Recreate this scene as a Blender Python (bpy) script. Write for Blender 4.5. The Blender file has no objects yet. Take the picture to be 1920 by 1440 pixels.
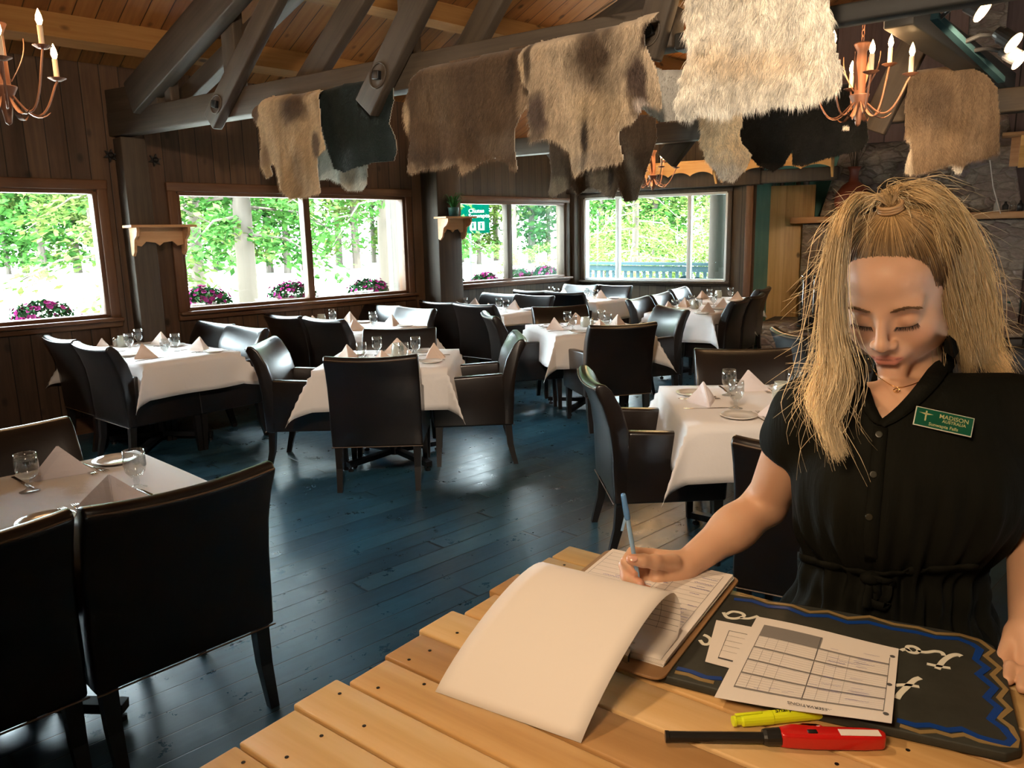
import bpy, bmesh, math, random
import numpy as np
from mathutils import Vector, Matrix, Euler
S = bpy.context.scene
C = S.collection
PI = math.pi
rnd = random.Random(7)
# ---------------------------------------------------------------- camera
HC = 1.6; FPX = 1442.0; PITCH = math.radians(11.0); ROLL = math.radians(1.2)
_fw = Vector((0, math.cos(PITCH), -math.sin(PITCH)))
_r0 = Vector((1, 0, 0)); _u0 = Vector((0, math.sin(PITCH), math.cos(PITCH)))
_rt = _r0*math.cos(ROLL) - _u0*math.sin(ROLL); _up = _u0*math.cos(ROLL) + _r0*math.sin(ROLL)
cam_d = bpy.data.cameras.new('camera'); cam = bpy.data.objects.new('camera', cam_d); C.objects.link(cam)
cam_d.sensor_fit = 'HORIZONTAL'; cam_d.sensor_width = 36.0; cam_d.lens = 36.0*FPX/1920.0
cam_d.clip_start = 0.05; cam_d.clip_end = 400
cam.matrix_world = Matrix(((_rt.x, _up.x, -_fw.x, 0), (_rt.y, _up.y, -_fw.y, 0), (_rt.z, _up.z, -_fw.z, HC), (0, 0, 0, 1)))
S.camera = cam
S.view_settings.view_transform = 'Standard'; S.view_settings.look = 'None'
S.view_settings.exposure = 0.55; S.view_settings.gamma = 1.0; S.view_settings.use_curve_mapping = False
# ---------------------------------------------------------------- world, sun, lamps
w = bpy.data.worlds.new('sky'); S.world = w; w.use_nodes = True
_bg = w.node_tree.nodes['Background']
_bg.inputs[0].default_value = (0.80, 0.92, 1.0, 1); _bg.inputs[1].default_value = 31.0
def lamp(name, kind, loc, aim, energy, color, size=0.1, spot=None, blend=0.6):
    d = bpy.data.lights.new(name, kind); d.energy = energy; d.color = color
    if kind == 'AREA': d.size = size
    elif kind == 'SUN': d.angle = size
    else: d.shadow_soft_size = size
    if kind == 'SPOT': d.spot_size = math.radians(spot); d.spot_blend = blend
    o = bpy.data.objects.new(name, d); C.objects.link(o); o.location = loc
    o.rotation_euler = (Vector(aim)-Vector(loc)).to_track_quat('-Z', 'Y').to_euler()
    return o
lamp('sun', 'SUN', (6, -6, 12), (2, 0, 0), 18.0, (1.0, 0.95, 0.85), 0.02)
lamp('counter_spot', 'SPOT', (-0.75, 1.45, 3.1), (0.40, 1.08, 1.1), 52, (1.0, 0.70, 0.42), 0.09, 75, 0.9)
lamp('hide_spot', 'SPOT', (-0.2, 0.2, 3.0), (0.1, 4.6, 2.45), 470, (1.0, 0.80, 0.60), 0.15, 100, 1.0)
lamp('host_spot', 'SPOT', (-0.75, -0.45, 2.5), (0.45, 1.1, 1.22), 105, (1.0, 0.70, 0.42), 0.28, 58, 1.0)
# ---------------------------------------------------------------- geometry of the place
U = Vector((0.7205, 0.6935, 0)); NI = Vector((0.6935, -0.7205, 0))      # along the left wall; into the room
W = Vector((0.8107, -0.5855, 0)); W4 = Vector((0.855, -0.518, 0)).normalized()
WL0 = Vector((-3.46, 6.62, 0)); A3 = Vector((-0.83, 10.0, 0)); CO = Vector((1.0, 11.78, 0))
def ray(x, y): return _fw + _rt*((x-960)/FPX) - _up*((y-720)/FPX)
CAM = Vector((0, 0, HC))
def onz(x, y, z):
    d = ray(x, y); return CAM + d*((z-HC)/d.z)
def onp(x, y, p, d2):                      # meet of a sight line and an upright plane through p along d2
    n = Vector((d2.y, -d2.x, 0)); q = ray(x, y); return CAM + q*(n.dot(p-CAM)/n.dot(q))
def dep(x, y, d): return CAM + ray(x, y)*d
# ---------------------------------------------------------------- materials
class NM:
    def __init__(s, name, **kw):
        s.m = bpy.data.materials.new(name); s.m.use_nodes = True; s.t = s.m.node_tree; s.n = s.t.nodes
        s.b = s.n['Principled BSDF']; s.out = s.n['Material Output']
        s.set(**kw)
    def set(s, **kw):
        mp = dict(base='Base Color', rough='Roughness', metal='Metallic', spec='Specular IOR Level', coat='Coat Weight', coatr='Coat Roughness',
                  sheen='Sheen Weight', sss='Subsurface Weight', emit='Emission Color', estr='Emission Strength', trans='Transmission Weight', ior='IOR', alpha='Alpha', normal='Normal')
        for k, v in kw.items():
            i = s.b.inputs[mp[k]]
            if isinstance(v, bpy.types.NodeSocket): s.t.links.new(v, i)
            elif isinstance(v, tuple) and len(v) == 3 and i.type == 'RGBA': i.default_value = (*v, 1)
            else: i.default_value = v
        return s
    def node(s, typ, props=None, **ins):
        n = s.n.new(typ)
        for k, v in (props or {}).items(): setattr(n, k, v)
        for k, v in ins.items():
            k = k.replace('_', ' ')
            i = n.inputs[int(k[1:])] if k[0] == 'i' and k[1:].isdigit() else n.inputs[k]
            if isinstance(v, bpy.types.NodeSocket): s.t.links.new(v, i)
            elif isinstance(v, tuple) and len(v) == 3 and i.type == 'RGBA': i.default_value = (*v, 1)
            else: i.default_value = v
        return n
    def math(s, op, a, b=0.0, c=None):
        n = s.node('ShaderNodeMath', {'operation': op}, i0=a, i1=b)
        if c is not None:
            if isinstance(c, bpy.types.NodeSocket): s.t.links.new(c, n.inputs[2])
            else: n.inputs[2].default_value = c
        return n.outputs[0]
    def obj(s, scale=(1, 1, 1), rot=(0, 0, 0), loc=(0, 0, 0), src='Object'):
        tc = s.node('ShaderNodeTexCoord'); mp = s.node('ShaderNodeMapping')
        s.t.links.new(tc.outputs[src], mp.inputs['Vector'])
        mp.inputs['Scale'].default_value = scale; mp.inputs['Rotation'].default_value = rot; mp.inputs['Location'].default_value = loc
        return mp.outputs[0]
    def noise(s, vec, scale=5, detail=4, rough=0.5, out='Fac'):
        return s.node('ShaderNodeTexNoise', Vector=vec, Scale=scale, Detail=detail, Roughness=rough).outputs[out]
    def ramp(s, fac, stops, interp='LINEAR'):
        n = s.node('ShaderNodeValToRGB', Fac=fac); n.color_ramp.interpolation = interp
        el = n.color_ramp.elements
        while len(el) < len(stops): el.new(0.5)
        for e, (p, c) in zip(el, stops): e.position = p; e.color = (*c, 1) if len(c) == 3 else c
        return n.outputs[0]
    def mix(s, f, a, b, mode='MIX'):
        n = s.node('ShaderNodeMix', {'data_type': 'RGBA', 'blend_type': mode})
        for i, v in ((0, f), (6, a), (7, b)):
            if isinstance(v, bpy.types.NodeSocket): s.t.links.new(v, n.inputs[i])
            elif isinstance(v, tuple): n.inputs[i].default_value = (*v, 1)
            else: n.inputs[i].default_value = v
        return n.outputs[2]
    def bump(s, h, strength=0.3, dist=0.01):
        n = s.node('ShaderNodeBump', Height=h, Strength=strength, Distance=dist); s.set(normal=n.outputs[0]); return n
    def sep(s, v):
        n = s.node('ShaderNodeSeparateXYZ', Vector=v); return n.outputs
    def comb(s, x, y, z):
        n = s.node('ShaderNodeCombineXYZ', X=x, Y=y, Z=z); return n.outputs[0]
M = {}
def simple(name, base, rough=0.5, **kw):
    M[name] = NM(name, base=base, rough=rough, **kw).m; return M[name]
def planks(name, dark, mid, light, width=0.14, across='X', along='Z', rough=0.6, groove=0.035, length=0, knots=False, gcol=None, spec=0.3, bump=0.4, coat=0.0, extra=None, gwear=None):
    """sawn boards: each board its own tone, grain along it, a dark gap between boards"""
    k = NM(name, rough=rough, spec=spec, coat=coat)
    v = k.obj(); o = k.sep(v); ix = {'X': 0, 'Y': 1, 'Z': 2}
    a = o[ix[across]]; l = o[ix[along]]
    u = k.math('ADD', k.math('DIVIDE', a, width), 0.5 if width > 4 else 0.0); cell = k.math('FLOOR', u); fr = k.math('FRACT', u)
    seg = 0.0
    if length:
        off = k.node('ShaderNodeTexWhiteNoise', {'noise_dimensions': '1D'}, W=cell).outputs[0]
        lv = k.math('ADD', k.math('DIVIDE', l, length), k.math('MULTIPLY', off, 7.3)); seg = k.math('FLOOR', lv)
    cv = k.comb(cell, seg if not isinstance(seg, float) else 0.0, 0.0)
    rn = k.node('ShaderNodeTexWhiteNoise', {'noise_dimensions': '3D'}, Vector=cv).outputs[0]
    sc = {'X': (30, 1.6, 30), 'Y': (1.6, 30, 30), 'Z': (30, 30, 1.6)}
    st = [30, 30, 30]; st[ix[along]] = 1.5
    gv = k.node('ShaderNodeVectorMath', {'operation': 'ADD'}, i0=k.obj(scale=tuple(st)), i1=k.comb(k.math('MULTIPLY', rn, 50), k.math('MULTIPLY', rn, 31), 0.0)).outputs[0]
    g = k.noise(gv, 1.0, 5, 0.6); g2 = k.noise(v, 2.2, 3, 0.6)
    f = k.math('ADD', k.math('MULTIPLY', g, 0.55), k.math('ADD', k.math('MULTIPLY', rn, 0.35), k.math('MULTIPLY', g2, 0.25)))
    col = k.ramp(f, [(0.32, dark), (0.55, mid), (0.8, light)])
    if knots:
        st2 = [5.0, 5.0, 5.0]; st2[ix[along]] = 3.2
        vo = k.node('ShaderNodeTexVoronoi', {'feature': 'F1'}, Vector=k.obj(scale=tuple(st2)), Scale=1.0).outputs['Distance']
        kf = k.ramp(vo, [(0.07, (1, 1, 1)), (0.16, (0, 0, 0))])
        col = k.mix(kf, col, tuple(x*0.28 for x in mid))
    if extra: col = extra(k, v, col)
    e = k.math('MINIMUM', fr, k.math('SUBTRACT', 1.0, fr))
    gr = k.ramp(e, [(groove*0.35, (1, 1, 1)), (groove, (0, 0, 0))])
    if length:
        fl = k.math('FRACT', lv); e2 = k.math('MINIMUM', fl, k.math('SUBTRACT', 1.0, fl))
        gr2 = k.ramp(e2, [(0.0008, (1, 1, 1)), (0.002, (0, 0, 0))]); gr = k.math('MAXIMUM', gr, gr2)
    col = k.mix(gr, col, gcol or tuple(x*0.2 for x in dark))
    k.set(base=col)
    h = k.math('SUBTRACT', k.math('MULTIPLY', g, 0.25), gr)
    k.bump(h, bump, 0.006); M[name] = k.m; return k
planks('wall_boards', (0.035, 0.018, 0.008), (0.070, 0.036, 0.017), (0.12, 0.066, 0.032), 0.15, rough=0.55, knots=True)
planks('grey_boards', (0.035, 0.025, 0.015), (0.062, 0.046, 0.029), (0.10, 0.076, 0.05), 0.13, rough=0.6)
planks('mauve_boards', (0.07, 0.042, 0.038), (0.11, 0.07, 0.062), (0.15, 0.10, 0.09), 0.3, rough=0.6)
planks('roof_boards', (0.12, 0.046, 0.012), (0.22, 0.09, 0.024), (0.32, 0.145, 0.042), 0.16, 'X', 'Y', rough=0.5, knots=True)
planks('purlin_wood', (0.18, 0.085, 0.026), (0.28, 0.14, 0.044), (0.36, 0.20, 0.07), 5.0, 'Z', 'X', rough=0.5, knots=True)
planks('truss_wood', (0.026, 0.019, 0.012), (0.050, 0.037, 0.025), (0.085, 0.063, 0.043), 9.0, 'X', 'Z', rough=0.6)
planks('casing_wood', (0.055, 0.022, 0.009), (0.095, 0.042, 0.018), (0.15, 0.072, 0.032), 9.0, 'Z', 'X', rough=0.45)
planks('casing_upright', (0.055, 0.022, 0.009), (0.095, 0.042, 0.018), (0.15, 0.072, 0.032), 9.0, 'X', 'Z', rough=0.45)
planks('pine', (0.52, 0.30, 0.10), (0.68, 0.42, 0.16), (0.80, 0.54, 0.25), 0.115, 'X', 'Z', rough=0.4, groove=0.02, gcol=(0.45, 0.25, 0.09), knots=True, bump=0.15)
planks('shelf_wood', (0.25, 0.12, 0.05), (0.42, 0.22, 0.10), (0.55, 0.32, 0.16), 9.0, 'Z', 'X', rough=0.45)
planks('valance_wood', (0.45, 0.22, 0.07), (0.60, 0.32, 0.10), (0.70, 0.42, 0.16), 9.0, 'Z', 'X', rough=0.4)
planks('counter_board', (0.42, 0.20, 0.07), (0.62, 0.34, 0.13), (0.78, 0.50, 0.24), 9.0, 'Y', 'X', rough=0.38, knots=True, bump=0.15)
def _wear(k, v, col):
    n = k.noise(v, 1.3, 6, 0.7); f = k.ramp(n, [(0.66, (0, 0, 0)), (0.80, (1, 1, 1))])
    n2 = k.noise(k.obj(scale=(9, 2.0, 9)), 3.0, 5, 0.8); f2 = k.ramp(n2, [(0.66, (0, 0, 0)), (0.70, (1, 1, 1))])
    d_ = k.ramp(k.noise(v, 0.9, 5, 0.65), [(0.35, (1, 1, 1)), (0.62, (0, 0, 0))]); col = k.mix(k.math('MULTIPLY', d_, 0.62), col, (0.010, 0.014, 0.018))
    sc_ = k.ramp(k.noise(k.obj(scale=(3, 30, 3), rot=(0, 0, 0.5)), 2.0, 6, 0.8), [(0.60, (0, 0, 0)), (0.75, (1, 1, 1))]); col = k.mix(k.math('MULTIPLY', sc_, 0.25), col, (0.16, 0.20, 0.22))
    f3 = k.math('MULTIPLY', f, f2); col = k.mix(f3, col, (0.22, 0.17, 0.13))
    return col
kf = planks('floor_paint', (0.010, 0.050, 0.085), (0.020, 0.082, 0.130), (0.035, 0.11, 0.16), 0.135, 'Y', 'X', rough=0.3, length=2.6, extra=_wear, spec=0.6, bump=0.25, gcol=(0.004, 0.006, 0.008), groove=0.025)
_v = kf.obj(); _n = kf.noise(_v, 7, 6, 0.75)
kf.set(rough=kf.node('ShaderNodeMapRange', Value=_n, i1=0.3, i2=0.7, i3=0.24, i4=0.40).outputs[0])
# leather
k = NM('leather', base=(0.016, 0.010, 0.008), rough=0.30, spec=0.55, coat=0.25, coatr=0.25)
n_ = k.noise(k.obj(), 120, 3, 0.6); n2_ = k.noise(k.obj(), 6, 3, 0.5); k.bump(k.math('ADD', k.math('MULTIPLY', n_, 0.25), n2_), 0.25, 0.006)
k.set(base=k.ramp(k.noise(k.obj(), 3.0, 4), [(0.35, (0.006, 0.0045, 0.004)), (0.7, (0.016, 0.009, 0.006))])); M['leather'] = k.m
simple('piping', (0.12, 0.075, 0.045), 0.35); simple('black_wood', (0.010, 0.008, 0.007), 0.35, coat=0.3)
simple('black_iron', (0.01, 0.01, 0.011), 0.4, metal=0.3)
k = NM('linen', base=(0.80, 0.76, 0.74), rough=0.85, sheen=0.2)
k.bump(k.math('ADD', k.noise(k.obj(), 5.0, 4, 0.55), k.math('MULTIPLY', k.noise(k.obj(), 420, 2), 0.05)), 0.35, 0.02); M['linen'] = k.m
k = NM('napkin', base=(0.76, 0.61, 0.52), rough=0.85, sheen=0.2); k.bump(k.noise(k.obj(), 30, 3), 0.25, 0.006); M['napkin'] = k.m
k = NM('white_napkin', base=(0.78, 0.72, 0.74), rough=0.85); k.bump(k.noise(k.obj(), 30, 3), 0.25, 0.006); M['white_napkin'] = k.m
simple('china', (0.80, 0.76, 0.70), 0.12, coat=0.3); simple('steel', (0.62, 0.60, 0.58), 0.18, metal=1.0)
def thin_glass(name, tint=(1, 1, 1), refl=0.12, rough=0.02, body=0.0, bcol=(1, 1, 1)):
    k = NM(name); k.n.remove(k.b)
    tr = k.node('ShaderNodeBsdfTransparent', Color=tint); gl = k.node('ShaderNodeBsdfGlossy', Color=(1, 1, 1), Roughness=rough)
    lw = k.node('ShaderNodeLayerWeight', Blend=0.45)
    f = k.math('MINIMUM', k.math('ADD', k.math('MULTIPLY', k.math('POWER', lw.outputs['Facing'], 2.2), 0.75), refl), 0.9)
    mx = k.node('ShaderNodeMixShader', Fac=f); k.t.links.new(tr.outputs[0], mx.inputs[1]); k.t.links.new(gl.outputs[0], mx.inputs[2])
    res = mx
    if body:
        df = k.node('ShaderNodeBsdfDiffuse', Color=bcol); res = k.node('ShaderNodeMixShader', Fac=body)
        k.t.links.new(mx.outputs[0], res.inputs[1]); k.t.links.new(df.outputs[0], res.inputs[2])
    k.t.links.new(res.outputs[0], k.out.inputs[0]); M[name] = k.m
thin_glass('goblet_glass', (0.93, 0.95, 0.95), 0.10); thin_glass('pane_glass', (0.97, 1.0, 0.99), 0.03, 0.0)
thin_glass('jar_glass', (0.9, 0.93, 0.9), 0.15, 0.05, 0.35, (0.75, 0.78, 0.72))
k = NM('stone')
v = k.obj(scale=(1.0, 1.0, 1.75)); v2 = k.node('ShaderNodeVectorMath', {'operation': 'ADD'}, i0=v, i1=k.node('ShaderNodeVectorMath', {'operation': 'SCALE'}, i0=k.noise(v, 3.0, 3, 0.6, 'Color'), Scale=0.22).outputs[0]).outputs[0]
ed = k.node('ShaderNodeTexVoronoi', {'feature': 'DISTANCE_TO_EDGE'}, Vector=v2, Scale=5.0).outputs['Distance']
cc = k.node('ShaderNodeTexVoronoi', {'feature': 'F1'}, Vector=v2, Scale=5.0).outputs['Color']
cs = k.ramp(k.sep(cc)[0], [(0.0, (0.22, 0.15, 0.13)), (0.35, (0.32, 0.25, 0.20)), (0.6, (0.40, 0.34, 0.27)), (0.85, (0.26, 0.20, 0.19)), (1.0, (0.46, 0.38, 0.30))])
nn = k.noise(v, 14, 6, 0.7); cs = k.mix(k.ramp(nn, [(0.35, (0.55, 0.55, 0.55)), (0.65, (0, 0, 0))]), cs, (0.10, 0.075, 0.06))
k.set(base=k.mix(k.ramp(ed, [(0.015, (1, 1, 1)), (0.06, (0, 0, 0))]), cs, (0.25, 0.21, 0.165)), rough=0.8)
k.bump(k.math('ADD', k.ramp(ed, [(0.0, (0, 0, 0)), (0.12, (1, 1, 1))]), k.math('MULTIPLY', nn, 0.5)), 0.55, 0.04); M['stone'] = k.m
k = NM('teal_paint', rough=0.6); k.set(base=k.ramp(k.noise(k.obj(), 3, 4), [(0.3, (0.10, 0.30, 0.26)), (0.7, (0.16, 0.40, 0.34))])); M['teal_paint'] = k.m
simple('white_vinyl', (0.62, 0.66, 0.66), 0.4); simple('rust_iron', (0.20, 0.085, 0.045), 0.5, metal=0.4); simple('candle_tube', (0.75, 0.55, 0.38), 0.5)
simple('bulb', (1, 0.8, 0.5), 0.3, emit=(1.0, 0.62, 0.28), estr=26.0); simple('spot_face', (1, 0.9, 0.7), 0.3, emit=(1.0, 0.62, 0.25), estr=9.0)
simple('black_plastic', (0.012, 0.012, 0.012), 0.3); simple('chrome', (0.7, 0.7, 0.7), 0.12, metal=1.0)
simple('dark_green', (0.02, 0.09, 0.075), 0.5); simple('soil_pot', (0.10, 0.05, 0.03), 0.7)
def leafy(name, c1, c2, tr=0.35):
    k = NM(name, rough=1.0, spec=0.0); oi = k.node('ShaderNodeTexCoord').outputs['Object']
    k.set(base=k.ramp(k.noise(oi, 2.5, 4, 0.7), [(0.3, c1), (0.7, c2)])); M[name] = k.m; return k
leafy('leaf_green', (0.012, 0.055, 0.012), (0.045, 0.11, 0.022)); leafy('leaf_pale', (0.035, 0.085, 0.018), (0.10, 0.125, 0.035))
leafy('leaf_dark', (0.010, 0.045, 0.018), (0.03, 0.085, 0.03)); leafy('petal', (0.14, 0.008, 0.05), (0.2, 0.025, 0.12)); leafy('plant_leaf', (0.02, 0.09, 0.02), (0.06, 0.20, 0.05))
k = NM('ground', rough=0.9); k.set(base=k.ramp(k.noise(k.obj(), 0.35, 6, 0.7), [(0.35, (0.55, 0.52, 0.45)), (0.7, (0.72, 0.70, 0.64))])); M['ground'] = k.m
simple('bark', (0.10, 0.085, 0.072), 1.0, spec=0.0); simple('dark_timber', (0.020, 0.018, 0.014), 0.6); simple('deck_grey', (0.040, 0.068, 0.075), 1.0, spec=0.0); simple('deck_blue', (0.014, 0.030, 0.034), 0.9, spec=0.0)
simple('sign_green', (0.0, 0.016, 0.010), 1.0, spec=0.0); simple('sign_white', (0.09, 0.11, 0.11), 1.0, spec=0.0); simple('red_paint', (0.12, 0.006, 0.006), 0.6)
# ---------------------------------------------------------------- mesh helpers
class MB:
    def __init__(s): s.v = []; s.f = []; s.mi = []
    def add(s, vs, fs, mi=0):
        b = len(s.v); s.v += [tuple(q) for q in vs]; s.f += [tuple(i+b for i in f) for f in fs]; s.mi += [mi]*len(fs); return s
    def box(s, c, sz, rz=0.0, mi=0, rot=None):
        hx, hy, hz = sz[0]/2, sz[1]/2, sz[2]/2; R = rot if rot is not None else Matrix.Rotation(rz, 3, 'Z'); c = Vector(c)
        vs = [c + R@Vector((x*hx, y*hy, z*hz)) for z in (-1, 1) for y in (-1, 1) for x in (-1, 1)]
        return s.add(vs, [(0, 2, 3, 1), (4, 5, 7, 6), (0, 1, 5, 4), (2, 6, 7, 3), (0, 4, 6, 2), (1, 3, 7, 5)], mi)
    def beam(s, a, b, wd, ht, side=None, mi=0):
        """bar from a to b; wd measured along side, ht across"""
        a = Vector(a); b = Vector(b); d = (b-a).normalized(); sd = Vector(side) if side is not None else (d.cross(Vector((0, 0, 1))) if abs(d.z) < 0.95 else Vector((1, 0, 0)))
        sd = (sd - d*sd.dot(d)).normalized(); t = d.cross(sd)
        vs = [p + sd*(x*wd/2) + t*(y*ht/2) for p in (a, b) for y in (-1, 1) for x in (-1, 1)]
        return s.add(vs, [(0, 1, 3, 2), (4, 6, 7, 5), (0, 4, 5, 1), (2, 3, 7, 6), (0, 2, 6, 4), (1, 5, 7, 3)], mi)
    def taper(s, a, b, w0, w1, mi=0, n=4):
        a = Vector(a); b = Vector(b); vs = []
        for p, ww in ((a, w0), (b, w1)): vs += [p+Vector((x*ww/2, y*ww/2, 0)) for x, y in ((-1, -1), (1, -1), (1, 1), (-1, 1))]
        return s.add(vs, [(3, 2, 1, 0), (4, 5, 6, 7), (0, 1, 5, 4), (1, 2, 6, 5), (2, 3, 7, 6), (3, 0, 4, 7)], mi)
    def tube(s, pts, r, n=8, mi=0, cap=True):
        pts = [Vector(p) for p in pts]; N = len(pts); rr = r if isinstance(r, (list, tuple)) else [r]*N
        vs = []; up = Vector((0, 0, 1)); last = None
        for i, p in enumerate(pts):
            d = (pts[min(i+1, N-1)] - pts[max(i-1, 0)]).normalized()
            if last is None: x = d.cross(up) if abs(d.dot(up)) < 0.95 else d.cross(Vector((1, 0, 0)))
            else: x = last - d*last.dot(d)
            x.normalize(); last = x; y = d.cross(x)
            vs += [p + (x*math.cos(2*PI*j/n) + y*math.sin(2*PI*j/n))*rr[i] for j in range(n)]
        fs = [(i*n+j, i*n+(j+1) % n, (i+1)*n+(j+1) % n, (i+1)*n+j) for i in range(N-1) for j in range(n)]
        if cap: fs += [tuple(range(n-1, -1, -1)), tuple(range((N-1)*n, N*n))]
        return s.add(vs, fs, mi)
    def lathe(s, prof, n=20, c=(0, 0, 0), mi=0):
        c = Vector(c); vs = []
        for r, z in prof: vs += [c+Vector((r*math.cos(2*PI*j/n), r*math.sin(2*PI*j/n), z)) for j in range(n)]
        fs = [(i*n+j, i*n+(j+1) % n, (i+1)*n+(j+1) % n, (i+1)*n+j) for i in range(len(prof)-1) for j in range(n)]
        return s.add(vs, fs, mi)
    def prism(s, poly, t, o=(0, 0, 0), ax=(1, 0, 0), ay=(0, 0, 1), mi=0):
        """flat outline poly in the ax/ay plane, thickness t along ax x ay"""
        o = Vector(o); ax = Vector(ax); ay = Vector(ay); nz = ax.cross(ay).normalized(); n = len(poly)
        vs = [o+ax*p[0]+ay*p[1]+nz*k for k in (-t/2, t/2) for p in poly]
        fs = [tuple(range(n-1, -1, -1)), tuple(range(n, 2*n))] + [(i, (i+1) % n, n+(i+1) % n, n+i) for i in range(n)]
        return s.add(vs, fs, mi)
    def ball(s, c, r, n=10, m=7, mi=0, sc=(1, 1, 1)):
        prof = [(max(1e-4, math.sin(PI*i/m)), -math.cos(PI*i/m)) for i in range(m+1)]; c = Vector(c); vs = []
        for a, z in prof: vs += [c+Vector((a*r*sc[0]*math.cos(2*PI*j/n), a*r*sc[1]*math.sin(2*PI*j/n), z*r*sc[2])) for j in range(n)]
        fs = [(i*n+j, i*n+(j+1) % n, (i+1)*n+(j+1) % n, (i+1)*n+j) for i in range(m) for j in range(n)]
        return s.add(vs, fs, mi)
    def build(s, name, mat, parent=None, smooth=False, bevel=0.0, seg=2, loc=None, rz=0.0, sub=0):
        me = bpy.data.meshes.new(name); me.from_pydata(s.v, [], s.f)
        for m in (mat if isinstance(mat, (list, tuple)) else [mat]): me.materials.append(M[m])
        if any(s.mi): me.polygons.foreach_set('material_index', s.mi)
        if smooth: me.polygons.foreach_set('use_smooth', [True]*len(s.f))
        me.update(); o = bpy.data.objects.new(name, me); C.objects.link(o)
        if bevel:
            b = o.modifiers.new('b', 'BEVEL'); b.width = bevel; b.segments = seg; b.limit_method = 'ANGLE'; b.harden_normals = False
            me.polygons.foreach_set('use_smooth', [True]*len(s.f))
            b.angle_limit = math.radians(35)
        if sub:
            m_ = o.modifiers.new('s', 'SUBSURF'); m_.levels = sub; m_.render_levels = sub
        if parent is not None: o.parent = parent
        if loc is not None: o.location = loc
        o.rotation_euler.z = rz
        return o
def tag(o, label=None, cat=None, group=None, kind=None):
    if label: o['label'] = label
    if cat: o['category'] = cat
    if group: o['group'] = group
    if kind: o['kind'] = kind
    return o
def thing(name, label, cat, loc=(0, 0, 0), rz=0.0, group=None):
    o = bpy.data.objects.new(name, None); o.empty_display_size = 0.05; C.objects.link(o); o.location = loc; o.rotation_euler.z = rz
    return tag(o, label, cat, group)
KIDS = {}
def copy_tree(o, parent=None):
    c = o.copy(); C.objects.link(c)
    if parent is not None: c.parent = parent
    kids = [k for k in bpy.data.objects if k.parent == o] if o.name not in KIDS else [bpy.data.objects[n] for n in KIDS[o.name]]
    KIDS[o.name] = [k.name for k in kids]
    for k in kids: copy_tree(k, c)
    return c
class Stock:
    """first placing uses the built thing itself, later ones are copies"""
    def __init__(s, o): s.o = o; s.used = False
    def put(s, loc, rz, label, group=None, scale=None):
        o = s.o if not s.used else copy_tree(s.o); s.used = True
        o.location = loc; o.rotation_euler.z = rz; o['label'] = label
        if group: o['group'] = group
        if scale: o.scale = scale
        return o
def struct(o): o['kind'] = 'structure'; return o
def wall_obj(name, origin, d, rects, t, mat, y0=0.0):
    """wall slab in its own frame: x along d, y = outward, rects (x0,x1,z0,z1)"""
    mb = MB()
    for x0, x1, z0, z1 in rects: mb.box(((x0+x1)/2, y0+t/2, (z0+z1)/2), (x1-x0, t, z1-z0))
    o = mb.build(name, mat); o.location = origin; o.rotation_euler.z = math.atan2(d.y, d.x); return struct(o)
# ================================================================ THE ROOM
OUTW = -NI
def wl(s, out=0.0, z=0.0): return WL0 + U*s + OUTW*out + Vector((0, 0, z))
SILL, HEAD = 0.985, 2.02
ANG = math.atan2(U.y, U.x)
fl = MB().box((5.0, -5.6, -0.06), (30, 13.4, 0.12)).build('floor', 'floor_paint'); fl.location = WL0; fl.rotation_euler.z = ANG; struct(fl)
g_ = MB().box((0, 45, -0.75), (220, 200, 0.3)).build('ground', 'ground'); struct(g_)
# left wall with its first two windows, the alcove wall with the third, the far wall with the wide one
wall_obj('wall_left', WL0, U, [(-9, -2.4, 0, 3.1), (-2.4, 0.0, 0, SILL), (-2.4, 0.0, HEAD, 3.1), (0.0, 0.69, 0, 3.1), (0.69, 3.17, 0, SILL), (0.69, 3.17, HEAD, 3.1), (3.17, 3.52, 0, 3.1)], 0.16, 'wall_boards')
A3s = A3 - U*0.62
wall_obj('wall_return', wl(3.52, 0.0), OUTW, [(0.0, 0.75, 0, 3.4)], 0.12, 'grey_boards', -0.06)
wall_obj('wall_alcove', A3, U, [(-0.66, 0.0, 0, 3.4), (0.0, 2.29, 0, SILL), (0.0, 2.29, HEAD, 3.4), (2.29, 2.62, 0, 3.4)], 0.16, 'grey_boards')
wall_obj('wall_back', CO, W4, [(-0.1, 0.16, 0, 4.2), (0.16, 2.27, 0, 0.92), (0.16, 2.27, 2.09, 4.2), (2.27, 2.62, 0, 5.2)], 0.16, 'grey_boards')
RC = CO + W4*2.62
OUT4 = Vector((-W4.y, W4.x, 0))
wall_obj('wall_recess', RC + OUT4*1.5, W4, [(-0.1, 2.5, 0, 5.2)], 0.1, 'teal_paint')
wall_obj('wall_recess_side', RC + OUT4*0.1, OUT4, [(0.0, 1.5, 0, 5.2)], 0.1, 'teal_paint', 0.0)
FP0 = Vector((4.12, 10.95, 0)); FD = W4
wall_obj('wall_chimney_back', FP0 + OUT4*0.75, FD, [(0.5, 12.0, 0, 7.5)], 0.12, 'mauve_boards')
wall_obj('wall_right', wl(14.6, -13.0), -U, [(0.0, 24, 0, 7.2)], 0.15, 'mauve_boards')
wall_obj('wall_behind', wl(-9.0, -13.2), OUTW, [(0.0, 13.3, 0, 7.2)], 0.15, 'wall_boards')
wall_obj('wall_gable', RC + OUT4*0.2, W4, [(-0.1, 2.3, 2.62, 7.5)], 0.1, 'mauve_boards')
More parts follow.
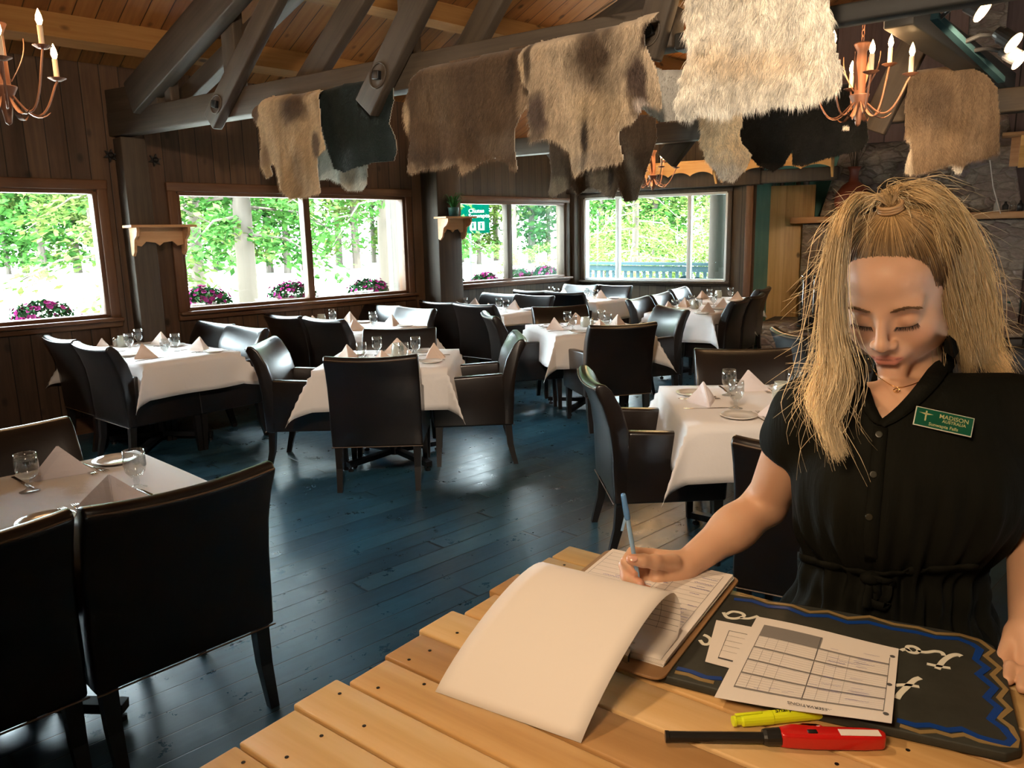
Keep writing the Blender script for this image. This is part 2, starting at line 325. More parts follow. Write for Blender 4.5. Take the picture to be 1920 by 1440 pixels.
# sloping ceiling
TH = math.radians(21.8)
def slope_frame(o, org, x, y):
    z = x.cross(y); o.matrix_world = Matrix(((x.x, y.x, z.x, org.x), (x.y, y.y, z.y, org.y), (x.z, y.z, z.z, org.z), (0, 0, 0, 1)))
UPS = NI*math.cos(TH) + Vector((0, 0, math.sin(TH)))
ce = MB().box((1.5, 3.7, 0.12), (29.0, 9.8, 0.12)).build('ceiling', 'roof_boards'); xx = -U
slope_frame(ce, wl(0, 0, 2.98), xx, UPS*1.0); struct(ce)
DNS = NI*math.cos(TH) - Vector((0, 0, math.sin(TH)))
ce2 = MB().box((1.0, 3.4, 0.12), (30.0, 7.6, 0.12)).build('ceiling_far_slope', 'roof_boards')
slope_frame(ce2, wl(0, 0, 2.98) + UPS*8.35, -U, DNS); struct(ce2)
for i in range(8):
    s_ = 0.55 + i*1.02
    p = MB().box((3.0, s_, -0.04), (26.0, 0.11, 0.2)).build('purlin', 'purlin_wood'); slope_frame(p, wl(0, 0, 2.98), -U, UPS)
    tag(p, ['lowest ceiling purlin just above the left window wall', 'second ceiling purlin up from the window wall', 'third ceiling purlin up from the window wall', 'fourth ceiling purlin up from the window wall',
            'fifth ceiling purlin up from the window wall', 'sixth ceiling purlin up, near the top edge of the photo', 'seventh ceiling purlin up, high over the hides', 'topmost ceiling purlin near the ridge'][i], 'beam', 'horizontal wooden purlins under the roof boards')
# window joinery -------------------------------------------------------
def window(name, org, d, x0, x1, z0, z1, mulls, mats, mull_w=0.05, casing=0.08, frame=0.045, vinyl=False):
    root = bpy.data.objects.new(name, None); C.objects.link(root); root.location = org; root.rotation_euler.z = math.atan2(d.y, d.x); struct(root)
    H_, V_ = mats
    mb = MB(); c = casing; f = frame
    mb.box(((x0+x1)/2, -0.015, z1+c/2+f*0.4), (x1-x0+2*c+f, 0.05, c)).box(((x0+x1)/2, -0.015, z0-c/2-f*0.4), (x1-x0+2*c+f, 0.05, c))
    mb.build('window_casing', H_, root, bevel=0.008)
    for x in (x0-c/2-f*0.4, x1+c/2+f*0.4): MB().box((x, -0.012, (z0+z1)/2), (c, 0.045, z1-z0+f)).build('window_casing', V_, root, bevel=0.008)
    mb = MB().box(((x0+x1)/2, 0.05, z1-f/2+0.03), (x1-x0, 0.12, f)).box(((x0+x1)/2, 0.05, z0+f/2-0.03), (x1-x0, 0.12, f)); mb.build('window_frame', H_ if not vinyl else 'white_vinyl', root, bevel=0.005)
    mb = MB()
    for x in (x0+f/2-0.03, x1-f/2+0.03): mb.box((x, 0.05, (z0+z1)/2), (f, 0.12, z1-z0))
    mb.build('window_frame', V_ if not vinyl else 'white_vinyl', root, bevel=0.005)
    for x, mw in mulls: MB().box((x, 0.05, (z0+z1)/2), (mw, 0.10, z1-z0)).build('mullion', V_ if not vinyl else 'white_vinyl', root, bevel=0.005)
    MB().box(((x0+x1)/2, -0.035, z0-0.012-f*0.4), (x1-x0+2*c+0.04, 0.12, 0.03)).build('window_sill', H_, root, bevel=0.006)
    ed = [x0]+[m[0] for m in mulls]+[x1]
    for a, b in zip(ed[:-1], ed[1:]): MB().box(((a+b)/2, 0.07, (z0+z1)/2), (b-a, 0.006, z1-z0)).build('pane', 'pane_glass', root)
    return root
window('window_1', WL0, U, -2.4, 0.0, SILL, HEAD, [(-1.2, 0.06)], ('casing_wood', 'casing_upright'))
window('window_2', WL0, U, 0.69, 3.17, SILL, HEAD, [(1.97, 0.07)], ('casing_wood', 'casing_upright'))
M['gc'] = M['grey_boards']
window('window_3', A3, U, 0.0, 2.29, SILL, HEAD, [(1.17, 0.09)], ('casing_wood', 'truss_wood'), casing=0.07)
window('window_4', CO, W4, 0.16, 2.27, 0.92, 2.09, [(0.675, 0.05), (1.75, 0.05)], ('truss_wood', 'truss_wood'), casing=0.06, vinyl=True)
# trims along the wall
for (o_, d_, a, b) in ((WL0, U, -9, 3.5), (A3, U, -0.6, 2.6), (CO, W4, 0, 2.6)):
    wall_obj('trim_1', o_, d_, [(a, b, 0, 0.14)], 0.02, 'casing_wood', -0.02)
# pillars
def post(name, label, c, sx, sy, z0, z1, mat='truss_wood', ang=ANG):
    o = MB().box((0, 0, (z0+z1)/2), (sx, sy, z1-z0)).build(name, mat, bevel=0.008); o.location = c; o.rotation_euler.z = ang; return tag(o, label, 'post')
post('timber_post', 'dark timber wall post left of the shelf bracket, between first and second windows', wl(0.30, -0.09), 0.20, 0.2, 0, 2.46)
post('timber_post', 'dark timber post beside the potted plant shelf, between second and third windows', wl(3.60, -0.12), 0.34, 0.34, 0, 2.42)
post('timber_post', 'brown corner post where the alcove and far window walls meet', CO + W4*0.0 - OUT4*0.05, 0.16, 0.16, 0, 2.7, 'grey_boards')
post('timber_post', 'reddish corner post right of the far window beside the teal recess', RC - W4*0.02 - OUT4*0.04, 0.10, 0.16, 0, 2.35, 'casing_upright', math.atan2(W4.y, W4.x))
# header and scalloped valances over the far window
hd = MB().box((1.35, -0.12, 2.30), (2.8, 0.2, 0.26)).build('header_beam', 'truss_wood', bevel=0.01); hd.location = CO; hd.rotation_euler.z = math.atan2(W4.y, W4.x); tag(hd, 'dark header beam running above the far window', 'beam')
hd = MB().box((3.0, -0.12, 2.26), (1.35, 0.16, 0.16)).build('header_beam', 'truss_wood', bevel=0.01); hd.location = CO; hd.rotation_euler.z = math.atan2(W4.y, W4.x); tag(hd, 'dark header beam spanning the teal recess above pine cabinet', 'beam')
def scallop(L, h, n, amp=0.05):
    pts = [(0, h), (0, 0)]
    for i in range(n):
        x0 = L*i/n; w_ = L/n
        for k_ in range(1, 13):
            t = k_/12.0; pts.append((x0+w_*t, amp*(abs(math.sin(PI*t))**0.7) - (0.02 if 0.0 < t < 0.0 else 0)))
    pts.append((L, h)); return pts
def shelf_box(name, label, org, d, L, h, dp, n, mat='valance_wood'):
    t = thing(name, label, 'shelf', org, math.atan2(d.y, d.x))
    MB().prism(scallop(L, h, n), 0.025, (0, -dp, 0)).build('scalloped_front', mat, t)
    MB().box((L/2, -dp/2, h+0.012), (L+0.06, dp+0.06, 0.025)).build('shelf_top', mat, t, bevel=0.004)
    for x in (0.012, L-0.012): MB().prism([(0, h), (-dp, h), (-dp, h*0.45), (-dp*0.6, h*0.2), (-0.03, -0.1), (0, -0.1)], 0.024, (x, 0, 0), (0, 1, 0), (0, 0, 1)).build('end_bracket', mat, t)
    return t
shelf_box('scalloped_shelf', 'long orange scalloped shelf above the far window, left one', CO + W4*0.7 + Vector((0, 0, 2.30)) - OUT4*0.23, W4, 1.5, 0.17, 0.22, 5)
shelf_box('scalloped_shelf', 'orange scalloped shelf above the pine cabinet, right one', CO + W4*2.25 + Vector((0, 0, 2.31)) - OUT4*0.23, W4, 1.38, 0.17, 0.22, 4)
# bracket shelf by the first post and the plant shelf by the second
def bracket_shelf(label, org, d, L, mat='shelf_wood'):
    t = thing('bracket_shelf', label, 'shelf', org, math.atan2(d.y, d.x))
    MB().box((0, -0.09, 0), (L+0.12, 0.22, 0.022)).build('shelf_top', mat, t, bevel=0.003)
    pr = [(-L/2, 0), (-L/2, -0.14), (-L*0.36, -0.155), (-L*0.26, -0.115), (-L*0.08, -0.125), (0, -0.15), (L*0.08, -0.125), (L*0.26, -0.115), (L*0.36, -0.155), (L/2, -0.14), (L/2, 0)]
    MB().prism(pr, 0.02, (0, -0.03, -0.011)).build('back_rail', mat, t)
    for x in (-L/2, L/2): MB().prism([(0.01, 0), (-0.17, 0), (-0.17, -0.03), (-0.145, -0.07), (-0.09, -0.10), (-0.06, -0.20), (-0.02, -0.235), (0.01, -0.22)], 0.022, (x, 0, -0.011), (0, 1, 0), (0, 0, 1)).build('end_bracket', mat, t)
    return t
bracket_shelf('empty carved wooden bracket shelf between first and second windows', wl(0.40, -0.22, 1.73), U, 0.42)
bracket_shelf('small carved bracket shelf holding a potted plant on the second post', wl(3.60, -0.30, 1.80) , U, 0.33)
# round wall hook plates
for s_, z_, l_ in ((0.16, 2.32, 'dark iron star ornament on the wall left of the post'), (0.52, 2.30, 'dark iron star ornament on the wall right of the post')):
    mb = MB()
    pts = [((0.055 if i % 2 == 0 else 0.025)*math.cos(PI*i/6+0.3), (0.055 if i % 2 == 0 else 0.025)*math.sin(PI*i/6+0.3)) for i in range(12)]
    o = mb.prism(pts, 0.03).ball((0, -0.02, 0), 0.025).build('star_ornament', 'black_iron'); o.location = wl(s_, -0.02, z_); o.rotation_euler.z = ANG; tag(o, l_, 'ornament')
# ---------------------------------------------------------------- trusses
T1 = wl(0.245, 0.0); T2 = wl(3.60, 0.0)
def tp(T, s, z, n=0.0):                         # point on a truss plane; n = toward the camera
    return T + W*s + Vector((-0.5855, -0.8107, 0))*n + Vector((0, 0, z))
def sz(T, x, y):
    q = onp(x, y, T, W); return ((q-T).dot(W), q.z)
NT = Vector((-0.5855, -0.8107, 0))
def member(name, label, T, a, b, wd, th, n=0.0, plate=None, mat='truss_wood', cat='beam'):
    """a, b = (along, height) in the truss plane"""
    pa = tp(T, a[0], a[1], n); pb = tp(T, b[0], b[1], n); L = (pb-pa).length; d = (pb-pa).normalized(); y = NT; x = d.cross(y).normalized()*-1
    x = y.cross(d).normalized()
    root = MB().box((0, 0, L/2), (wd, th, L)).build(name, mat, bevel=0.01)
    y2 = d.cross(x).normalized(); root.matrix_world = Matrix(((x.x, y2.x, d.x, pa.x), (x.y, y2.y, d.y, pa.y), (x.z, y2.z, d.z, pa.z), (0, 0, 0, 1)))
    tag(root, label, cat)
    if plate:
        sgn = 1 if y2.dot(NT) > 0 else -1; mb = MB()
        n_ = 24; R_ = wd*0.36
        ring = [Vector((R_*math.cos(2*PI*i/n_), sgn*(th/2+0.004), plate+R_*1.25*math.sin(2*PI*i/n_))) for i in range(n_+1)]
        mb.tube(ring, 0.006, 6, cap=False); mb.build('washer_ring', 'truss_wood', root)
        MB().box((0, sgn*(th/2+0.012), plate), (0.05, 0.03, 0.05), rot=Matrix.Rotation(0.6, 3, 'Y')).build('bolt_nut', 'black_iron', root, bevel=0.004)
    return root
# tie beam, rafters and web members of the first truss
member('tie_beam', 'horizontal timber tie beam carrying the row of hides', T1, (-0.05, 2.57), (5.05, 2.53), 0.19, 0.14)
member('rail_beam', 'slim dark timber rail at upper right beyond the white sheepskin', T1, (5.05, 2.46), (9.5, 2.45), 0.075, 0.10, mat='dark_timber')
member('corbel_beam', 'short stacked timber block on top of tie beam at wall', T1, (-0.05, 2.75), (0.75, 2.72), 0.2, 0.13)
member('rafter_beam', 'broad sloping rafter at upper left, nearest member of the truss', T1, (0.45, 2.72), (6.5, 5.2), 0.26, 0.12, 0.07)
member('rafter_beam', 'darker sloping rafter just behind the nearest one', T1, (0.62, 2.62), (6.5, 4.86), 0.13, 0.10, -0.12)
member('stub_post', 'short upright stub between tie beam and rafter near wall', T1, (0.86, 2.62), (0.86, 2.98), 0.09, 0.08)
member('stub_post', 'second short upright stub, beside the first diagonal brace', T1, (1.62, 2.62), (1.62, 3.3), 0.15, 0.09, -0.04)
a1 = sz(T1, 424, 232); b1 = sz(T1, 543, 0)
def ext(a, b, k): return (a[0]+(b[0]-a[0])*k, a[1]+(b[1]-a[1])*k)
member('diagonal_brace', 'leftmost diagonal brace in front of the tie beam, bolted foot', T1, a1, ext(a1, b1, 1.7), 0.15, 0.08, 0.11, 0.16)
a1 = sz(T1, 540, 172); b1 = sz(T1, 642, 0)
member('diagonal_brace', 'dark diagonal brace second from left, behind the tie beam', T1, a1, ext(a1, b1, 1.8), 0.17, 0.08, -0.11)
a1 = sz(T1, 715, 208); b1 = sz(T1, 820, 0)
member('diagonal_brace', 'middle diagonal brace with a round bolt plate beside black hide', T1, a1, ext(a1, b1, 2.0), 0.165, 0.08, 0.12, 0.22)
a1 = sz(T1, 838, 122); b1 = sz(T1, 902, 0)
member('diagonal_brace', 'dark diagonal brace behind the big brown hide', T1, a1, ext(a1, b1, 2.4), 0.15, 0.08, -0.11)
a1 = sz(T1, 763, 95); b1 = sz(T1, 760, -60)
member('king_post', 'upright timber post above the black sheepskin at left', T1, (a1[0], 2.6), (a1[0], 3.9), 0.11, 0.08, -0.03)
a1 = sz(T1, 1232, 118); b1 = sz(T1, 1266, 0)
member('diagonal_brace', 'diagonal brace with bolt plate left of the white sheepskin', T1, a1, ext(a1, b1, 3.0), 0.135, 0.08, 0.12, 0.11)
# second truss
member('tie_beam', 'far tie beam behind the hides carrying the second row', T2, (-0.1, 2.50), (7.5, 2.47), 0.17, 0.14)
for l_, a_, b_ in (('far diagonal brace seen under the big brown hide', (1.5, 2.42), (2.9, 3.6)), ('far diagonal brace right of the brown hides', sz(T2, 1240, 300), sz(T2, 1330, 180)), ('thick sloping rafter behind the right chandelier', sz(T2, 1640, 248), sz(T2, 1760, 5))):
    member('diagonal_brace', l_, T2, a_, b_, 0.2, 0.1, -0.12 if 'far diag' in l_ else 0.1)
member('rafter_beam', 'rafter of the far truss above the second row of hides', T2, (0.3, 2.72), (6.5, 5.25), 0.24, 0.12)
# beam with lamp rail, running away from the viewer at right
bp = dep(1686, 22, 4.3); bq = dep(1882, 172, 6.6); bq.z = bp.z
o = MB().beam(bp, bq, 0.16, 0.16).build('side_beam', 'dark_timber', bevel=0.01); tag(o, 'dark beam slanting down at upper right beside the track lights', 'beam')
# ================================================================ CHAIRS
def chair_proto():
    t = thing('dining_chair', 'x', 'chair', (0, 0, 0))
    Wd, n = 0.29, 10
    # back: side profile swept across the width, its top rolled outward and dipping at mid-width
    outer = [(-0.285, 0.29), (-0.292, 0.42), (-0.298, 0.56), (-0.315, 0.68), (-0.345, 0.78), (-0.385, 0.865)]
    inner = [(-0.215, 0.29), (-0.215, 0.42), (-0.210, 0.56), (-0.218, 0.66), (-0.245, 0.76), (-0.30, 0.86), (-0.335, 0.893), (-0.37, 0.893)]
    prof = outer + list(reversed(inner)); P_ = len(prof); vs = []
    for i in range(n+1):
        u = -1 + 2*i/n
        for (y, z) in prof:
            k = max(0, (z-0.3)/0.58); vs.append((Wd*u*(1-0.0*k), y - 0.022*(1-u*u)*k, z - 0.014*(1-u*u)*k))
    fs = [(i*P_+j, (i+1)*P_+j, (i+1)*P_+(j+1) % P_, i*P_+(j+1) % P_) for i in range(n) for j in range(P_)]
    fs += [tuple(range(P_)), tuple(n*P_+j for j in range(P_-1, -1, -1))]
    MB().add(vs, fs).build('backrest', 'leather', t, bevel=0.012, seg=3)
    MB().tube([(-Wd, -0.29, 0.292), (Wd, -0.29, 0.292)], 0.003, 6).build('seam_piping', 'piping', t)
    mb = MB().tube([(0.975*Wd*u/4, -0.384-0.022*(1-u*u/16), 0.872-0.014*(1-u*u/16)) for u in range(-4, 5)], 0.0035, 6)
    mb.build('rim_piping', 'piping', t)
    MB().box((0, 0.03, 0.385), (0.45, 0.50, 0.19)).build('seat', 'leather', t, bevel=0.03, seg=3)
    for s in (-1, 1):
        pr = [(-0.25, 0.29), (0.27, 0.29), (0.285, 0.63), (-0.22, 0.655)]
        MB().prism(pr, 0.065, (s*0.2575, 0, 0), (0, 1, 0), (0, 0, 1)).build('armrest', 'leather', t, bevel=0.014, seg=3)
    for x in (-0.25, 0.25):
        mb = MB()
        a, b, c = Vector((x, -0.25, 0.30)), Vector((x, -0.262, 0.15)), Vector((x, -0.30, 0.0))
        mb.taper(a, b, 0.048, 0.042).taper(b, c, 0.042, 0.032); mb.build('leg', 'black_wood', t)
        MB().taper((x, 0.235, 0.30), (x, 0.245, 0.0), 0.048, 0.030).build('leg', 'black_wood', t)
    return t
CH = Stock(chair_proto())
def face(d): return math.atan2(d[1], d[0]) - PI/2           # rotation turning +y to direction d
def chair(x, y, deg, label):
    """deg: heading the sitter faces, measured from +x"""
    return CH.put((x, y, 0), math.radians(deg) - PI/2, label, 'dark leather armchairs around the dining tables')
def chair_b(bx, by, deg, label):                           # given the middle of the backrest's top
    a = math.radians(deg); return chair(bx + 0.34*math.cos(a), by + 0.34*math.sin(a), deg, label)
# ================================================================ TABLES
def table_proto(lx, ly):
    t = thing('dining_table', 'x', 'table')
    MB().box((0, 0, 0.725), (lx, ly, 0.035)).build('tabletop', 'black_wood', t, bevel=0.004)
    MB().lathe([(0.001, 0.05), (0.045, 0.05), (0.045, 0.70), (0.12, 0.705), (0.001, 0.706)], 16).build('pedestal', 'black_iron', t, smooth=False)
    for i in range(4):
        a = PI/4 + i*PI/2; d = Vector((math.cos(a), math.sin(a), 0)); e = d*0.40
        mb = MB().beam(d*0.03+Vector((0, 0, 0.075)), e+Vector((0, 0, 0.05)), 0.05, 0.035); mb.lathe([(0.001, 0), (0.02, 0), (0.02, 0.015), (0.006, 0.02), (0.006, 0.04)], 8, e*0.95)
        mb.build('base_foot', 'black_iron', t)
    return t
def cloth_mesh(lx, ly, d, seed, z=0.7455, fold=0.42):
    """square cloth: flat on top, hanging edges, pointed cone folds at the corners"""
    r = random.Random(seed); hx, hy = lx/2+0.006, ly/2+0.006
    xs = [-hx-d*(1-i/7) for i in range(7)]+[-hx+2*hx*i/10 for i in range(11)]+[hx+d*(i+1)/7 for i in range(7)]
    ys = [-hy-d*(1-i/7) for i in range(7)]+[-hy+2*hy*i/10 for i in range(11)]+[hy+d*(i+1)/7 for i in range(7)]
    ph = [r.uniform(0, 6) for _ in range(8)]; am = [r.uniform(0.3, 1.0) for _ in range(4)]
    vs = []
    for y in ys:
        for x in xs:
            ex, ey = max(0, abs(x)-hx), max(0, abs(y)-hy); sx, sy = (1 if x > 0 else -1), (1 if y > 0 else -1)
            px, py = max(-hx, min(hx, x)), max(-hy, min(hy, y))
            if ex == 0 and ey == 0: vs.append((px, py, z + 0.0012*math.sin(x*9+ph[0])*math.sin(y*8+ph[1])))
            else:
                e = math.hypot(ex, ey); phi = math.atan2(ey, ex)
                bell = math.sin(2*phi)**2 if ex > 0 and ey > 0 else 0.0
                k = fold*bell; hor = e*k; dn = e*math.sqrt(max(0, 1-k*k))
                lean = 0.10+0.05*math.sin((x if ey > 0 else y)*11+ph[2]+sx)*am[0]
                fr = e/d
                wav = 0.014*fr*math.sin((px*7 if ey > 0 else py*7)*1.6+ph[3+(sx > 0)+(2 if ey > 0 else 0)])
                ux, uy = (sx*math.cos(phi), sy*math.sin(phi)); dx, dy = (sx*0.7071, sy*0.7071)
                o = e*lean + wav
                vs.append((px+ux*o*(1-bell)+dx*(hor+o*bell), py+uy*o*(1-bell)+dy*(hor+o*bell), z - dn - 0.0*fr))
    n = len(xs); fs = [(j*n+i, j*n+i+1, (j+1)*n+i+1, (j+1)*n+i) for j in range(len(ys)-1) for i in range(n-1)]
    return MB().add(vs, fs)
def napkin_proto(mat):
    # folded pyramid: two taut wings meeting on a standing ridge, a folded layer under them
    A = Vector((0, 0.012, 0.108)); L = Vector((-0.105, -0.035, 0)); R = Vector((0.105, -0.035, 0)); F = Vector((0.0, 0.085, 0)); mb = MB()
    def wing(P, Q, T, bulge, th):
        n = 6; idx = {}; vs = []; nn = (Q-P).cross(T-P).normalized()
        for i in range(n+1):
            for j in range(n+1-i):
                a, b = i/n, j/n; p = P*(1-a-b)+Q*a+T*b + nn*bulge*27*a*b*(1-a-b); idx[i, j] = len(vs); vs.append(p)
        m = len(vs); vs += [v - nn*th for v in vs]; fs = []
        for i in range(n):
            for j in range(n-i):
                fs.append((idx[i, j], idx[i+1, j], idx[i, j+1])); fs.append((idx[i, j]+m, idx[i, j+1]+m, idx[i+1, j]+m))
                if i+j < n-1: fs.append((idx[i+1, j], idx[i+1, j+1], idx[i, j+1])); fs.append((idx[i+1, j]+m, idx[i, j+1]+m, idx[i+1, j+1]+m))
        mb.add(vs, fs)
        ring = [idx[i, 0] for i in range(n+1)] + [idx[n-j, j] for j in range(1, n+1)] + [idx[0, n-j] for j in range(1, n)]
        fs = [(ring[i], ring[i]+m, ring[(i+1) % len(ring)]+m, ring[(i+1) % len(ring)]) for i in range(len(ring))]; b = len(mb.v)-2*m
        mb.f += [tuple(q+b for q in f) for f in fs]; mb.mi += [0]*len(fs)
    wing(L, F, A, 0.007, 0.004); wing(F, R, A, 0.007, 0.004); wing(L+Vector((0.004, 0, 0.004)), F+Vector((0, 0.008, 0.006)), A*0.93, 0.004, 0.003)
    wing(R, L, A, -0.012, 0.003)
    wing(L*1.04, R*1.04, F*1.06+Vector((0, 0, 0.002)), 0.0, 0.003)
    o = mb.build('napkin', mat, smooth=False); tag(o, 'x', 'napkin'); return o
def goblet_proto():
    o = MB().lathe([(0.0005, 0.0), (0.034, 0.0), (0.034, 0.003), (0.014, 0.008), (0.008, 0.018), (0.012, 0.026), (0.010, 0.036), (0.020, 0.045), (0.033, 0.062), (0.038, 0.085), (0.037, 0.115), (0.0345, 0.138), (0.0335, 0.138), (0.0355, 0.115), (0.036, 0.085), (0.031, 0.064), (0.018, 0.049), (0.0005, 0.046)], 24).build('water_goblet', 'goblet_glass', smooth=True)
    return tag(o, 'x', 'glass')
def plate_proto():
    o = MB().lathe([(0.0005, 0.002), (0.05, 0.002), (0.058, 0.004), (0.083, 0.014), (0.085, 0.016), (0.083, 0.017), (0.056, 0.008), (0.048, 0.006), (0.0005, 0.006)], 32).build('side_plate', 'china', smooth=True); return tag(o, 'x', 'plate')
def fork_proto():
    mb = MB(); mb.prism([(-0.004, -0.10), (0.004, -0.10), (0.0028, 0.02), (0.010, 0.04), (0.011, 0.055), (-0.011, 0.055), (-0.010, 0.04), (-0.0028, 0.02)], 0.002, (0, 0, 0.003), (1, 0, 0), (0, 1, 0))
    for x in (-0.0095, -0.0032, 0.0032, 0.0095): mb.box((x, 0.078, 0.0045), (0.0028, 0.048, 0.0018))
    o = mb.build('fork', 'steel', bevel=0.0005); return tag(o, 'x', 'fork')
def knife_proto():
    o = MB().prism([(-0.006, -0.11), (0.006, -0.11), (0.005, 0.0), (0.009, 0.01), (0.009, 0.085), (0.0, 0.115), (-0.004, 0.10), (-0.005, 0.0)], 0.003, (0, 0, 0.002), (1, 0, 0), (0, 1, 0)).build('knife', 'steel', bevel=0.0008); return tag(o, 'x', 'knife')
def jar_proto():
    t = thing('candle_jar', 'x', 'jar')
    MB().lathe([(0.0005, 0), (0.036, 0), (0.044, 0.012), (0.046, 0.04), (0.043, 0.07), (0.036, 0.086), (0.038, 0.094), (0.035, 0.094), (0.034, 0.086), (0.041, 0.068), (0.043, 0.04), (0.040, 0.014), (0.0005, 0.006)], 20).build('glass_cup', 'jar_glass', t, smooth=True)
    MB().lathe([(0.0005, 0.008), (0.033, 0.008), (0.034, 0.035), (0.0005, 0.036)], 16).build('candle', 'china', t, smooth=True)
    return t
def shaker_proto():
    t = thing('salt_shaker', 'x', 'shaker')
    MB().lathe([(0.0005, 0), (0.018, 0), (0.019, 0.01), (0.016, 0.055), (0.0005, 0.056)], 14).build('glass_body', 'jar_glass', t, smooth=True)
    MB().lathe([(0.0165, 0.052), (0.017, 0.066), (0.008, 0.074), (0.0005, 0.075)], 14).build('cap', 'steel', t, smooth=True); return t
NAPC = Stock(napkin_proto('napkin')); NAPW = Stock(napkin_proto('white_napkin'))
GOB = Stock(goblet_proto()); PLA = Stock(plate_proto()); FRK = Stock(fork_proto()); KNF = Stock(knife_proto()); JAR = Stock(jar_proto()); SHK = Stock(shaker_proto())
TZ = 0.7485
def table(cx, cy, deg, lx, ly, drop, seed, desc, seats, nap='c', cut=True, jar=None, shk=True, fold=0.42):
    """seats: list of (dx, dy, heading of the sitter in table frame deg, words)"""
    a = math.radians(deg); R = Matrix.Rotation(a, 3, 'Z'); c0 = Vector((cx, cy, 0))
    t = table_proto(lx, ly); t.location = c0; t.rotation_euler.z = a; t['label'] = 'black pedestal table under the cloth of the '+desc; t['group'] = 'dining tables'
    cl = cloth_mesh(lx, ly, drop, seed, fold=fold).build('tablecloth', 'linen', smooth=True); cl.location = c0; cl.rotation_euler.z = a
    s = cl.modifiers.new('t', 'SOLIDIFY'); s.thickness = 0.0025; s.offset = 1
    tag(cl, 'cream linen tablecloth draped over the '+desc, 'tablecloth', 'tablecloths')
    rr = random.Random(seed*13)
    for (dx, dy, hd, wd) in seats:
        h = math.radians(hd); f = Vector((math.cos(h), math.sin(h), 0)); lft = Vector((-f.y, f.x, 0)); s0 = Vector((dx, dy, 0))
        def put(st, p, rz, lab, grp):
            q = c0 + R@Vector((p.x, p.y, 0)); return st.put((q.x, q.y, TZ), a+rz, lab, grp)
        jx = rr.uniform(-0.015, 0.015); jr = rr.uniform(-0.35, 0.35)
        put(NAPW if nap == 'w' else NAPC, s0 + f*(0.15+jx), h - PI/2 + PI + jr, 'folded napkin pyramid at the %s of the %s' % (wd, desc), 'folded napkins on the tables')
        put(GOB, s0 + f*0.27 - lft*0.13 + Vector((jx, 0, 0)), 0, 'stemmed water goblet at the %s of the %s' % (wd, desc), 'water goblets on the tables')
        put(PLA, s0 + f*0.13 + lft*0.20, 0, 'small round side plate at the %s of the %s' % (wd, desc), 'side plates on the tables')
        if cut:
            put(FRK, s0 + f*0.14 + lft*0.115, h-PI/2+0.12, 'outer fork at the %s of the %s' % (wd, desc), 'forks on the tables')
            put(FRK, s0 + f*0.15 + lft*0.085, h-PI/2-0.02, 'inner fork at the %s of the %s' % (wd, desc), 'forks on the tables')
            put(KNF, s0 + f*0.14 - lft*0.125, h-PI/2+0.05, 'table knife at the %s of the %s' % (wd, desc), 'knives on the tables')
    if jar is not None:
        q = c0 + R@Vector((jar[0], jar[1], 0)); JAR.put((q.x, q.y, TZ), 0, 'cut glass candle jar on the '+desc, 'candle jars')
        if shk:
            q = c0 + R@Vector((jar[0]+0.08, jar[1]+0.03, 0)); SHK.put((q.x, q.y, TZ), 0, 'small glass salt shaker beside the jar on the '+desc, 'salt shakers')
def four(l): return [(0, -l/2, 90, 'near side'), (l/2, 0, 180, 'right side'), (0, l/2, -90, 'far side'), (-l/2, 0, 0, 'left side')]
def pairs(lx, ly, a='left', b='right', e1='front', e2='rear'):
    # long tables: sitters along the two long sides (x = long axis, +x = far end)
    q = lx*0.24
    return [(-q, ly/2, -90, a+' '+e1+' seat'), (q, ly/2, -90, a+' '+e2+' seat'), (-q, -ly/2, 90, b+' '+e1+' seat'), (q, -ly/2, 90, b+' '+e2+' seat')]
# centre table
table(-0.86, 5.42, -1.5, 0.88, 0.88, 0.27, 3, 'centre table', four(0.88), jar=(0.03, 0.12), shk=False)
chair(-0.87, 5.02, 91, 'armchair at the centre table with its back squarely to the viewer')
chair(-1.42, 5.45, 0, 'armchair on the left side of the centre table, facing right')
chair(-0.30, 5.50, 184, 'armchair on the right side of the centre table, facing left')
chair(-0.88, 5.72, -90, 'armchair on the far side of the centre table, facing the viewer')
# long tables against the window walls; long axis heads for the wall
def wall_table(cx, cy, deg, desc, lx, seed, chairs):
    table(cx, cy, deg, lx, 0.74, 0.25, seed, desc, pairs(lx, 0.74, 'left', 'right', 'front', 'window'), cut=(seed == 11), jar=(lx*0.36, 0.02), fold=0.5)
    for (bx, by, hd, lab) in chairs: chair_b(bx, by, hd, lab)
wall_table(-2.86, 6.08, 140, 'left wall table', 1.30, 11, [
    (-3.49, 5.95, 50, 'armchair seen from behind at far left, nearest the first window'), (-3.00, 5.50, 50, 'armchair seen from behind at left wall table, nearer the aisle'),
    (-2.62, 6.80, -130, 'armchair facing the viewer at left wall table, against the window wall'), (-2.22, 6.42, -130, 'armchair facing the viewer at left wall table, aisle end')])
wall_table(-1.56, 7.56, 140, 'second wall table', 1.30, 12, [
    (-2.18, 7.40, 50, 'armchair seen from behind at second wall table, window end'), (-1.70, 7.02, 50, 'armchair seen from behind at second wall table, aisle end'),
    (-1.38, 8.26, -130, 'armchair facing the viewer at second wall table, window end'), (-0.98, 7.86, -130, 'armchair facing the viewer at second wall table, aisle end')])
wall_table(-0.33, 8.95, 140, 'third wall table', 1.30, 13, [
    (-0.80, 8.64, 50, 'armchair seen from behind at third wall table, beside the second post'), (-0.38, 8.20, 50, 'armchair seen from behind at third wall table, aisle end'),
    (-0.13, 9.56, -130, 'armchair facing the viewer at third wall table, window end'), (0.28, 9.16, -130, 'armchair facing the viewer at third wall table, aisle end')])
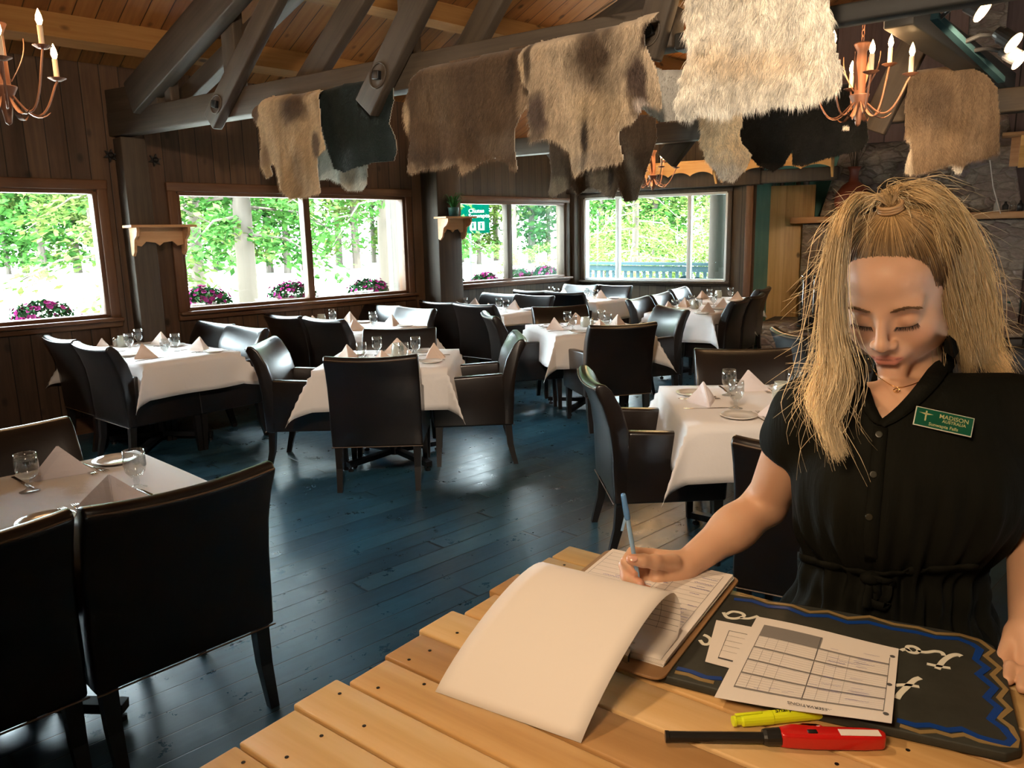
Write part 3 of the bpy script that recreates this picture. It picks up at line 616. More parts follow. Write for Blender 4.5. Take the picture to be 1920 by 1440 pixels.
wall_table(0.82, 10.22, 140, 'farthest corner table', 1.25, 14, [
    (0.28, 9.98, 50, 'armchair seen from behind at farthest corner table, window end'), (0.68, 9.60, 50, 'armchair seen from behind at farthest corner table, aisle end'),
    (1.00, 10.92, -130, 'armchair facing the viewer at farthest corner table, left one'), (1.42, 10.62, -130, 'armchair facing the viewer at farthest corner table, right one')])
# square table behind the centre table, to the right
table(0.70, 7.02, 15, 0.9, 0.9, 0.28, 5, 'square table right of middle', four(0.9), jar=(0.0, 0.05))
chair(0.80, 6.42, 105, 'armchair with its back to the viewer at square table right of middle')
chair(0.15, 7.16, 12, 'armchair on the left side of the square table, facing right')
chair(1.20, 7.20, 197, 'armchair on the right side of square table, window light on its back')
chair(0.58, 7.38, -75, 'armchair on the far side of the square table, facing the viewer')
# two tables under the far window
table(2.03, 8.46, 58, 1.10, 0.72, 0.28, 6, 'nearer far-window table', pairs(1.1, 0.72, 'left', 'right', 'near', 'rear'), cut=False, jar=(0.05, 0.02))
table(2.62, 9.62, 58, 0.85, 0.72, 0.22, 7, 'farther far-window table', [(-0.0, 0.36, -90, 'left side'), (0.0, -0.36, 90, 'right side')], cut=False, jar=(0.25, 0.1))
for bx, by, hd, lab in ((1.42, 8.50, -32, 'armchair left of the nearer far-window table, front one'), (1.76, 9.04, -32, 'armchair left of the nearer far-window table, second one'), (2.15, 9.85, -32, 'armchair left of the farther far-window table'),
                        (2.38, 8.02, 148, 'armchair right of the nearer far-window table, front one seen from behind'), (2.72, 8.56, 148, 'armchair right of nearer far-window table, rear one seen from behind'), (3.12, 9.55, 148, 'armchair right of the farther far-window table beside pine cabinet')):
    chair_b(bx, by, hd, lab)
# table beside the woman
table(1.26, 3.76, -3, 0.90, 0.90, 0.26, 8, 'table beside the woman', four(0.9), nap='w', jar=(0.10, 0.05), shk=False)
chair(0.76, 3.88, 3, 'armchair left of the table beside the woman, facing right')
chair(1.38, 4.30, -95, 'brown armchair behind the table beside the woman, facing the viewer')
chair(1.20, 2.78, 60, 'armchair half hidden by the woman, in front of her table')
chair(2.32, 5.42, 2, 'armchair just left of the womans hair, seen from its side')
chair(4.05, 6.30, 160, 'armchair at the right edge behind the womans shoulder')
# near table at lower left
table(-1.74, 2.36, 46.5, 1.30, 0.80, 0.17, 9, 'near lower-left table', [(0.33, 0.40, -90, 'far right seat'), (-0.33, 0.40, -90, 'far left seat'), (0.33, -0.40, 90, 'near right seat'), (-0.33, -0.40, 90, 'near left seat')], nap='w', jar=None, fold=0.15)
chair_b(-1.00, 2.22, 137, 'large foreground armchair at lower left, its back to the viewer')
chair_b(-1.42, 1.80, 137, 'foreground armchair cut off by the left edge of the photo')
chair_b(-2.05, 2.93, -43, 'armchair across the near table at the left edge, facing the viewer')
# ================================================================ HIDES
from collections import defaultdict
def inside(poly, x, y):
    """vectorised even-odd test"""
    res = np.zeros(x.shape, bool); n = len(poly)
    for i in range(n):
        x0, y0 = poly[i]; x1, y1 = poly[(i+1) % n]
        if y0 == y1: continue
        c = ((y0 > y) != (y1 > y)) & (x < (x1-x0)*(y-y0)/(y1-y0)+x0); res ^= c
    return res
def vnoise(x, y, seed):
    r = np.random.RandomState(seed); g = r.rand(64, 64)
    xi = np.floor(x).astype(int); yi = np.floor(y).astype(int); fx = x-xi; fy = y-yi; fx = fx*fx*(3-2*fx); fy = fy*fy*(3-2*fy)
    a = g[xi % 64, yi % 64]; b = g[(xi+1) % 64, yi % 64]; c = g[xi % 64, (yi+1) % 64]; d = g[(xi+1) % 64, (yi+1) % 64]
    return (a*(1-fx)+b*fx)*(1-fy)+(c*(1-fx)+d*fx)*fy
def fbm(x, y, seed): return (vnoise(x, y, seed)*0.55+vnoise(x*2.1, y*2.1, seed+1)*0.3+vnoise(x*4.3, y*4.3, seed+2)*0.15)
def smooth(a, b, x): t = np.clip((x-a)/(b-a), 0, 1); return t*t*(3-2*t)
k = NM('fur', rough=0.7, sheen=0.12, spec=0.15); at = k.node('ShaderNodeVertexColor', {'layer_name': 'Col'}); k.set(base=at.outputs[0]); M['fur'] = k.m
def np_mesh(name, V, F, mat, col=None, parent=None, smooth_=True):
    """V (n,3) array, F (m,k) array or list of arrays"""
    me = bpy.data.meshes.new(name); F = [np.asarray(f) for f in (F if isinstance(F, list) else [F]) if len(f)]
    me.vertices.add(len(V)); me.vertices.foreach_set('co', np.asarray(V, dtype=np.float32).ravel())
    tot = sum(f.size for f in F); me.loops.add(tot); me.loops.foreach_set('vertex_index', np.concatenate([f.ravel() for f in F]).astype(np.int32))
    cnt = np.concatenate([np.full(len(f), f.shape[1]) for f in F]); st = np.concatenate([[0], np.cumsum(cnt)[:-1]])
    me.polygons.add(len(cnt)); me.polygons.foreach_set('loop_start', st.astype(np.int32)); me.polygons.foreach_set('loop_total', cnt.astype(np.int32))
    if smooth_: me.polygons.foreach_set('use_smooth', np.ones(len(cnt), bool))
    me.materials.append(M[mat]); me.update(calc_edges=True)
    if col is not None:
        ca = me.color_attributes.new('Col', 'FLOAT_COLOR', 'POINT'); c4 = np.ones((len(V), 4), np.float32); c4[:, :3] = col; ca.data.foreach_set('color', c4.ravel())
    o = bpy.data.objects.new(name, me); C.objects.link(o)
    if parent is not None: o.parent = parent
    return o
def hide(name, label, T, n, poly, colf, fl=0.03, dens=1.0, seed=1, wave=0.02, clump=0.0, gravity=0.8, top=0.06, width=0.0022, cat='hide', group='animal hides hung over the beams', th=0.008, parent=None):
    """poly: outline in photo pixels carried onto the truss plane, there a draped sheet with real size, depth and fur"""
    orgn = T + NT*n
    W3 = [onp(x, y, orgn, W) for x, y in poly]; P2 = [((q-orgn).dot(W), q.z) for q in W3]
    a = np.array(P2); lo = a.min(0); hi = a.max(0); h = 0.008
    def pix(s, z):                                   # photo pixel of a sheet point, used only to look up the pelt's pattern
        X = orgn.x + W.x*s; Y = orgn.y + W.y*s; Z = z-HC
        d = Y*_fw.y + Z*_fw.z; rx = X*_rt.x + Y*_rt.y + Z*_rt.z; uy = X*_up.x + Y*_up.y + Z*_up.z
        return 960+FPX*rx/d, 720-FPX*uy/d
    rs = np.random.RandomState(seed)
    ph = rs.rand(6)*6
    def disp(s, z):                                  # folds: run mostly downward, roll back at the top edge
        t = (hi[1]-z)
        d = wave*(0.3+t*1.6)*(np.sin(s*14+ph[0]+1.2*np.sin(z*5+ph[1])) + 0.5*np.sin(s*27+ph[2]+z*6)) + wave*0.6*(fbm(s*6+9, z*6+9, seed+5)-0.5)*2
        return d
    nx = int((hi[0]-lo[0])/h)+3; nz = int((hi[1]-lo[1])/h)+3
    gs = lo[0]-h+np.arange(nx)*h; gz = lo[1]-h+np.arange(nz)*h; GS, GZ = np.meshgrid(gs, gz, indexing='ij')
    cs = (GS[:-1, :-1]+h/2); cz = (GZ[:-1, :-1]+h/2); ins = inside(P2, cs, cz)
    D = disp(GS, GZ)
    # distance to outline from above gives the rolled top
    topz = np.full(nx, lo[1])
    for i in range(nx):
        col_ = inside(P2, np.full(nz, gs[i]), gz); topz[i] = gz[col_].max() if col_.any() else lo[1]
    topz = np.array([topz[max(0, i-9):i+10].max() for i in range(nx)])
    TT = topz[:, None]-GZ; roll = np.clip(1-TT/top, 0, 1)**2*0.06
    def P3(s, z, nd): return np.stack([orgn.x+W.x*s+NT.x*nd, orgn.y+W.y*s+NT.y*nd, z], -1)
    V1 = P3(GS, GZ, D-roll).reshape(-1, 3); V2 = P3(GS, GZ, D-roll-th).reshape(-1, 3)
    id_ = np.arange(nx*nz).reshape(nx, nz); I, J = np.nonzero(ins)
    q = np.stack([id_[I, J], id_[I+1, J], id_[I+1, J+1], id_[I, J+1]], 1); N = nx*nz; qb = q[:, ::-1]+N
    e = [];                                          # rim
    pad = np.pad(ins, 1)
    for di, dj, a_, b_ in ((-1, 0, 0, 3), (1, 0, 2, 1), (0, -1, 1, 0), (0, 1, 3, 2)):
        m = ~pad[1+I+di, 1+J+dj]; e.append(np.stack([q[m][:, a_], q[m][:, b_], q[m][:, b_]+N, q[m][:, a_]+N], 1))
    px_, py_ = pix(GS, GZ); c1 = colf(px_, py_, GS, GZ).reshape(-1, 3); c2 = np.tile(np.array([[0.62, 0.58, 0.50]]), (N, 1))
    V = np.concatenate([V1, V2]); F = np.concatenate([q, qb]+e); used = np.unique(F); mp = np.full(2*N, -1); mp[used] = np.arange(len(used))
    root = np_mesh(name, V[used], mp[F], 'fur', np.concatenate([c1*0.9, c2])[used], parent)
    # fur: tapering hairs rooted on the face of the sheet
    area = ins.sum()*h*h; cnt = int(area*60000*dens); s_ = rs.uniform(lo[0], hi[0], cnt*3); z_ = rs.uniform(lo[1], hi[1], cnt*3); k_ = inside(P2, s_, z_); s_ = s_[k_][:cnt]; z_ = z_[k_][:cnt]; m = len(s_)
    tz = np.interp(s_, gs, topz)-z_; nd = disp(s_, z_)-np.clip(1-tz/top, 0, 1)**2*0.06
    L = fl*(0.55+0.6*rs.rand(m)); sw = (fbm(s_*5, z_*5, seed+8)-0.5)*2.4+rs.normal(0, 0.28, m)
    if clump: sw += (vnoise(s_*32, z_*32, seed+20)-0.5)*clump; L *= 0.7+0.6*vnoise(s_*25+4, z_*25, seed+21)
    out = 0.35+0.35*rs.rand(m)+(vnoise(s_*30, z_*30, seed+30)-0.5)*clump*0.6; dn = -gravity*(0.7+0.5*rs.rand(m))
    nr = np.sqrt(sw**2*0.5+out**2+dn**2); ds, dz, do = sw*0.7/nr*L, dn/nr*L, out/nr*L
    w_ = width*(0.7+0.6*rs.rand(m)); A = P3(s_-w_/2, z_, nd); B = P3(s_+w_/2, z_, nd); mid1 = P3(s_+ds*0.55-w_*0.3, z_+dz*0.5, nd+do*0.65); mid2 = P3(s_+ds*0.55+w_*0.3, z_+dz*0.5, nd+do*0.65); tip = P3(s_+ds, z_+dz-0.15*L, nd+do)
    VV = np.stack([A, B, mid2, mid1, tip], 1).reshape(-1, 3); b = np.arange(m)*5; FQ = np.stack([b, b+1, b+2, b+3], 1); FT = np.stack([b+3, b+2, b+4], 1)
    px_, py_ = pix(s_, z_); cc = colf(px_, py_, s_, z_)*(0.55+0.8*rs.rand(m)**1.3)[:, None]
    fur = np_mesh('fur', VV, [FQ, FT], 'fur', np.repeat(cc, 5, 0), root)
    if parent is None: tag(root, label, cat, group)
    return root
def A3_(c): return np.array(c)[None, :] if np.ndim(c) == 1 else c
def lay(*ls):
    """base colour then (mask, colour) layers"""
    base = ls[0]
    def f(x, y, s, z):
        out = np.ones(x.shape+(3,))*np.array(base)
        for mk, c in ls[1:]:
            m = np.clip(mk(x, y, s, z), 0, 1)[..., None]; out = out*(1-m)+np.array(c)*m
        nz_ = (0.62+0.45*fbm(s*7+3, z*4+3, 77)+0.35*vnoise(s*60+5, z*9+2, 79))[..., None]
        return out*nz_
    return f
def ell(cx, cy, rx, ry, soft=0.5, amp=1.0, sd=3):
    def m(x, y, s, z):
        d = np.sqrt(((x-cx)/rx)**2+((y-cy)/ry)**2)+(fbm(x/18.0, y/26.0, sd)-0.5)*0.7
        return amp*(1-smooth(1-soft, 1+soft*0.4, d))
    return m
def below(y0, w_=20, sd=5): return lambda x, y, s, z: smooth(y0-w_, y0+w_, y+(fbm(x/15.0, y/15.0, sd)-0.5)*30)
CREAM = (0.50, 0.36, 0.21); BRN = (0.125, 0.078, 0.045); DBR = (0.06, 0.038, 0.024); TAN = (0.34, 0.24, 0.15); WHT = (0.74, 0.70, 0.62); GRY = (0.30, 0.25, 0.20)
hide('reindeer_hide', 'cream and tan reindeer hide, leftmost of the hanging row', T1, 0.16, [(468, 198), (500, 178), (545, 173), (575, 168), (592, 166), (600, 190), (604, 235), (616, 280), (600, 292), (588, 288), (590, 330), (602, 362), (575, 366), (545, 373), (535, 355), (530, 330), (522, 308), (505, 300), (498, 312), (504, 328), (495, 333), (487, 312), (484, 262), (480, 235), (470, 218)],
     lay(CREAM, (ell(550, 195, 30, 38, 0.6), BRN), (ell(472, 210, 10, 30, 0.4), BRN), (ell(592, 270, 14, 30, 0.4), BRN), (ell(492, 290, 10, 26, 0.5), TAN), (ell(560, 320, 9, 50, 0.7, 0.6), TAN)), 0.028, 1.0, 11, 0.022)
hide('reindeer_hide_flap', 'pale rear flap of leftmost hide, white fringe below the black sheepskin', T1, -0.13, [(590, 200), (612, 200), (640, 250), (688, 300), (686, 345), (680, 356), (655, 357), (642, 345), (612, 334), (592, 340), (588, 300)],
     lay((0.50, 0.50, 0.44), (ell(655, 330, 20, 30, 0.5, 0.8), TAN)), 0.025, 0.8, 12, 0.012)
hide('black_sheepskin', 'black sheepskin hanging between leftmost hide and middle brace', T1, 0.09, [(586, 172), (596, 160), (640, 150), (690, 138), (722, 139), (736, 150), (740, 190), (728, 232), (741, 258), (744, 280), (735, 300), (702, 304), (670, 314), (640, 323), (624, 316), (613, 280), (601, 232), (590, 195)],
     lay((0.007, 0.014, 0.011)), 0.014, 1.1, 13, 0.010, clump=0.8, cat='sheepskin')
hide('reindeer_hide', 'large dark brown hide right of the middle brace', T1, 0.20, [(772, 150), (782, 128), (800, 119), (850, 108), (900, 98), (940, 88), (975, 80), (992, 90), (1000, 140), (996, 185), (978, 215), (965, 245), (968, 290), (974, 318), (960, 312), (942, 298), (925, 296), (898, 303), (884, 316), (870, 326), (862, 306), (840, 312), (812, 316), (790, 316), (768, 325), (763, 316), (766, 290), (772, 262), (762, 232), (759, 205), (766, 180)],
     lay(BRN, (ell(820, 180, 40, 80, 0.6, 0.6), (0.20, 0.135, 0.08)), (ell(764, 225, 10, 40, 0.5), CREAM), (ell(985, 180, 16, 40, 0.5, 0.9), TAN), (below(306, 8), TAN), (ell(958, 130, 10, 50, 0.6, 0.8), DBR), (ell(800, 290, 30, 25, 0.6, 0.7), DBR), (ell(940, 270, 40, 30, 0.6, 0.6), (0.22, 0.16, 0.11))), 0.034, 1.0, 14, 0.016)
hide('reindeer_hide', 'big cream reindeer hide with dark spine stripe, centre of the row', T1, 0.30, [(970, 105), (978, 84), (1000, 72), (1035, 66), (1070, 60), (1130, 45), (1180, 31), (1224, 18), (1228, 28), (1208, 60), (1212, 90), (1232, 128), (1243, 180), (1242, 205), (1228, 196), (1200, 192), (1194, 212), (1182, 230), (1166, 236), (1160, 248), (1162, 275), (1167, 300), (1140, 309), (1112, 315), (1095, 322), (1080, 329), (1069, 320), (1063, 285), (1040, 264), (1020, 258), (996, 266), (993, 232), (992, 170), (978, 150)],
     lay((0.50, 0.385, 0.26), (ell(1112, 98, 52, 78, 0.7), (0.085, 0.055, 0.034)), (ell(1192, 160, 24, 72, 0.4), (0.085, 0.056, 0.042)), (ell(1215, 65, 14, 30, 0.4), DBR), (ell(1008, 215, 20, 48, 0.45), (0.13, 0.09, 0.07)), (ell(988, 115, 8, 50, 0.4, 0.9), DBR), (ell(978, 130, 6, 30, 0.4, 0.8), CREAM), (ell(1103, 250, 8, 80, 0.6, 1.0), (0.04, 0.03, 0.022)), (ell(1130, 200, 60, 40, 0.6, 0.6), (0.50, 0.37, 0.22)), (ell(1110, 300, 50, 20, 0.6, 0.5), GRY), (ell(1200, 195, 18, 16, 0.6), (0.50, 0.42, 0.36))), 0.032, 1.0, 15, 0.022)
hide('reindeer_hide_flap', 'pale grey underside flap between cream hide and white sheepskin', T1, 0.10, [(1215, 120), (1240, 130), (1290, 125), (1300, 190), (1270, 225), (1240, 228), (1215, 215), (1200, 200)],
     lay((0.34, 0.32, 0.28)), 0.012, 0.5, 16, 0.012)
wh = hide('white_sheepskin', 'large fluffy white sheepskin nearest the viewer at upper right', T1, 0.42, [(1296, -75), (1425, -95), (1558, -80), (1556, 0), (1554, 20), (1562, 60), (1568, 95), (1579, 138), (1577, 162), (1560, 178), (1500, 190), (1440, 196), (1380, 204), (1330, 211), (1292, 219), (1270, 213), (1266, 190), (1280, 150), (1294, 112), (1290, 60), (1287, 20)],
     lay((0.86, 0.79, 0.66), (ell(1400, 110, 120, 40, 0.8, 0.7), (0.80, 0.62, 0.40)), (below(190, 20), (0.84, 0.80, 0.70))), 0.045, 2.6, 17, 0.012, clump=1.7, cat='sheepskin', width=0.0022)
tg_ = dep(1461, 88, 3.13)
o = MB().box((0, 0, 0), (0.05, 0.004, 0.05), rot=Matrix.Rotation(0.5, 3, 'Y')).build('paper_tag', 'deck_grey', wh)
o.location = tg_; o.rotation_euler.z = -0.62
hide('reindeer_hide', 'mottled brown hide in the second row, below the cream hide', T2, 0.18, [(1040, 215), (1110, 212), (1166, 214), (1196, 214), (1228, 216), (1231, 260), (1216, 310), (1205, 345), (1192, 374), (1170, 378), (1161, 352), (1155, 371), (1140, 368), (1112, 350), (1098, 352), (1085, 367), (1076, 350), (1052, 361), (1030, 371), (1025, 360), (1033, 325), (1032, 262)],
     lay(BRN, (ell(1050, 350, 30, 22, 0.5, 0.7), TAN), (ell(1130, 340, 30, 26, 0.5, 0.6), TAN), (ell(1180, 330, 14, 60, 0.6, 0.5), (0.2, 0.14, 0.09)), (ell(1148, 330, 6, 30, 0.5), DBR)), 0.035, 0.7, 21, 0.02)
hide('white_sheepskin', 'small white sheepskin hanging below the large white one', T2, 0.30, [(1312, 180), (1388, 180), (1392, 225), (1386, 250), (1390, 270), (1409, 290), (1396, 320), (1376, 341), (1350, 330), (1326, 300), (1314, 268)],
     lay((0.78, 0.66, 0.46), (below(300, 30), (0.84, 0.80, 0.72))), 0.04, 0.9, 22, 0.012, clump=1.8, cat='sheepskin', width=0.004)
hide('black_sheepskin', 'wide black sheepskin behind the right chandelier', T2, 0.22, [(1384, 180), (1500, 170), (1612, 150), (1622, 215), (1628, 262), (1616, 280), (1545, 298), (1502, 311), (1486, 308), (1486, 280), (1470, 310), (1450, 322), (1422, 310), (1396, 284), (1386, 250)],
     lay((0.005, 0.005, 0.004), (lambda x, y, s, z: np.where((np.abs(x-1587) < 6) & (np.abs(y-240) < 4), 1.0, 0), (0.8, 0.72, 0.6)), (lambda x, y, s, z: np.where(y > 305, 0.5, 0), (0.03, 0.02, 0.012))), 0.022, 0.9, 23, 0.010, clump=1.0, cat='sheepskin', width=0.0035)
hide('reindeer_hide', 'taupe brown hide hanging in front of the stone chimney', T2, 0.20, [(1704, 142), (1720, 128), (1760, 124), (1805, 118), (1850, 140), (1870, 165), (1875, 230), (1874, 285), (1850, 297), (1812, 304), (1802, 324), (1790, 322), (1782, 308), (1750, 317), (1714, 329), (1698, 324), (1701, 300), (1710, 276), (1697, 258), (1696, 200)],
     lay((0.21, 0.145, 0.09), (ell(1760, 190, 30, 60, 0.8, 0.7), (0.13, 0.09, 0.06)), (ell(1703, 300, 10, 40, 0.5, 0.8), (0.5, 0.42, 0.32)), (ell(1795, 320, 16, 12, 0.6), WHT), (ell(1840, 220, 20, 60, 0.7, 0.6), (0.27, 0.19, 0.12))), 0.035, 0.7, 24, 0.02)
# ================================================================ CHANDELIERS
def chandelier(label, c, sc, rot, narm=6, chain=1.2, glow=42):
    t = thing('chandelier', label, 'chandelier', c, rot, 'wrought chandeliers with candle bulbs'); t.scale = (sc, sc, sc)
    MB().lathe([(0.002, -0.20), (0.014, -0.19), (0.022, -0.14), (0.035, -0.07), (0.055, -0.03), (0.056, -0.022), (0.03, -0.02), (0.028, 0.15), (0.026, 0.21), (0.046, 0.255), (0.042, 0.262), (0.002, 0.262)], 16).build('body', 'rust_iron', t, smooth=False, bevel=0.002)
    for i in range(narm):
        a = 2*PI*i/narm; d = Vector((math.cos(a), math.sin(a), 0)); up_ = 0.10 if i % 3 == 0 else 0.0; rr_ = 0.27 if i % 3 else 0.2
        pts = []
        for k_ in range(15):
            u = k_/14; r_ = 0.03+(rr_-0.03)*u**0.9; z = -0.06-0.085*math.sin(PI*min(1, u*1.1))+ (0.10+up_)*u**4
            pts.append(d*r_+Vector((0, 0, z)))
        e = pts[-1]; MB().tube(pts, 0.0055, 6).build('arm', 'rust_iron', t)
        cu = MB().lathe([(0.001, 0), (0.02, 0.002), (0.042, 0.014), (0.043, 0.016), (0.018, 0.008), (0.001, 0.008)], 14, e).build('drip_dish', 'rust_iron', t)
        MB().lathe([(0.001, 0), (0.0125, 0), (0.0125, 0.095), (0.001, 0.096)], 10, e+Vector((0, 0, 0.01))).build('candle', 'candle_tube', t)
        MB().lathe([(0.001, 0), (0.009, 0.004), (0.0155, 0.024), (0.012, 0.045), (0.004, 0.066), (0.0005, 0.074)], 12, e+Vector((0, 0, 0.105))).build('bulb', 'bulb', t, smooth=True)
        a2 = a+PI/narm; d2 = Vector((math.cos(a2), math.sin(a2), 0)); s2 = Vector((-d2.y, d2.x, 0)); mb = MB()
        vs = []; n_ = 8
        for k_ in range(n_+1):
            u = k_/n_; w2 = 0.014*math.sin(PI*min(0.98, u+0.05)); p = d2*(0.03+0.15*u)+Vector((0, 0, -0.07-0.09*math.sin(PI*u*0.75)))
            vs += [p-s2*w2, p+s2*w2, p+Vector((0, 0, 0.005))]
        fs = [];
        for k_ in range(n_): b_ = 3*k_; fs += [(b_, b_+3, b_+5, b_+2), (b_+2, b_+5, b_+4, b_+1), (b_+1, b_+4, b_+3, b_)]
        mb.add(vs, fs).build('lower_leaf', 'rust_iron', t)
    for i in range(4):
        a = 0.5+PI/2*i; d = Vector((math.cos(a), math.sin(a), 0)); s2 = Vector((-d.y, d.x, 0)); vs = []; n_ = 8
        for k_ in range(n_+1):
            u = k_/n_; w2 = 0.012*math.sin(PI*min(0.98, u+0.08)); p = d*(0.035+0.05*math.sin(PI*u*0.7)+0.03*u*u)+Vector((0, 0, 0.0+0.2*u))
            vs += [p-s2*w2, p+s2*w2, p-d*0.004]
        fs = []
        for k_ in range(n_): b_ = 3*k_; fs += [(b_, b_+3, b_+5, b_+2), (b_+2, b_+5, b_+4, b_+1), (b_+1, b_+4, b_+3, b_)]
        MB().add(vs, fs).build('upright_leaf', 'rust_iron', t)
    mb = MB(); n_ = int(chain/0.035)
    for i in range(n_):
        z = 0.262+0.02+i*0.034; q = [Vector((0.009*math.cos(2*PI*j/10)*(1 if i % 2 else 0), 0.009*math.cos(2*PI*j/10)*(0 if i % 2 else 1), z+0.022*math.sin(2*PI*j/10))) for j in range(11)]
        mb.tube(q, 0.0028, 4, cap=False)
    mb.build('chain', 'rust_iron', t)
    d_ = bpy.data.lights.new('chandelier_glow', 'POINT'); d_.energy = glow*sc; d_.color = (1.0, 0.58, 0.26); d_.shadow_soft_size = 0.2*sc
    l = bpy.data.objects.new('chandelier_glow', d_); C.objects.link(l); l.location = Vector(c)+Vector((0, 0, 0.22*sc)); return t
chandelier('rusty chandelier with candle bulbs, in front of black sheepskin at right', dep(1612, 170, 4.7), 1.05, 0.3, 6, 1.6, 30)
chandelier('rusty chandelier cut by the left edge of the photo', dep(6, 152, 4.0), 1.1, 0.05, 6, 1.6, 16)
chandelier('small distant chandelier between brown hide and white sheepskin', dep(1224, 325, 9.0), 1.0, 0.7, 6, 1.5)
# ================================================================ TRACK LIGHTS
t = thing('track_light', 'black track with three lit spot heads at the upper right corner', 'spotlight', (0, 0, 0))
pa, pb = dep(1752, 30, 3.6), dep(1878, 150, 4.3)
MB().beam(pa, pb, 0.035, 0.03).build('rail', 'deck_blue', t)
for (x, y, d, ax, ay) in ((1842, 20, 3.4, 1.0, -0.25), (1900, 80, 3.7, 0.8, -0.7), (1912, 112, 3.8, 1.0, -0.3)):
    c = dep(x, y, d); dr = (Vector((ax*0.5, -0.55, -0.55))).normalized(); up2 = dr.orthogonal().normalized(); b = c - dr*0.10
    h = MB().tube([b, b+dr*0.03, b+dr*0.031, b+dr*0.10, c], [0.03, 0.033, 0.04, 0.04, 0.055], 18).build('spot_head', 'black_plastic', t)
    MB().tube([c+dr*0.0005, c+dr*0.003], [0.05, 0.05], 18).build('lit_face', 'spot_face', h)
    tt = ((b-pa).dot((pb-pa).normalized())); q = pa+(pb-pa).normalized()*max(0.05, min((pb-pa).length, tt))
    MB().tube([b+dr*0.02, (b+q)/2+Vector((0, 0, 0.01)), q], 0.011, 8).build('swivel_arm', 'black_plastic', t)
    l_ = lamp('track_spot', 'SPOT', c+dr*0.02, {1842: (3.9, 11.2, 1.9), 1900: (5.2, 10.4, 1.6), 1912: (3.0, 6.2, 2.3)}[x], {1842: 420, 1900: 420, 1912: 110}[x], (1.0, 0.72, 0.45), 0.05, 42, 1.0)
# silver wire stretched from the truss over the cream hide
a_, b_ = dep(1068, 56, 4.1), dep(1165, -8, 3.4)
tag(MB().tube([a_, b_], 0.004, 6).build('conduit', 'chrome'), 'thin bright metal conduit running above the cream hide', 'pipe')
# ================================================================ FIREPLACE SIDE
fp = thing('fireplace', 'rough stone fireplace with tapering chimney behind the woman', 'fireplace', FP0, math.atan2(FD.y, FD.x))
def quad_block(name, xs0, xs1, z0, z1, y0, y1, mat='stone', parent=fp):
    (a0, b0), (a1, b1) = xs0, xs1
    vs = [(a0, y0, z0), (b0, y0, z0), (b0, y1, z0), (a0, y1, z0), (a1, y0, z1), (b1, y0, z1), (b1, y1, z1), (a1, y1, z1)]
    return MB().add(vs, [(3, 2, 1, 0), (4, 5, 6, 7), (0, 1, 5, 4), (1, 2, 6, 5), (2, 3, 7, 6), (3, 0, 4, 7)]).build(name, mat, parent, bevel=0.02)
quad_block('lower_breast', (-0.02, 2.62), (-0.02, 2.62), 0, 1.66, 0.0, 0.75)
quad_block('chimney', (0.18, 2.55), (0.62, 2.2), 1.76, 3.4, 0.12, 0.75)
quad_block('upper_chimney', (0.62, 2.2), (0.66, 2.16), 3.4, 7.2, 0.12, 0.75)
MB().box((1.6, 0.02, 1.71), (3.5, 0.42, 0.085)).build('mantel', 'shelf_wood', fp, bevel=0.012)
quad_block('hearth', (-0.35, 3.2), (-0.35, 3.2), 0, 0.36, -0.95, 0.0)
quad_block('firebox_opening', (0.9, 1.9), (0.95, 1.85), 0.37, 1.05, -0.01, 0.05, 'black_iron')
def onf(x, y, out=0.0): return onp(x, y, FP0 - OUT4*out, FD)
# pine cabinet
c = onz(1427, 640, 0.05); cd = W4; t = thing('pine_cabinet', 'tall pale pine plank cabinet between far window and fireplace', 'cabinet', (3.72, 11.25, 0), math.atan2(W4.y, W4.x)+0.30)
MB().box((0.31, 0.012, 1.13), (0.62, 0.024, 2.14)).build('plank_front', 'pine', t, bevel=0.003)
MB().box((0.31, 0.16, 1.10), (0.64, 0.27, 2.12)).build('carcass', 'grey_boards', t, bevel=0.003)
for i, (dx, h_, r_, mt) in enumerate(((0.06, 0.10, 0.035, 'jar_glass'), (0.16, 0.08, 0.05, 'steel'), (0.28, 0.10, 0.035, 'goblet_glass'), (0.38, 0.08, 0.05, 'steel'), (0.5, 0.11, 0.04, 'jar_glass'))):
    a = math.atan2(W4.y, W4.x)+0.30; p = Vector((3.72, 11.25, 2.2))+Vector((math.cos(a), math.sin(a), 0))*dx+Vector((-math.sin(a), math.cos(a), 0))*0.10
    o = MB().lathe([(0.001, 0), (r_, 0), (r_, h_*0.8), (r_*0.8, h_), (0.001, h_)], 14).build('glass_jar', mt, smooth=False); o.location = p
    tag(o, ['leftmost small clear jar on top of the pine cabinet', 'left shiny metal bowl on top of the pine cabinet', 'middle clear glass on top of the pine cabinet', 'right shiny metal bowl on top of the pine cabinet', 'rightmost clear jar on top of the pine cabinet'][i], 'jar', 'jars on the pine cabinet')
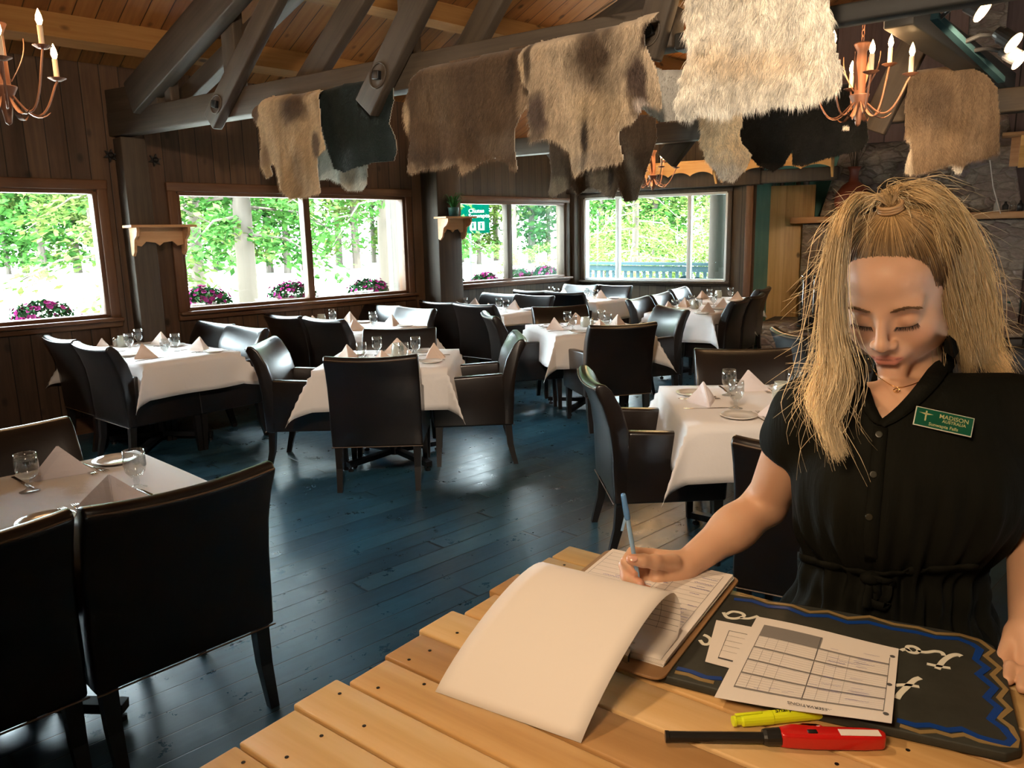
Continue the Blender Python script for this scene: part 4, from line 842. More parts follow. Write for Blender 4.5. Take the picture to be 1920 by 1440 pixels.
# red pottery jug with dried sticks
c = onf(1597, 400, 0.02); c.z = 1.7525
o = MB().lathe([(0.002, 0), (0.10, 0.0), (0.20, 0.07), (0.245, 0.17), (0.23, 0.29), (0.15, 0.40), (0.07, 0.45), (0.06, 0.50), (0.062, 0.58), (0.095, 0.64), (0.085, 0.642), (0.055, 0.59), (0.002, 0.55)], 28).build('pottery_jug', 'red_clay' if 'red_clay' in M else simple('red_clay', (0.24, 0.055, 0.028), 0.35).name, smooth=True); o.location = c; tag(o, 'big round red pottery jug standing on the mantel', 'jug'); o.scale = (1, 0.6, 1)
mb = MB(); r_ = random.Random(3)
for i in range(16):
    a = r_.uniform(0, 2*PI); k_ = r_.uniform(0.02, 0.11); mb.tube([c+Vector((0.02*math.cos(a), 0.02*math.sin(a)*0.6, 0.45)), c+Vector((k_*math.cos(a)*0.6, k_*math.sin(a)*0.5, 0.72)), c+Vector((k_*math.cos(a)*1.5, k_*math.sin(a), r_.uniform(0.82, 1.0)))], 0.0035, 4)
tag(mb.build('dried_stems', 'grey_boards'), 'bundle of dried stems standing in the red jug', 'dried stems', kind='stuff')
# fire tools on the hearth
q = onz(1512, 612, 0.36); t = thing('fire_tool_stand', 'dark metal stand of fire tools on the hearth beside pine cabinet', 'fire tools', (q.x, q.y, 0.36))
MB().lathe([(0.001, 0), (0.12, 0), (0.12, 0.015), (0.02, 0.03), (0.012, 0.06), (0.012, 0.66), (0.03, 0.69), (0.02, 0.74), (0.001, 0.76)], 16).build('stand', 'black_iron', t, smooth=True)
for i in range(4):
    a = 0.5+i*PI/2; d = Vector((math.cos(a), math.sin(a), 0))*0.10; mb = MB().tube([(0, 0, 0.62), d*0.6+Vector((0, 0, 0.68)), d+Vector((0, 0, 0.60)), d+Vector((0, 0, 0.12))], 0.007, 6)
    mb.ball(d+Vector((0, 0, 0.64)), 0.016, 8, 6)
    mb.build('hook_rod', 'chrome', t)
    MB().box(d+Vector((0, 0, 0.09)), (0.05 if i % 2 else 0.09, 0.02, 0.09)).build('tool_head', 'black_iron', t, bevel=0.004)
# wall shelf at far right, bottles on the mantel, green log buckets, cable
q = onf(1872, 330, 0.35); t = thing('wall_shelf', 'orange wooden wall shelf cut by right edge of the photo', 'shelf', (q.x, q.y, 2.28), math.atan2(FD.y, FD.x))
MB().box((0.6, 0.1, 0.36), (1.2, 0.3, 0.04)).build('shelf_top', 'shelf_wood', t, bevel=0.005)
MB().box((0.65, 0.20, 0.17), (1.1, 0.03, 0.34)).build('back_panel', 'shelf_wood', t)
MB().prism([(0.2, 0.34), (-0.02, 0.34), (0.0, 0.22), (0.10, 0.10), (0.12, -0.02), (0.2, -0.02)], 0.06, (0.22, 0, 0), (0, 1, 0), (0, 0, 1)).build('bracket', 'valance_wood', t)
for i, (x, h_) in enumerate(((1868, 0.16), (1884, 0.12), (1898, 0.17), (1912, 0.13))):
    q = onf(x, 400, 0.08); o = MB().lathe([(0.001, 0), (0.035, 0), (0.036, h_*0.6), (0.015, h_*0.8), (0.014, h_), (0.001, h_)], 12).build('bottle', ['jar_glass', 'black_plastic', 'goblet_glass', 'black_plastic'][i], smooth=True); o.location = (q.x, q.y, 1.7525)
    tag(o, ['leftmost small clear bottle on the mantel at right', 'small black bottle second on the mantel at right', 'taller clear bottle third on the mantel at right', 'small black bottle at the right end of the mantel'][i], 'bottle', 'bottles on the mantel')
for i, (x, y, r_) in enumerate(((1878, 604, 0.14), (1903, 592, 0.19))):
    q = onz(x, y, 0.36); o = MB().lathe([(0.001, 0), (r_*0.8, 0), (r_, 0.28), (r_*1.04, 0.285), (r_*0.95, 0.285), (r_*0.76, 0.02), (0.001, 0.02)], 22).build('log_bucket', 'dark_green', smooth=True); o.location = (q.x, q.y-0.1, 0.362)
    tag(o, ['smaller dark green bucket on the hearth at far right', 'larger dark green bucket on the hearth at the right edge'][i], 'bucket')
mb = MB().tube([onf(1856, 300, 0.02), onf(1862, 350, 0.02), onf(1876, 400, 0.25)], 0.006, 6); tag(mb.build('cable', 'china'), 'thin white cable running down the stone chimney', 'cable')
# potted plant on the second bracket shelf
pc = wl(3.60, -0.36, 1.812); t = thing('potted_plant', 'green spider plant in a small pot on the post shelf', 'plant', pc)
MB().lathe([(0.001, 0), (0.05, 0), (0.062, 0.09), (0.065, 0.10), (0.055, 0.10), (0.05, 0.08), (0.001, 0.08)], 16).build('pot', 'dark_green', t, smooth=True)
mb = MB(); r_ = random.Random(5)
for i in range(46):
    a = r_.uniform(0, 2*PI); L = r_.uniform(0.10, 0.22); d = Vector((math.cos(a), math.sin(a), 0)); s2 = Vector((-d.y, d.x, 0)); hgt = r_.uniform(0.04, 0.16); vs = []; n_ = 6
    for k_ in range(n_+1):
        u = k_/n_; w2 = 0.007*(1-u)**0.6+0.0006; p = d*(0.01+L*0.75*u)+Vector((0, 0, 0.08+hgt*math.sin(PI*u*0.8)+0.04*u)); vs += [p-s2*w2, p+s2*w2]
    mb.add(vs, [(2*k_, 2*k_+1, 2*k_+3, 2*k_+2) for k_ in range(n_)])
mb.build('foliage', 'plant_leaf', t)
# ================================================================ OUTSIDE
def foliage(r, cnt, sampler, size, mb):
    for i in range(cnt):
        p = sampler(); s1 = size*r.uniform(0.5, 1.3); a = Vector((r.gauss(0, 1), r.gauss(0, 1), r.gauss(0, 0.7))).normalized()*s1; b = a.cross(Vector((r.gauss(0, 1), r.gauss(0, 1), r.gauss(0, 1)))).normalized()*s1*0.5
        mb.add([p-a*0.5, p+b*0.5, p+a*0.5, p-b*0.5], [(0, 1, 2, 3)])
def tree_proto(kind, seed):
    r = random.Random(seed); t = thing('tree', 'x', 'tree')
    H = 14.0; trunk = MB().tube([(0, 0, 0), (0.05, 0.02, H*0.4), (0, 0, H*0.97)], [0.2, 0.14, 0.02], 8).build('trunk', 'bark', t)
    mb = MB()
    if kind == 'conifer':
        def smp():
            u = r.random()**0.8; z = 0.8+(H-0.8)*u; R = 2.4*(1-u)**0.8*(0.75+0.25*math.sin(z*5)); a = r.uniform(0, 2*PI); q = R*r.random()**0.5; return Vector((q*math.cos(a), q*math.sin(a), z-0.25*q))
        foliage(r, 4200, smp, 0.42, mb)
    else:
        cl = [(r.uniform(-2, 2), r.uniform(-2, 2), r.uniform(1.0, H*0.9), r.uniform(0.9, 1.8)) for _ in range(22)]
        def smp():
            c = r.choice(cl); v = Vector((r.gauss(0, 1), r.gauss(0, 1), r.gauss(0, 1))).normalized()*c[3]*r.random()**0.4; return Vector(c[:3])+v
        foliage(r, 4800, smp, 0.36, mb)
    mb.build('foliage', {'conifer': 'leaf_green', 'aspen': 'leaf_pale', 'fir': 'leaf_dark'}[kind], t); return t
TR = [(Stock(tree_proto('conifer', 1)), 'green conifer in the bright forest beyond the car park'), (Stock(tree_proto('aspen', 2)), 'pale leafy tree in the bright forest beyond the car park')]
r_ = random.Random(21)
for i in range(46):
    px_ = -60 + i*33; D = r_.uniform(46, 70); q = CAM + ray(px_, 440)*D; k_ = 0 if r_.random() < 0.45 else 1
    st, lab = TR[k_]; sc = r_.uniform(0.8, 1.25); st.put((q.x, q.y, -0.6), r_.uniform(0, 6), lab, 'forest trees beyond the windows', (sc*1.25, sc*1.25, sc))
# near trees by the windows
def near_tree(label, x, D, H, R, seed, z0, mat, cnt, tr=0.16, wide=1.0, leaf=0.15):
    r = random.Random(seed); q = CAM + ray(x, 440)*D; t = thing('tree', label, 'tree', (q.x, q.y, -0.6))
    MB().tube([(0, 0, 0), (0.03, 0, H*0.5), (0, 0, H)], [tr, tr*0.8, 0.03], 10).build('trunk', 'bark', t, smooth=True)
    mb = MB(); nb = 26; lf = MB()
    for i in range(nb):
        z = z0+(H-z0)*(i/nb)**1.1; a = i*2.4+r.uniform(-.4, .4); L = R*(1-(z-z0)/(H-z0+0.1))**0.7*r.uniform(0.7, 1.1); d = Vector((math.cos(a), math.sin(a), 0))
        pts = [Vector((0, 0, z)), d*L*0.5+Vector((0, 0, z-0.05*L)), d*L+Vector((0, 0, z-0.32*L))]; mb.tube(pts, [0.03, 0.018, 0.006], 5)
        for j in range(int(cnt/nb)):
            u = r.random()**0.7; p = d*L*u+Vector((0, 0, z-0.32*L*u*u))+Vector((r.gauss(0, 0.16), r.gauss(0, 0.16), r.gauss(-0.05, 0.07)))*(0.5+u)*wide
            s1 = leaf*r.uniform(0.6, 1.3); e = (d*r.uniform(0.2, 1)+Vector((r.gauss(0, 0.5), r.gauss(0, 0.5), -0.3))).normalized()*s1; f = e.cross(Vector((r.gauss(0, .3), r.gauss(0, .3), 1))).normalized()*s1*0.28
            lf.add([p, p+e*0.5+f, p+e, p+e*0.5-f], [(0, 1, 2, 3)])
    mb.build('branches', 'bark', t); lf.build('foliage', mat, t)
near_tree('spruce with pale trunk close outside the second window', 455, 12.5, 7.0, 2.3, 31, 2.3, 'leaf_green', 5200, 0.17)
near_tree('spruce boughs reaching into the second window from the right', 720, 15.0, 8.0, 2.8, 32, 2.6, 'leaf_green', 4000, 0.16)
near_tree('young tree with drooping boughs at the first window', 235, 12.0, 6.5, 2.1, 33, 1.4, 'leaf_pale', 3600, 0.10)
near_tree('slender leafy tree outside the far window', 1190, 19.0, 7.0, 2.2, 34, 1.6, 'leaf_pale', 2600, 0.09, 1.6)
near_tree('slim trunk between two spruces in the second window', 362, 14.0, 7.0, 1.6, 35, 3.0, 'leaf_green', 1800, 0.14)
bs = Stock(tree_proto('aspen', 5))
for i, (x, D, sc) in enumerate(((1095, 24, .22), (1135, 27, .26), (1180, 25, .24), (1225, 28, .28), (1270, 26, .25), (1315, 29, .3), (1365, 27, .27), (1010, 40, .2), (950, 44, .2), (60, 40, .16))):
    q = CAM + ray(x, 440)*D; bs.put((q.x, q.y, -1.6), i*1.3, 'low leafy bush in the sunlit ground outside the windows', 'low bushes beyond the deck', (sc*1.6, sc*1.6, sc))
# flower baskets under the windows
def basket(label, p, R, seed):
    t = thing('flower_basket', label, 'flower basket', p, 0, 'petunia baskets outside the windows'); r = random.Random(seed)
    MB().lathe([(0.002, -R*0.75), (R*0.6, -R*0.7), (R*0.85, -R*0.25), (R*0.88, -R*0.2), (0.002, -R*0.2)], 14).build('planter', 'soil_pot', t)
    lf = MB()
    def smp():
        v = Vector((r.gauss(0, 1), r.gauss(0, 1), abs(r.gauss(0, 1)))).normalized(); return Vector((v.x*R*1.15, v.y*R*0.8, v.z*R*0.75-R*0.25))*r.uniform(0.6, 1)
    foliage(r, 700, smp, 0.05, lf); lf.build('leaves', 'leaf_dark', t)
    fl_ = MB()
    for i in range(60):
        q = smp()*1.12; nn = Vector((q.x, q.y, q.z+0.1)).normalized(); a = nn.orthogonal().normalized(); b = nn.cross(a); k_ = 7; c_ = [q+(a*math.cos(2*PI*j/k_)+b*math.sin(2*PI*j/k_))*0.026*r.uniform(0.8, 1.2)+nn*0.012 for j in range(k_)]
        fl_.add([q]+c_, [(0, 1+j, 1+(j+1) % k_) for j in range(k_)])
    fl_.build('petals', 'petal', t)
i_ = 0
for (x, y, T_, out, R) in ((80, 590, WL0, 0.55, 0.26), (384, 560, WL0, 0.55, 0.24), (548, 548, WL0, 0.55, 0.23), (692, 540, WL0, 0.55, 0.22), (850, 530, A3, 0.4, 0.17), (910, 524, A3, 0.4, 0.19), (972, 517, A3, 0.4, 0.20), (1022, 511, A3, 0.4, 0.20)):
    p = onp(x, y, T_+OUTW*out, U)
    basket(['pink flower basket outside the first window', 'pink flower basket at left of the second window', 'pink flower basket beside mullion of second window', 'pink flower basket at right of the second window', 'flower basket at left edge of the sign window', 'flower basket left of mullion in the sign window', 'flower basket right of mullion in the sign window', 'flower basket at right end of the sign window'][i_], p, R, 40+i_); i_ += 1
# road sign
sg = CAM + ray(891, 405)*24; t = thing('road_sign', 'green park sign with white lettering outside the third window', 'sign', (sg.x, sg.y, -0.6), -0.02)
sw_, sh_ = 0.88, 1.05; zc = sg.z+0.6
MB().box((0, 0.02, zc), (sw_, 0.03, sh_)).build('sign_board', 'sign_green', t, bevel=0.004)
MB().tube([(-0.18, 0.05, 0), (-0.18, 0.05, zc-0.4)], 0.04, 10).build('sign_post', 'deck_grey', t)
for x in (-0.08, 0.18): MB().box((x, 0.0, zc-0.31), (0.20, 0.012, 0.26)).build('pictogram', 'sign_white', t)
for x in (-0.08, 0.18):
    MB().ball((x, -0.012, zc-0.24), 0.025, 8, 6).box((x, -0.012, zc-0.33), (0.05, 0.01, 0.11)).build('walking_figure', 'sign_green', t)
def text(name, body, size, loc, R3, mat, parent=None, extrude=0.002, align='CENTER', shear=0.0, bold=0.0, spacing=1.0):
    cu = bpy.data.curves.new(name, 'FONT'); cu.body = body; cu.size = size; cu.extrude = extrude; cu.align_x = align; cu.align_y = 'CENTER'; cu.shear = shear; cu.offset = bold; cu.space_character = spacing
    cu.resolution_u = 3
    tmp = bpy.data.objects.new(name, cu); C.objects.link(tmp); dg = bpy.context.evaluated_depsgraph_get(); me = bpy.data.meshes.new_from_object(tmp.evaluated_get(dg)); bpy.data.objects.remove(tmp)
    me.materials.clear(); me.materials.append(M[mat]); o = bpy.data.objects.new(name, me); C.objects.link(o)
    o.matrix_world = Matrix.LocRotScale(Vector(loc), R3.to_quaternion() if hasattr(R3, 'to_quaternion') else R3, None)
    if parent is not None: o.parent = parent
    return o
RUP = Euler((PI/2, 0, 0)).to_matrix()
for s_, x_, z_ in (('Falls', 0.0, 0.42), ('Chutes', 0.04, 0.15), ('Sunwapta', 0.12, 0.0)): text('lettering', s_, 0.17, (x_, -0.006, zc+z_), RUP, 'sign_white', t, 0.004, bold=0.004)
# red post end by the third window, deck with railing and chairs behind the far window
q = onp(1060, 450, A3+OUTW*0.5, U); tag(MB().box((q.x, q.y, 1.3), (0.10, 0.10, 3.0)).build('porch_post', 'red_paint'), 'red porch post at right end of the sign window', 'post')
dk = MB().box((0, 0, 0), (9, 4.2, 0.1)).build('deck', 'deck_grey'); p_ = CO + W4*2.5 + OUT4*2.5; dk.location = (p_.x, p_.y, -0.12); dk.rotation_euler.z = math.atan2(W4.y, W4.x); struct(dk)
def onr(x, y, D): return CAM + ray(x, y)*D
ra, rb = onr(1085, 500, 15.5), onr(1385, 478, 13.2); ra.z = rb.z = 0.98
t = thing('deck_railing', 'grey wooden deck railing with balusters outside far window', 'railing', ra); dv = (rb-ra); L = dv.length; d = dv.normalized(); t.rotation_euler.z = math.atan2(d.y, d.x)
MB().box((L/2+0.3, 0, 0.03), (L+1.6, 0.16, 0.05)).build('handrail', 'deck_grey', t); MB().box((L/2+0.3, 0, -0.06), (L+1.6, 0.05, 0.10)).build('upper_rail', 'deck_grey', t); MB().box((L/2+0.3, 0, -0.88), (L+1.6, 0.05, 0.10)).build('lower_rail', 'deck_grey', t)
for i in range(34): MB().box((-0.3+i*(L+1.2)/33, 0.03, -0.47), (0.055, 0.03, 0.9)).build('baluster', 'deck_grey', t)
q = onr(1347, 440, 12.6); tag(MB().tube([(q.x, q.y, -0.1), (q.x, q.y, 4)], 0.15, 14).build('log_post', 'bark', smooth=True), 'round log porch post at right of the far window', 'post')
def plastic_chair(label, p, rz):
    t = thing('patio_chair', label, 'chair', p, rz, 'patio chairs on the deck')
    n_ = 10; vs = []
    for i in range(n_+1):
        a = -0.9+1.8*i/n_; x, y = 0.26*math.sin(a), -0.22*math.cos(a); h_ = 0.50*math.cos(a*0.9)+0.02
        vs += [(x, y, 0.42), (x*1.1, y*1.25, 0.42+h_), (x*1.1, y*1.25-0.02, 0.42+h_), (x, y-0.02, 0.42)]
    fs = []
    for i in range(n_): b_ = 4*i; fs += [(b_+k_, b_+4+k_, b_+4+(k_+1) % 4, b_+(k_+1) % 4) for k_ in range(4)]
    MB().add(vs, fs).build('backrest', 'deck_blue', t); MB().box((0, 0.02, 0.41), (0.48, 0.46, 0.03)).build('seat', 'deck_blue', t, bevel=0.01)
    for s in (-1, 1): MB().box((s*0.26, 0.02, 0.62), (0.05, 0.42, 0.025)).build('armrest', 'deck_blue', t, bevel=0.008)
    for x in (-1, 1):
        for y in (-1, 1): MB().taper((x*0.22, 0.02+y*0.2, 0.62 if y > 0 else 0.42), (x*0.26, 0.02+y*0.24, 0), 0.05, 0.035).build('leg', 'deck_blue', t)
for x, D, rz, lab in ((1272, 12.6, 2.4, 'dark plastic patio chair on the deck, left one'), (1330, 12.0, 3.6, 'dark plastic patio chair on the deck beside log post')):
    q = onr(x, 500, D); plastic_chair(lab, (q.x, q.y, -0.07), rz)
# ================================================================ HOST COUNTER
CC = Vector((0.108, 1.419, 0)); CE = Vector((0.790, -0.613, 0)).normalized(); CF = Vector((-CE.y*-1, 0, 0)); CF = Vector((CE.y, -CE.x, 0))
ctr = thing('host_counter', 'plank-topped wooden host counter in the foreground', 'counter', CC, math.atan2(CE.y, CE.x))
# local frame: x along the far edge to the right, y away from the viewer, so boards step toward -y
seams = [0, 0.066, 0.158, 0.245, 0.330, 0.414, 0.497, 0.572, 0.650, 0.738, 0.828, 0.915, 1.0]
r_ = random.Random(9)
tones = ['board_a', 'board_b', 'board_c', 'board_d']
def board_mat(name, d, m_, l): planks(name, d, m_, l, 9.0, 'Y', 'X', rough=0.42, knots=True, bump=0.12)
board_mat('board_a', (0.34, 0.18, 0.062), (0.52, 0.30, 0.11), (0.68, 0.44, 0.20)); board_mat('board_b', (0.22, 0.11, 0.040), (0.36, 0.19, 0.070), (0.50, 0.29, 0.12))
board_mat('board_c', (0.44, 0.25, 0.09), (0.60, 0.38, 0.16), (0.74, 0.52, 0.28)); board_mat('board_d', (0.28, 0.17, 0.065), (0.42, 0.27, 0.11), (0.54, 0.37, 0.17))
seq = ['board_d', 'board_d', 'board_b', 'board_a', 'board_c', 'board_b', 'board_a', 'board_c', 'board_c', 'board_a', 'board_b', 'board_c']
for i in range(12):
    a, b = seams[i]+0.0024, seams[i+1]-0.0024; j = r_.uniform(-0.012, 0.012)
    o = MB().box((1.1+j/2, 0, 0), (2.2-j, b-a, 0.035)).build('top_board', seq[i], ctr, bevel=0.003, loc=(0, -(a+b)/2, 0.9825))
for i, x in enumerate((0.05, 0.62, 1.3)):
    mb = MB()
    for s_ in seams[:-1]:
        for q in (0.3, 0.7): mb.lathe([(0.0001, 0.0), (0.0026, 0.0), (0.0026, 0.0006), (0.0001, 0.0008)], 8, (x+r_.uniform(-0.03, 0.06), -(s_+0.085*(q+r_.uniform(-0.12, 0.12))), 1.0))
    mb.build('screw_heads', 'black_iron', ctr)['kind'] = 'stuff'
MB().box((1.13, -0.5, 0.48), (2.06, 0.9, 0.955)).build('cabinet_body', 'wall_boards', ctr, bevel=0.004)
# ---------------------------------------------------------------- chalkboard sign lying on the counter
k = NM('chalkboard', rough=0.65); k.set(base=k.ramp(k.noise(k.obj(), 18, 5, 0.7), [(0.3, (0.020, 0.022, 0.018)), (0.75, (0.040, 0.043, 0.036))])); M['chalkboard'] = k.m
simple('sign_blue', (0.004, 0.045, 0.26), 0.45); simple('sign_gold', (0.26, 0.18, 0.075), 0.45); simple('chalk_white', (0.74, 0.74, 0.66), 0.6)
def z8(x, y): return (1200+x/2.6667, 1100+y/2.6667)
def flat_ribbon(mb, pts, w_, z, closed=False):
    P_ = [onz(*z8(*p), z) for p in pts]; n = len(P_); vs = []
    for i, p in enumerate(P_):
        d = (P_[min(i+1, n-1)]-P_[max(i-1, 0)]).normalized(); s_ = Vector((-d.y, d.x, 0))
        d1 = (P_[i]-P_[i-1]).normalized() if i else d; k_ = 1.0/max(0.5, abs(s_.dot(Vector((-d1.y, d1.x, 0)))))
        vs += [p-s_*w_*k_/2, p+s_*w_*k_/2]
    m = len(vs); vs += [v-Vector((0, 0, 0.0008)) for v in vs]
    fs = [(2*i, 2*i+2, 2*i+3, 2*i+1) for i in range(n-1)]+[(2*i, 2*i+m, 2*i+2+m, 2*i+2) for i in range(n-1)]+[(2*i+1, 2*i+3, 2*i+3+m, 2*i+1+m) for i in range(n-1)]
    mb.add(vs, fs)
def smooth_pts(p, n=5):
    out = []
    for i in range(len(p)-1):
        p0, p1, p2, p3 = p[max(i-1, 0)], p[i], p[i+1], p[min(i+2, len(p)-1)]
        for k_ in range(n):
            t = k_/n; out.append(tuple(0.5*((2*p1[a])+(-p0[a]+p2[a])*t+(2*p0[a]-5*p1[a]+4*p2[a]-p3[a])*t*t+(-p0[a]+3*p1[a]-3*p2[a]+p3[a])*t**3) for a in (0, 1)))
    out.append(p[-1]); return out
SZ = 1.0138
sign = thing('chalkboard_sign', 'painted black chalkboard sign with blue and gold border lying on the counter', 'sign', (0.45, 0.96, 1.001))
out = [(0.300, 1.19), (0.356, 1.171), (0.495, 1.113), (0.64, 1.042), (0.668, 1.022), (0.676, 0.998), (0.668, 0.965), (0.585, 0.80), (0.572, 0.778), (0.55, 0.771), (0.453, 0.816), (0.30, 0.885), (0.204, 0.937), (0.15, 0.97), (0.2, 1.08)]
MB().prism([(x-0.45, y-0.96) for x, y in reversed(out)][::-1] if False else [(x-0.45, y-0.96) for x, y in out], 0.012, (0, 0, 0.006), (1, 0, 0), (0, 1, 0)).build('board', 'chalkboard', sign, bevel=0.002)
def sub(mb, name, mat):
    o = mb.build(name, mat, sign); o.location = (-0.45, -0.96, -1.001); return o
mb = MB(); flat_ribbon(mb, [(500, 35), (560, 48), (640, 78), (760, 92), (850, 126), (940, 122), (1040, 156), (1150, 148), (1270, 186), (1390, 203), (1480, 232), (1600, 238), (1700, 268), (1765, 318), (1728, 345), (1800, 405), (1762, 440), (1830, 512), (1795, 555), (1850, 610), (1795, 655), (1855, 700), (1885, 760), (1878, 795), (1800, 790), (1700, 770), (1620, 738), (1560, 745), (1480, 722), (1400, 725), (1300, 692)], 0.0062, SZ); flat_ribbon(mb, [(175, 425), (240, 438), (300, 462), (370, 478)], 0.007, SZ); sub(mb, 'gold_border', 'sign_gold')
mb = MB(); flat_ribbon(mb, [(470, 60), (560, 70), (640, 97), (740, 106), (830, 142), (940, 145), (1040, 178), (1140, 176), (1260, 208), (1380, 226), (1480, 252), (1590, 258), (1660, 285), (1700, 312), (1678, 362), (1735, 405), (1692, 437), (1775, 505), (1732, 553), (1795, 605), (1752, 662), (1815, 705), (1862, 762), (1835, 785), (1760, 768), (1690, 748), (1610, 710), (1540, 716), (1450, 690), (1380, 692), (1285, 665)], 0.0085, SZ+0.0003); flat_ribbon(mb, [(185, 405), (260, 424), (330, 452), (410, 458)], 0.008, SZ+0.0003); sub(mb, 'blue_border', 'sign_blue')
for st, w_ in (([(1303, 318), (1330, 312), (1352, 326), (1382, 330), (1394, 316), (1372, 300), (1342, 297), (1336, 308), (1352, 322)], 0.0058), ([(1388, 322), (1430, 327), (1475, 322), (1508, 328), (1520, 345)], 0.0058), ([(1608, 347), (1586, 339), (1552, 346), (1515, 372), (1486, 412)], 0.0075), ([(1434, 384), (1490, 396), (1552, 406)], 0.0055),
               ([(1402, 455), (1372, 466), (1335, 500), (1300, 535), (1284, 560)], 0.0075), ([(1276, 492), (1330, 490), (1396, 499)], 0.0055), ([(418, 128), (436, 152), (478, 158), (520, 146), (505, 130), (462, 124), (432, 138)], 0.0055), ([(500, 155), (545, 158), (590, 146)], 0.0055),
               ([(300, 266), (318, 286), (346, 284), (352, 262), (334, 246), (318, 240)], 0.0055)):
    mb = MB(); flat_ribbon(mb, smooth_pts(st), w_, SZ+0.0004); sub(mb, 'brush_letter', 'chalk_white')

# ---------------------------------------------------------------- paper
simple('paper', (0.78, 0.74, 0.72), 0.75); simple('print_grey', (0.22, 0.21, 0.21), 0.8); simple('print_dark', (0.08, 0.08, 0.09), 0.8); simple('ink_blue', (0.16, 0.15, 0.42), 0.8); simple('print_line', (0.36, 0.35, 0.36), 0.8)
def sheet(name, label, q, zf, nx=14, ny=14):
    """q: four corners (x, y) in reading order seen in the photo: top-left, top-right, bottom-right, bottom-left"""
    Q = [Vector((*p, 0)) for p in q]
    def at(u, v, dz=0.0): p = (Q[0]*(1-u)+Q[1]*u)*(1-v)+(Q[3]*(1-u)+Q[2]*u)*v; p.z = zf(u, v)+dz; return p
    vs = [at(i/nx, j/ny) for j in range(ny+1) for i in range(nx+1)]; m = len(vs); vs += [v-Vector((0, 0, 0.0003)) for v in vs]; w_ = nx+1
    fs = []
    for j in range(ny):
        for i in range(nx): a = j*w_+i; fs += [(a, a+w_, a+w_+1, a+1), (a+m, a+1+m, a+w_+1+m, a+w_+m)]
    o = MB().add(vs, fs).build(name, 'paper', smooth=True); tag(o, label, 'paper')
    def quad(mb, u0, v0, u1, v1, n=8):
        L = []
        for k_ in range(n+1): u = u0+(u1-u0)*k_/n; v = v0+(v1-v0)*k_/n; L.append((u, v))
        return L
    return o, at
def hline(mb, at, u0, u1, v0, v1, n=10, dz=0.0005):
    vs = []
    for k_ in range(n+1): u = u0+(u1-u0)*k_/n; vs += [at(u, v0, dz), at(u, v1, dz)]
    mb.add(vs, [(2*k_, 2*k_+1, 2*k_+3, 2*k_+2) for k_ in range(n)])
def vline(mb, at, v0, v1, u0, u1, n=10, dz=0.0005):
    vs = []
    for k_ in range(n+1): v = v0+(v1-v0)*k_/n; vs += [at(u0, v, dz), at(u1, v, dz)]
    mb.add(vs, [(2*k_, 2*k_+1, 2*k_+3, 2*k_+2) for k_ in range(n)])
def scrawl(mb, at, u0, v0, L, amp, r, dz=0.0006, w=0.006):
    n = 22; pts = [(u0+L*i/n+r.uniform(-.3, .3)*L/n*2, v0+amp*math.sin(i*2.1+r.uniform(-.6, .6))*r.uniform(.4, 1)) for i in range(n)]
    vs = []
    for u, v in pts: vs += [at(u, v, dz), at(u, v+w, dz)]
    mb.add(vs, [(2*k_, 2*k_+1, 2*k_+3, 2*k_+2) for k_ in range(n-1)])
rr = random.Random(4)
z1 = lambda u, v: 1.0165 + 0.010*max(0, v-0.55)*max(0, u) * 2.2 + 0.0015*math.sin(u*5+v*3)
s1, at1 = sheet('reservation_sheet', 'printed reservation table sheet lying on top of the chalkboard sign', [(0.369, 1.09), (0.538, 0.992), (0.437, 0.808), (0.249, 0.884)], z1)
mb = MB(); hline(mb, at1, 0.08, 0.50, 0.10, 0.235)
mb.build('shaded_header', 'print_grey', s1)
mb = MB()
for i in range(5): hline(mb, at1, 0.08, 0.95, 0.235+i*0.155, 0.252+i*0.155)
mb.build('row_bars', 'print_grey', s1)
mb = MB()
for j in range(24): hline(mb, at1, 0.08, 0.95, 0.26+j*0.026, 0.2615+j*0.026)
for u in (0.15, 0.22, 0.29, 0.49+0.07, 0.49+0.14, 0.49+0.21): vline(mb, at1, 0.25, 0.86, u, u+0.002)
mb.build('ruled_lines', 'print_line', s1)
mb = MB(); vline(mb, at1, 0.1, 0.88, 0.487, 0.492); vline(mb, at1, 0.235, 0.86, 0.08, 0.083); vline(mb, at1, 0.15, 0.86, 0.948, 0.951)
for v in (0.13, 0.5, 0.9):
    c = at1(0.965, v, 0.0007); mb.add([c+Vector((0.0035*math.cos(a*PI/5), 0.0035*math.sin(a*PI/5), 0)) for a in range(10)], [tuple(range(10))])
mb.build('column_rule', 'print_dark', s1)
mb = MB()
for i in range(30): scrawl(mb, at1, rr.choice([0.5, 0.57, 0.64, 0.73, 0.75, 0.78]), 0.16+rr.random()*0.66, rr.uniform(0.04, 0.15), 0.007, rr, w=0.0025)
for i in range(6): scrawl(mb, at1, 0.1+rr.random()*0.3, 0.80+rr.random()*0.06, 0.04, 0.006, rr, w=0.002)
tag(mb.build('handwriting', 'ink_blue', s1), kind='stuff')
Rflat = lambda a: Euler((0, 0, a)).to_matrix()
p_ = at1(0.62, 0.945, 0.0006); ang = math.atan2((at1(1, 1)-at1(0, 1)).y, (at1(1, 1)-at1(0, 1)).x)
text('caption', 'DINNER RESERVATIONS', 0.0075, p_, Rflat(ang+PI), 'print_dark', s1, 0.0001)
z2 = lambda u, v: 1.0148
s2, at2 = sheet('note_sheet', 'small white form half hidden under the reservation sheet', [(0.305, 1.085), (0.375, 1.050), (0.30, 0.945), (0.259, 0.97)], z2, 4, 4)
mb = MB(); hline(mb, at2, 0.3, 0.9, 0.2, 0.207); hline(mb, at2, 0.3, 0.9, 0.84, 0.87); vline(mb, at2, 0.2, 0.85, 0.3, 0.308)
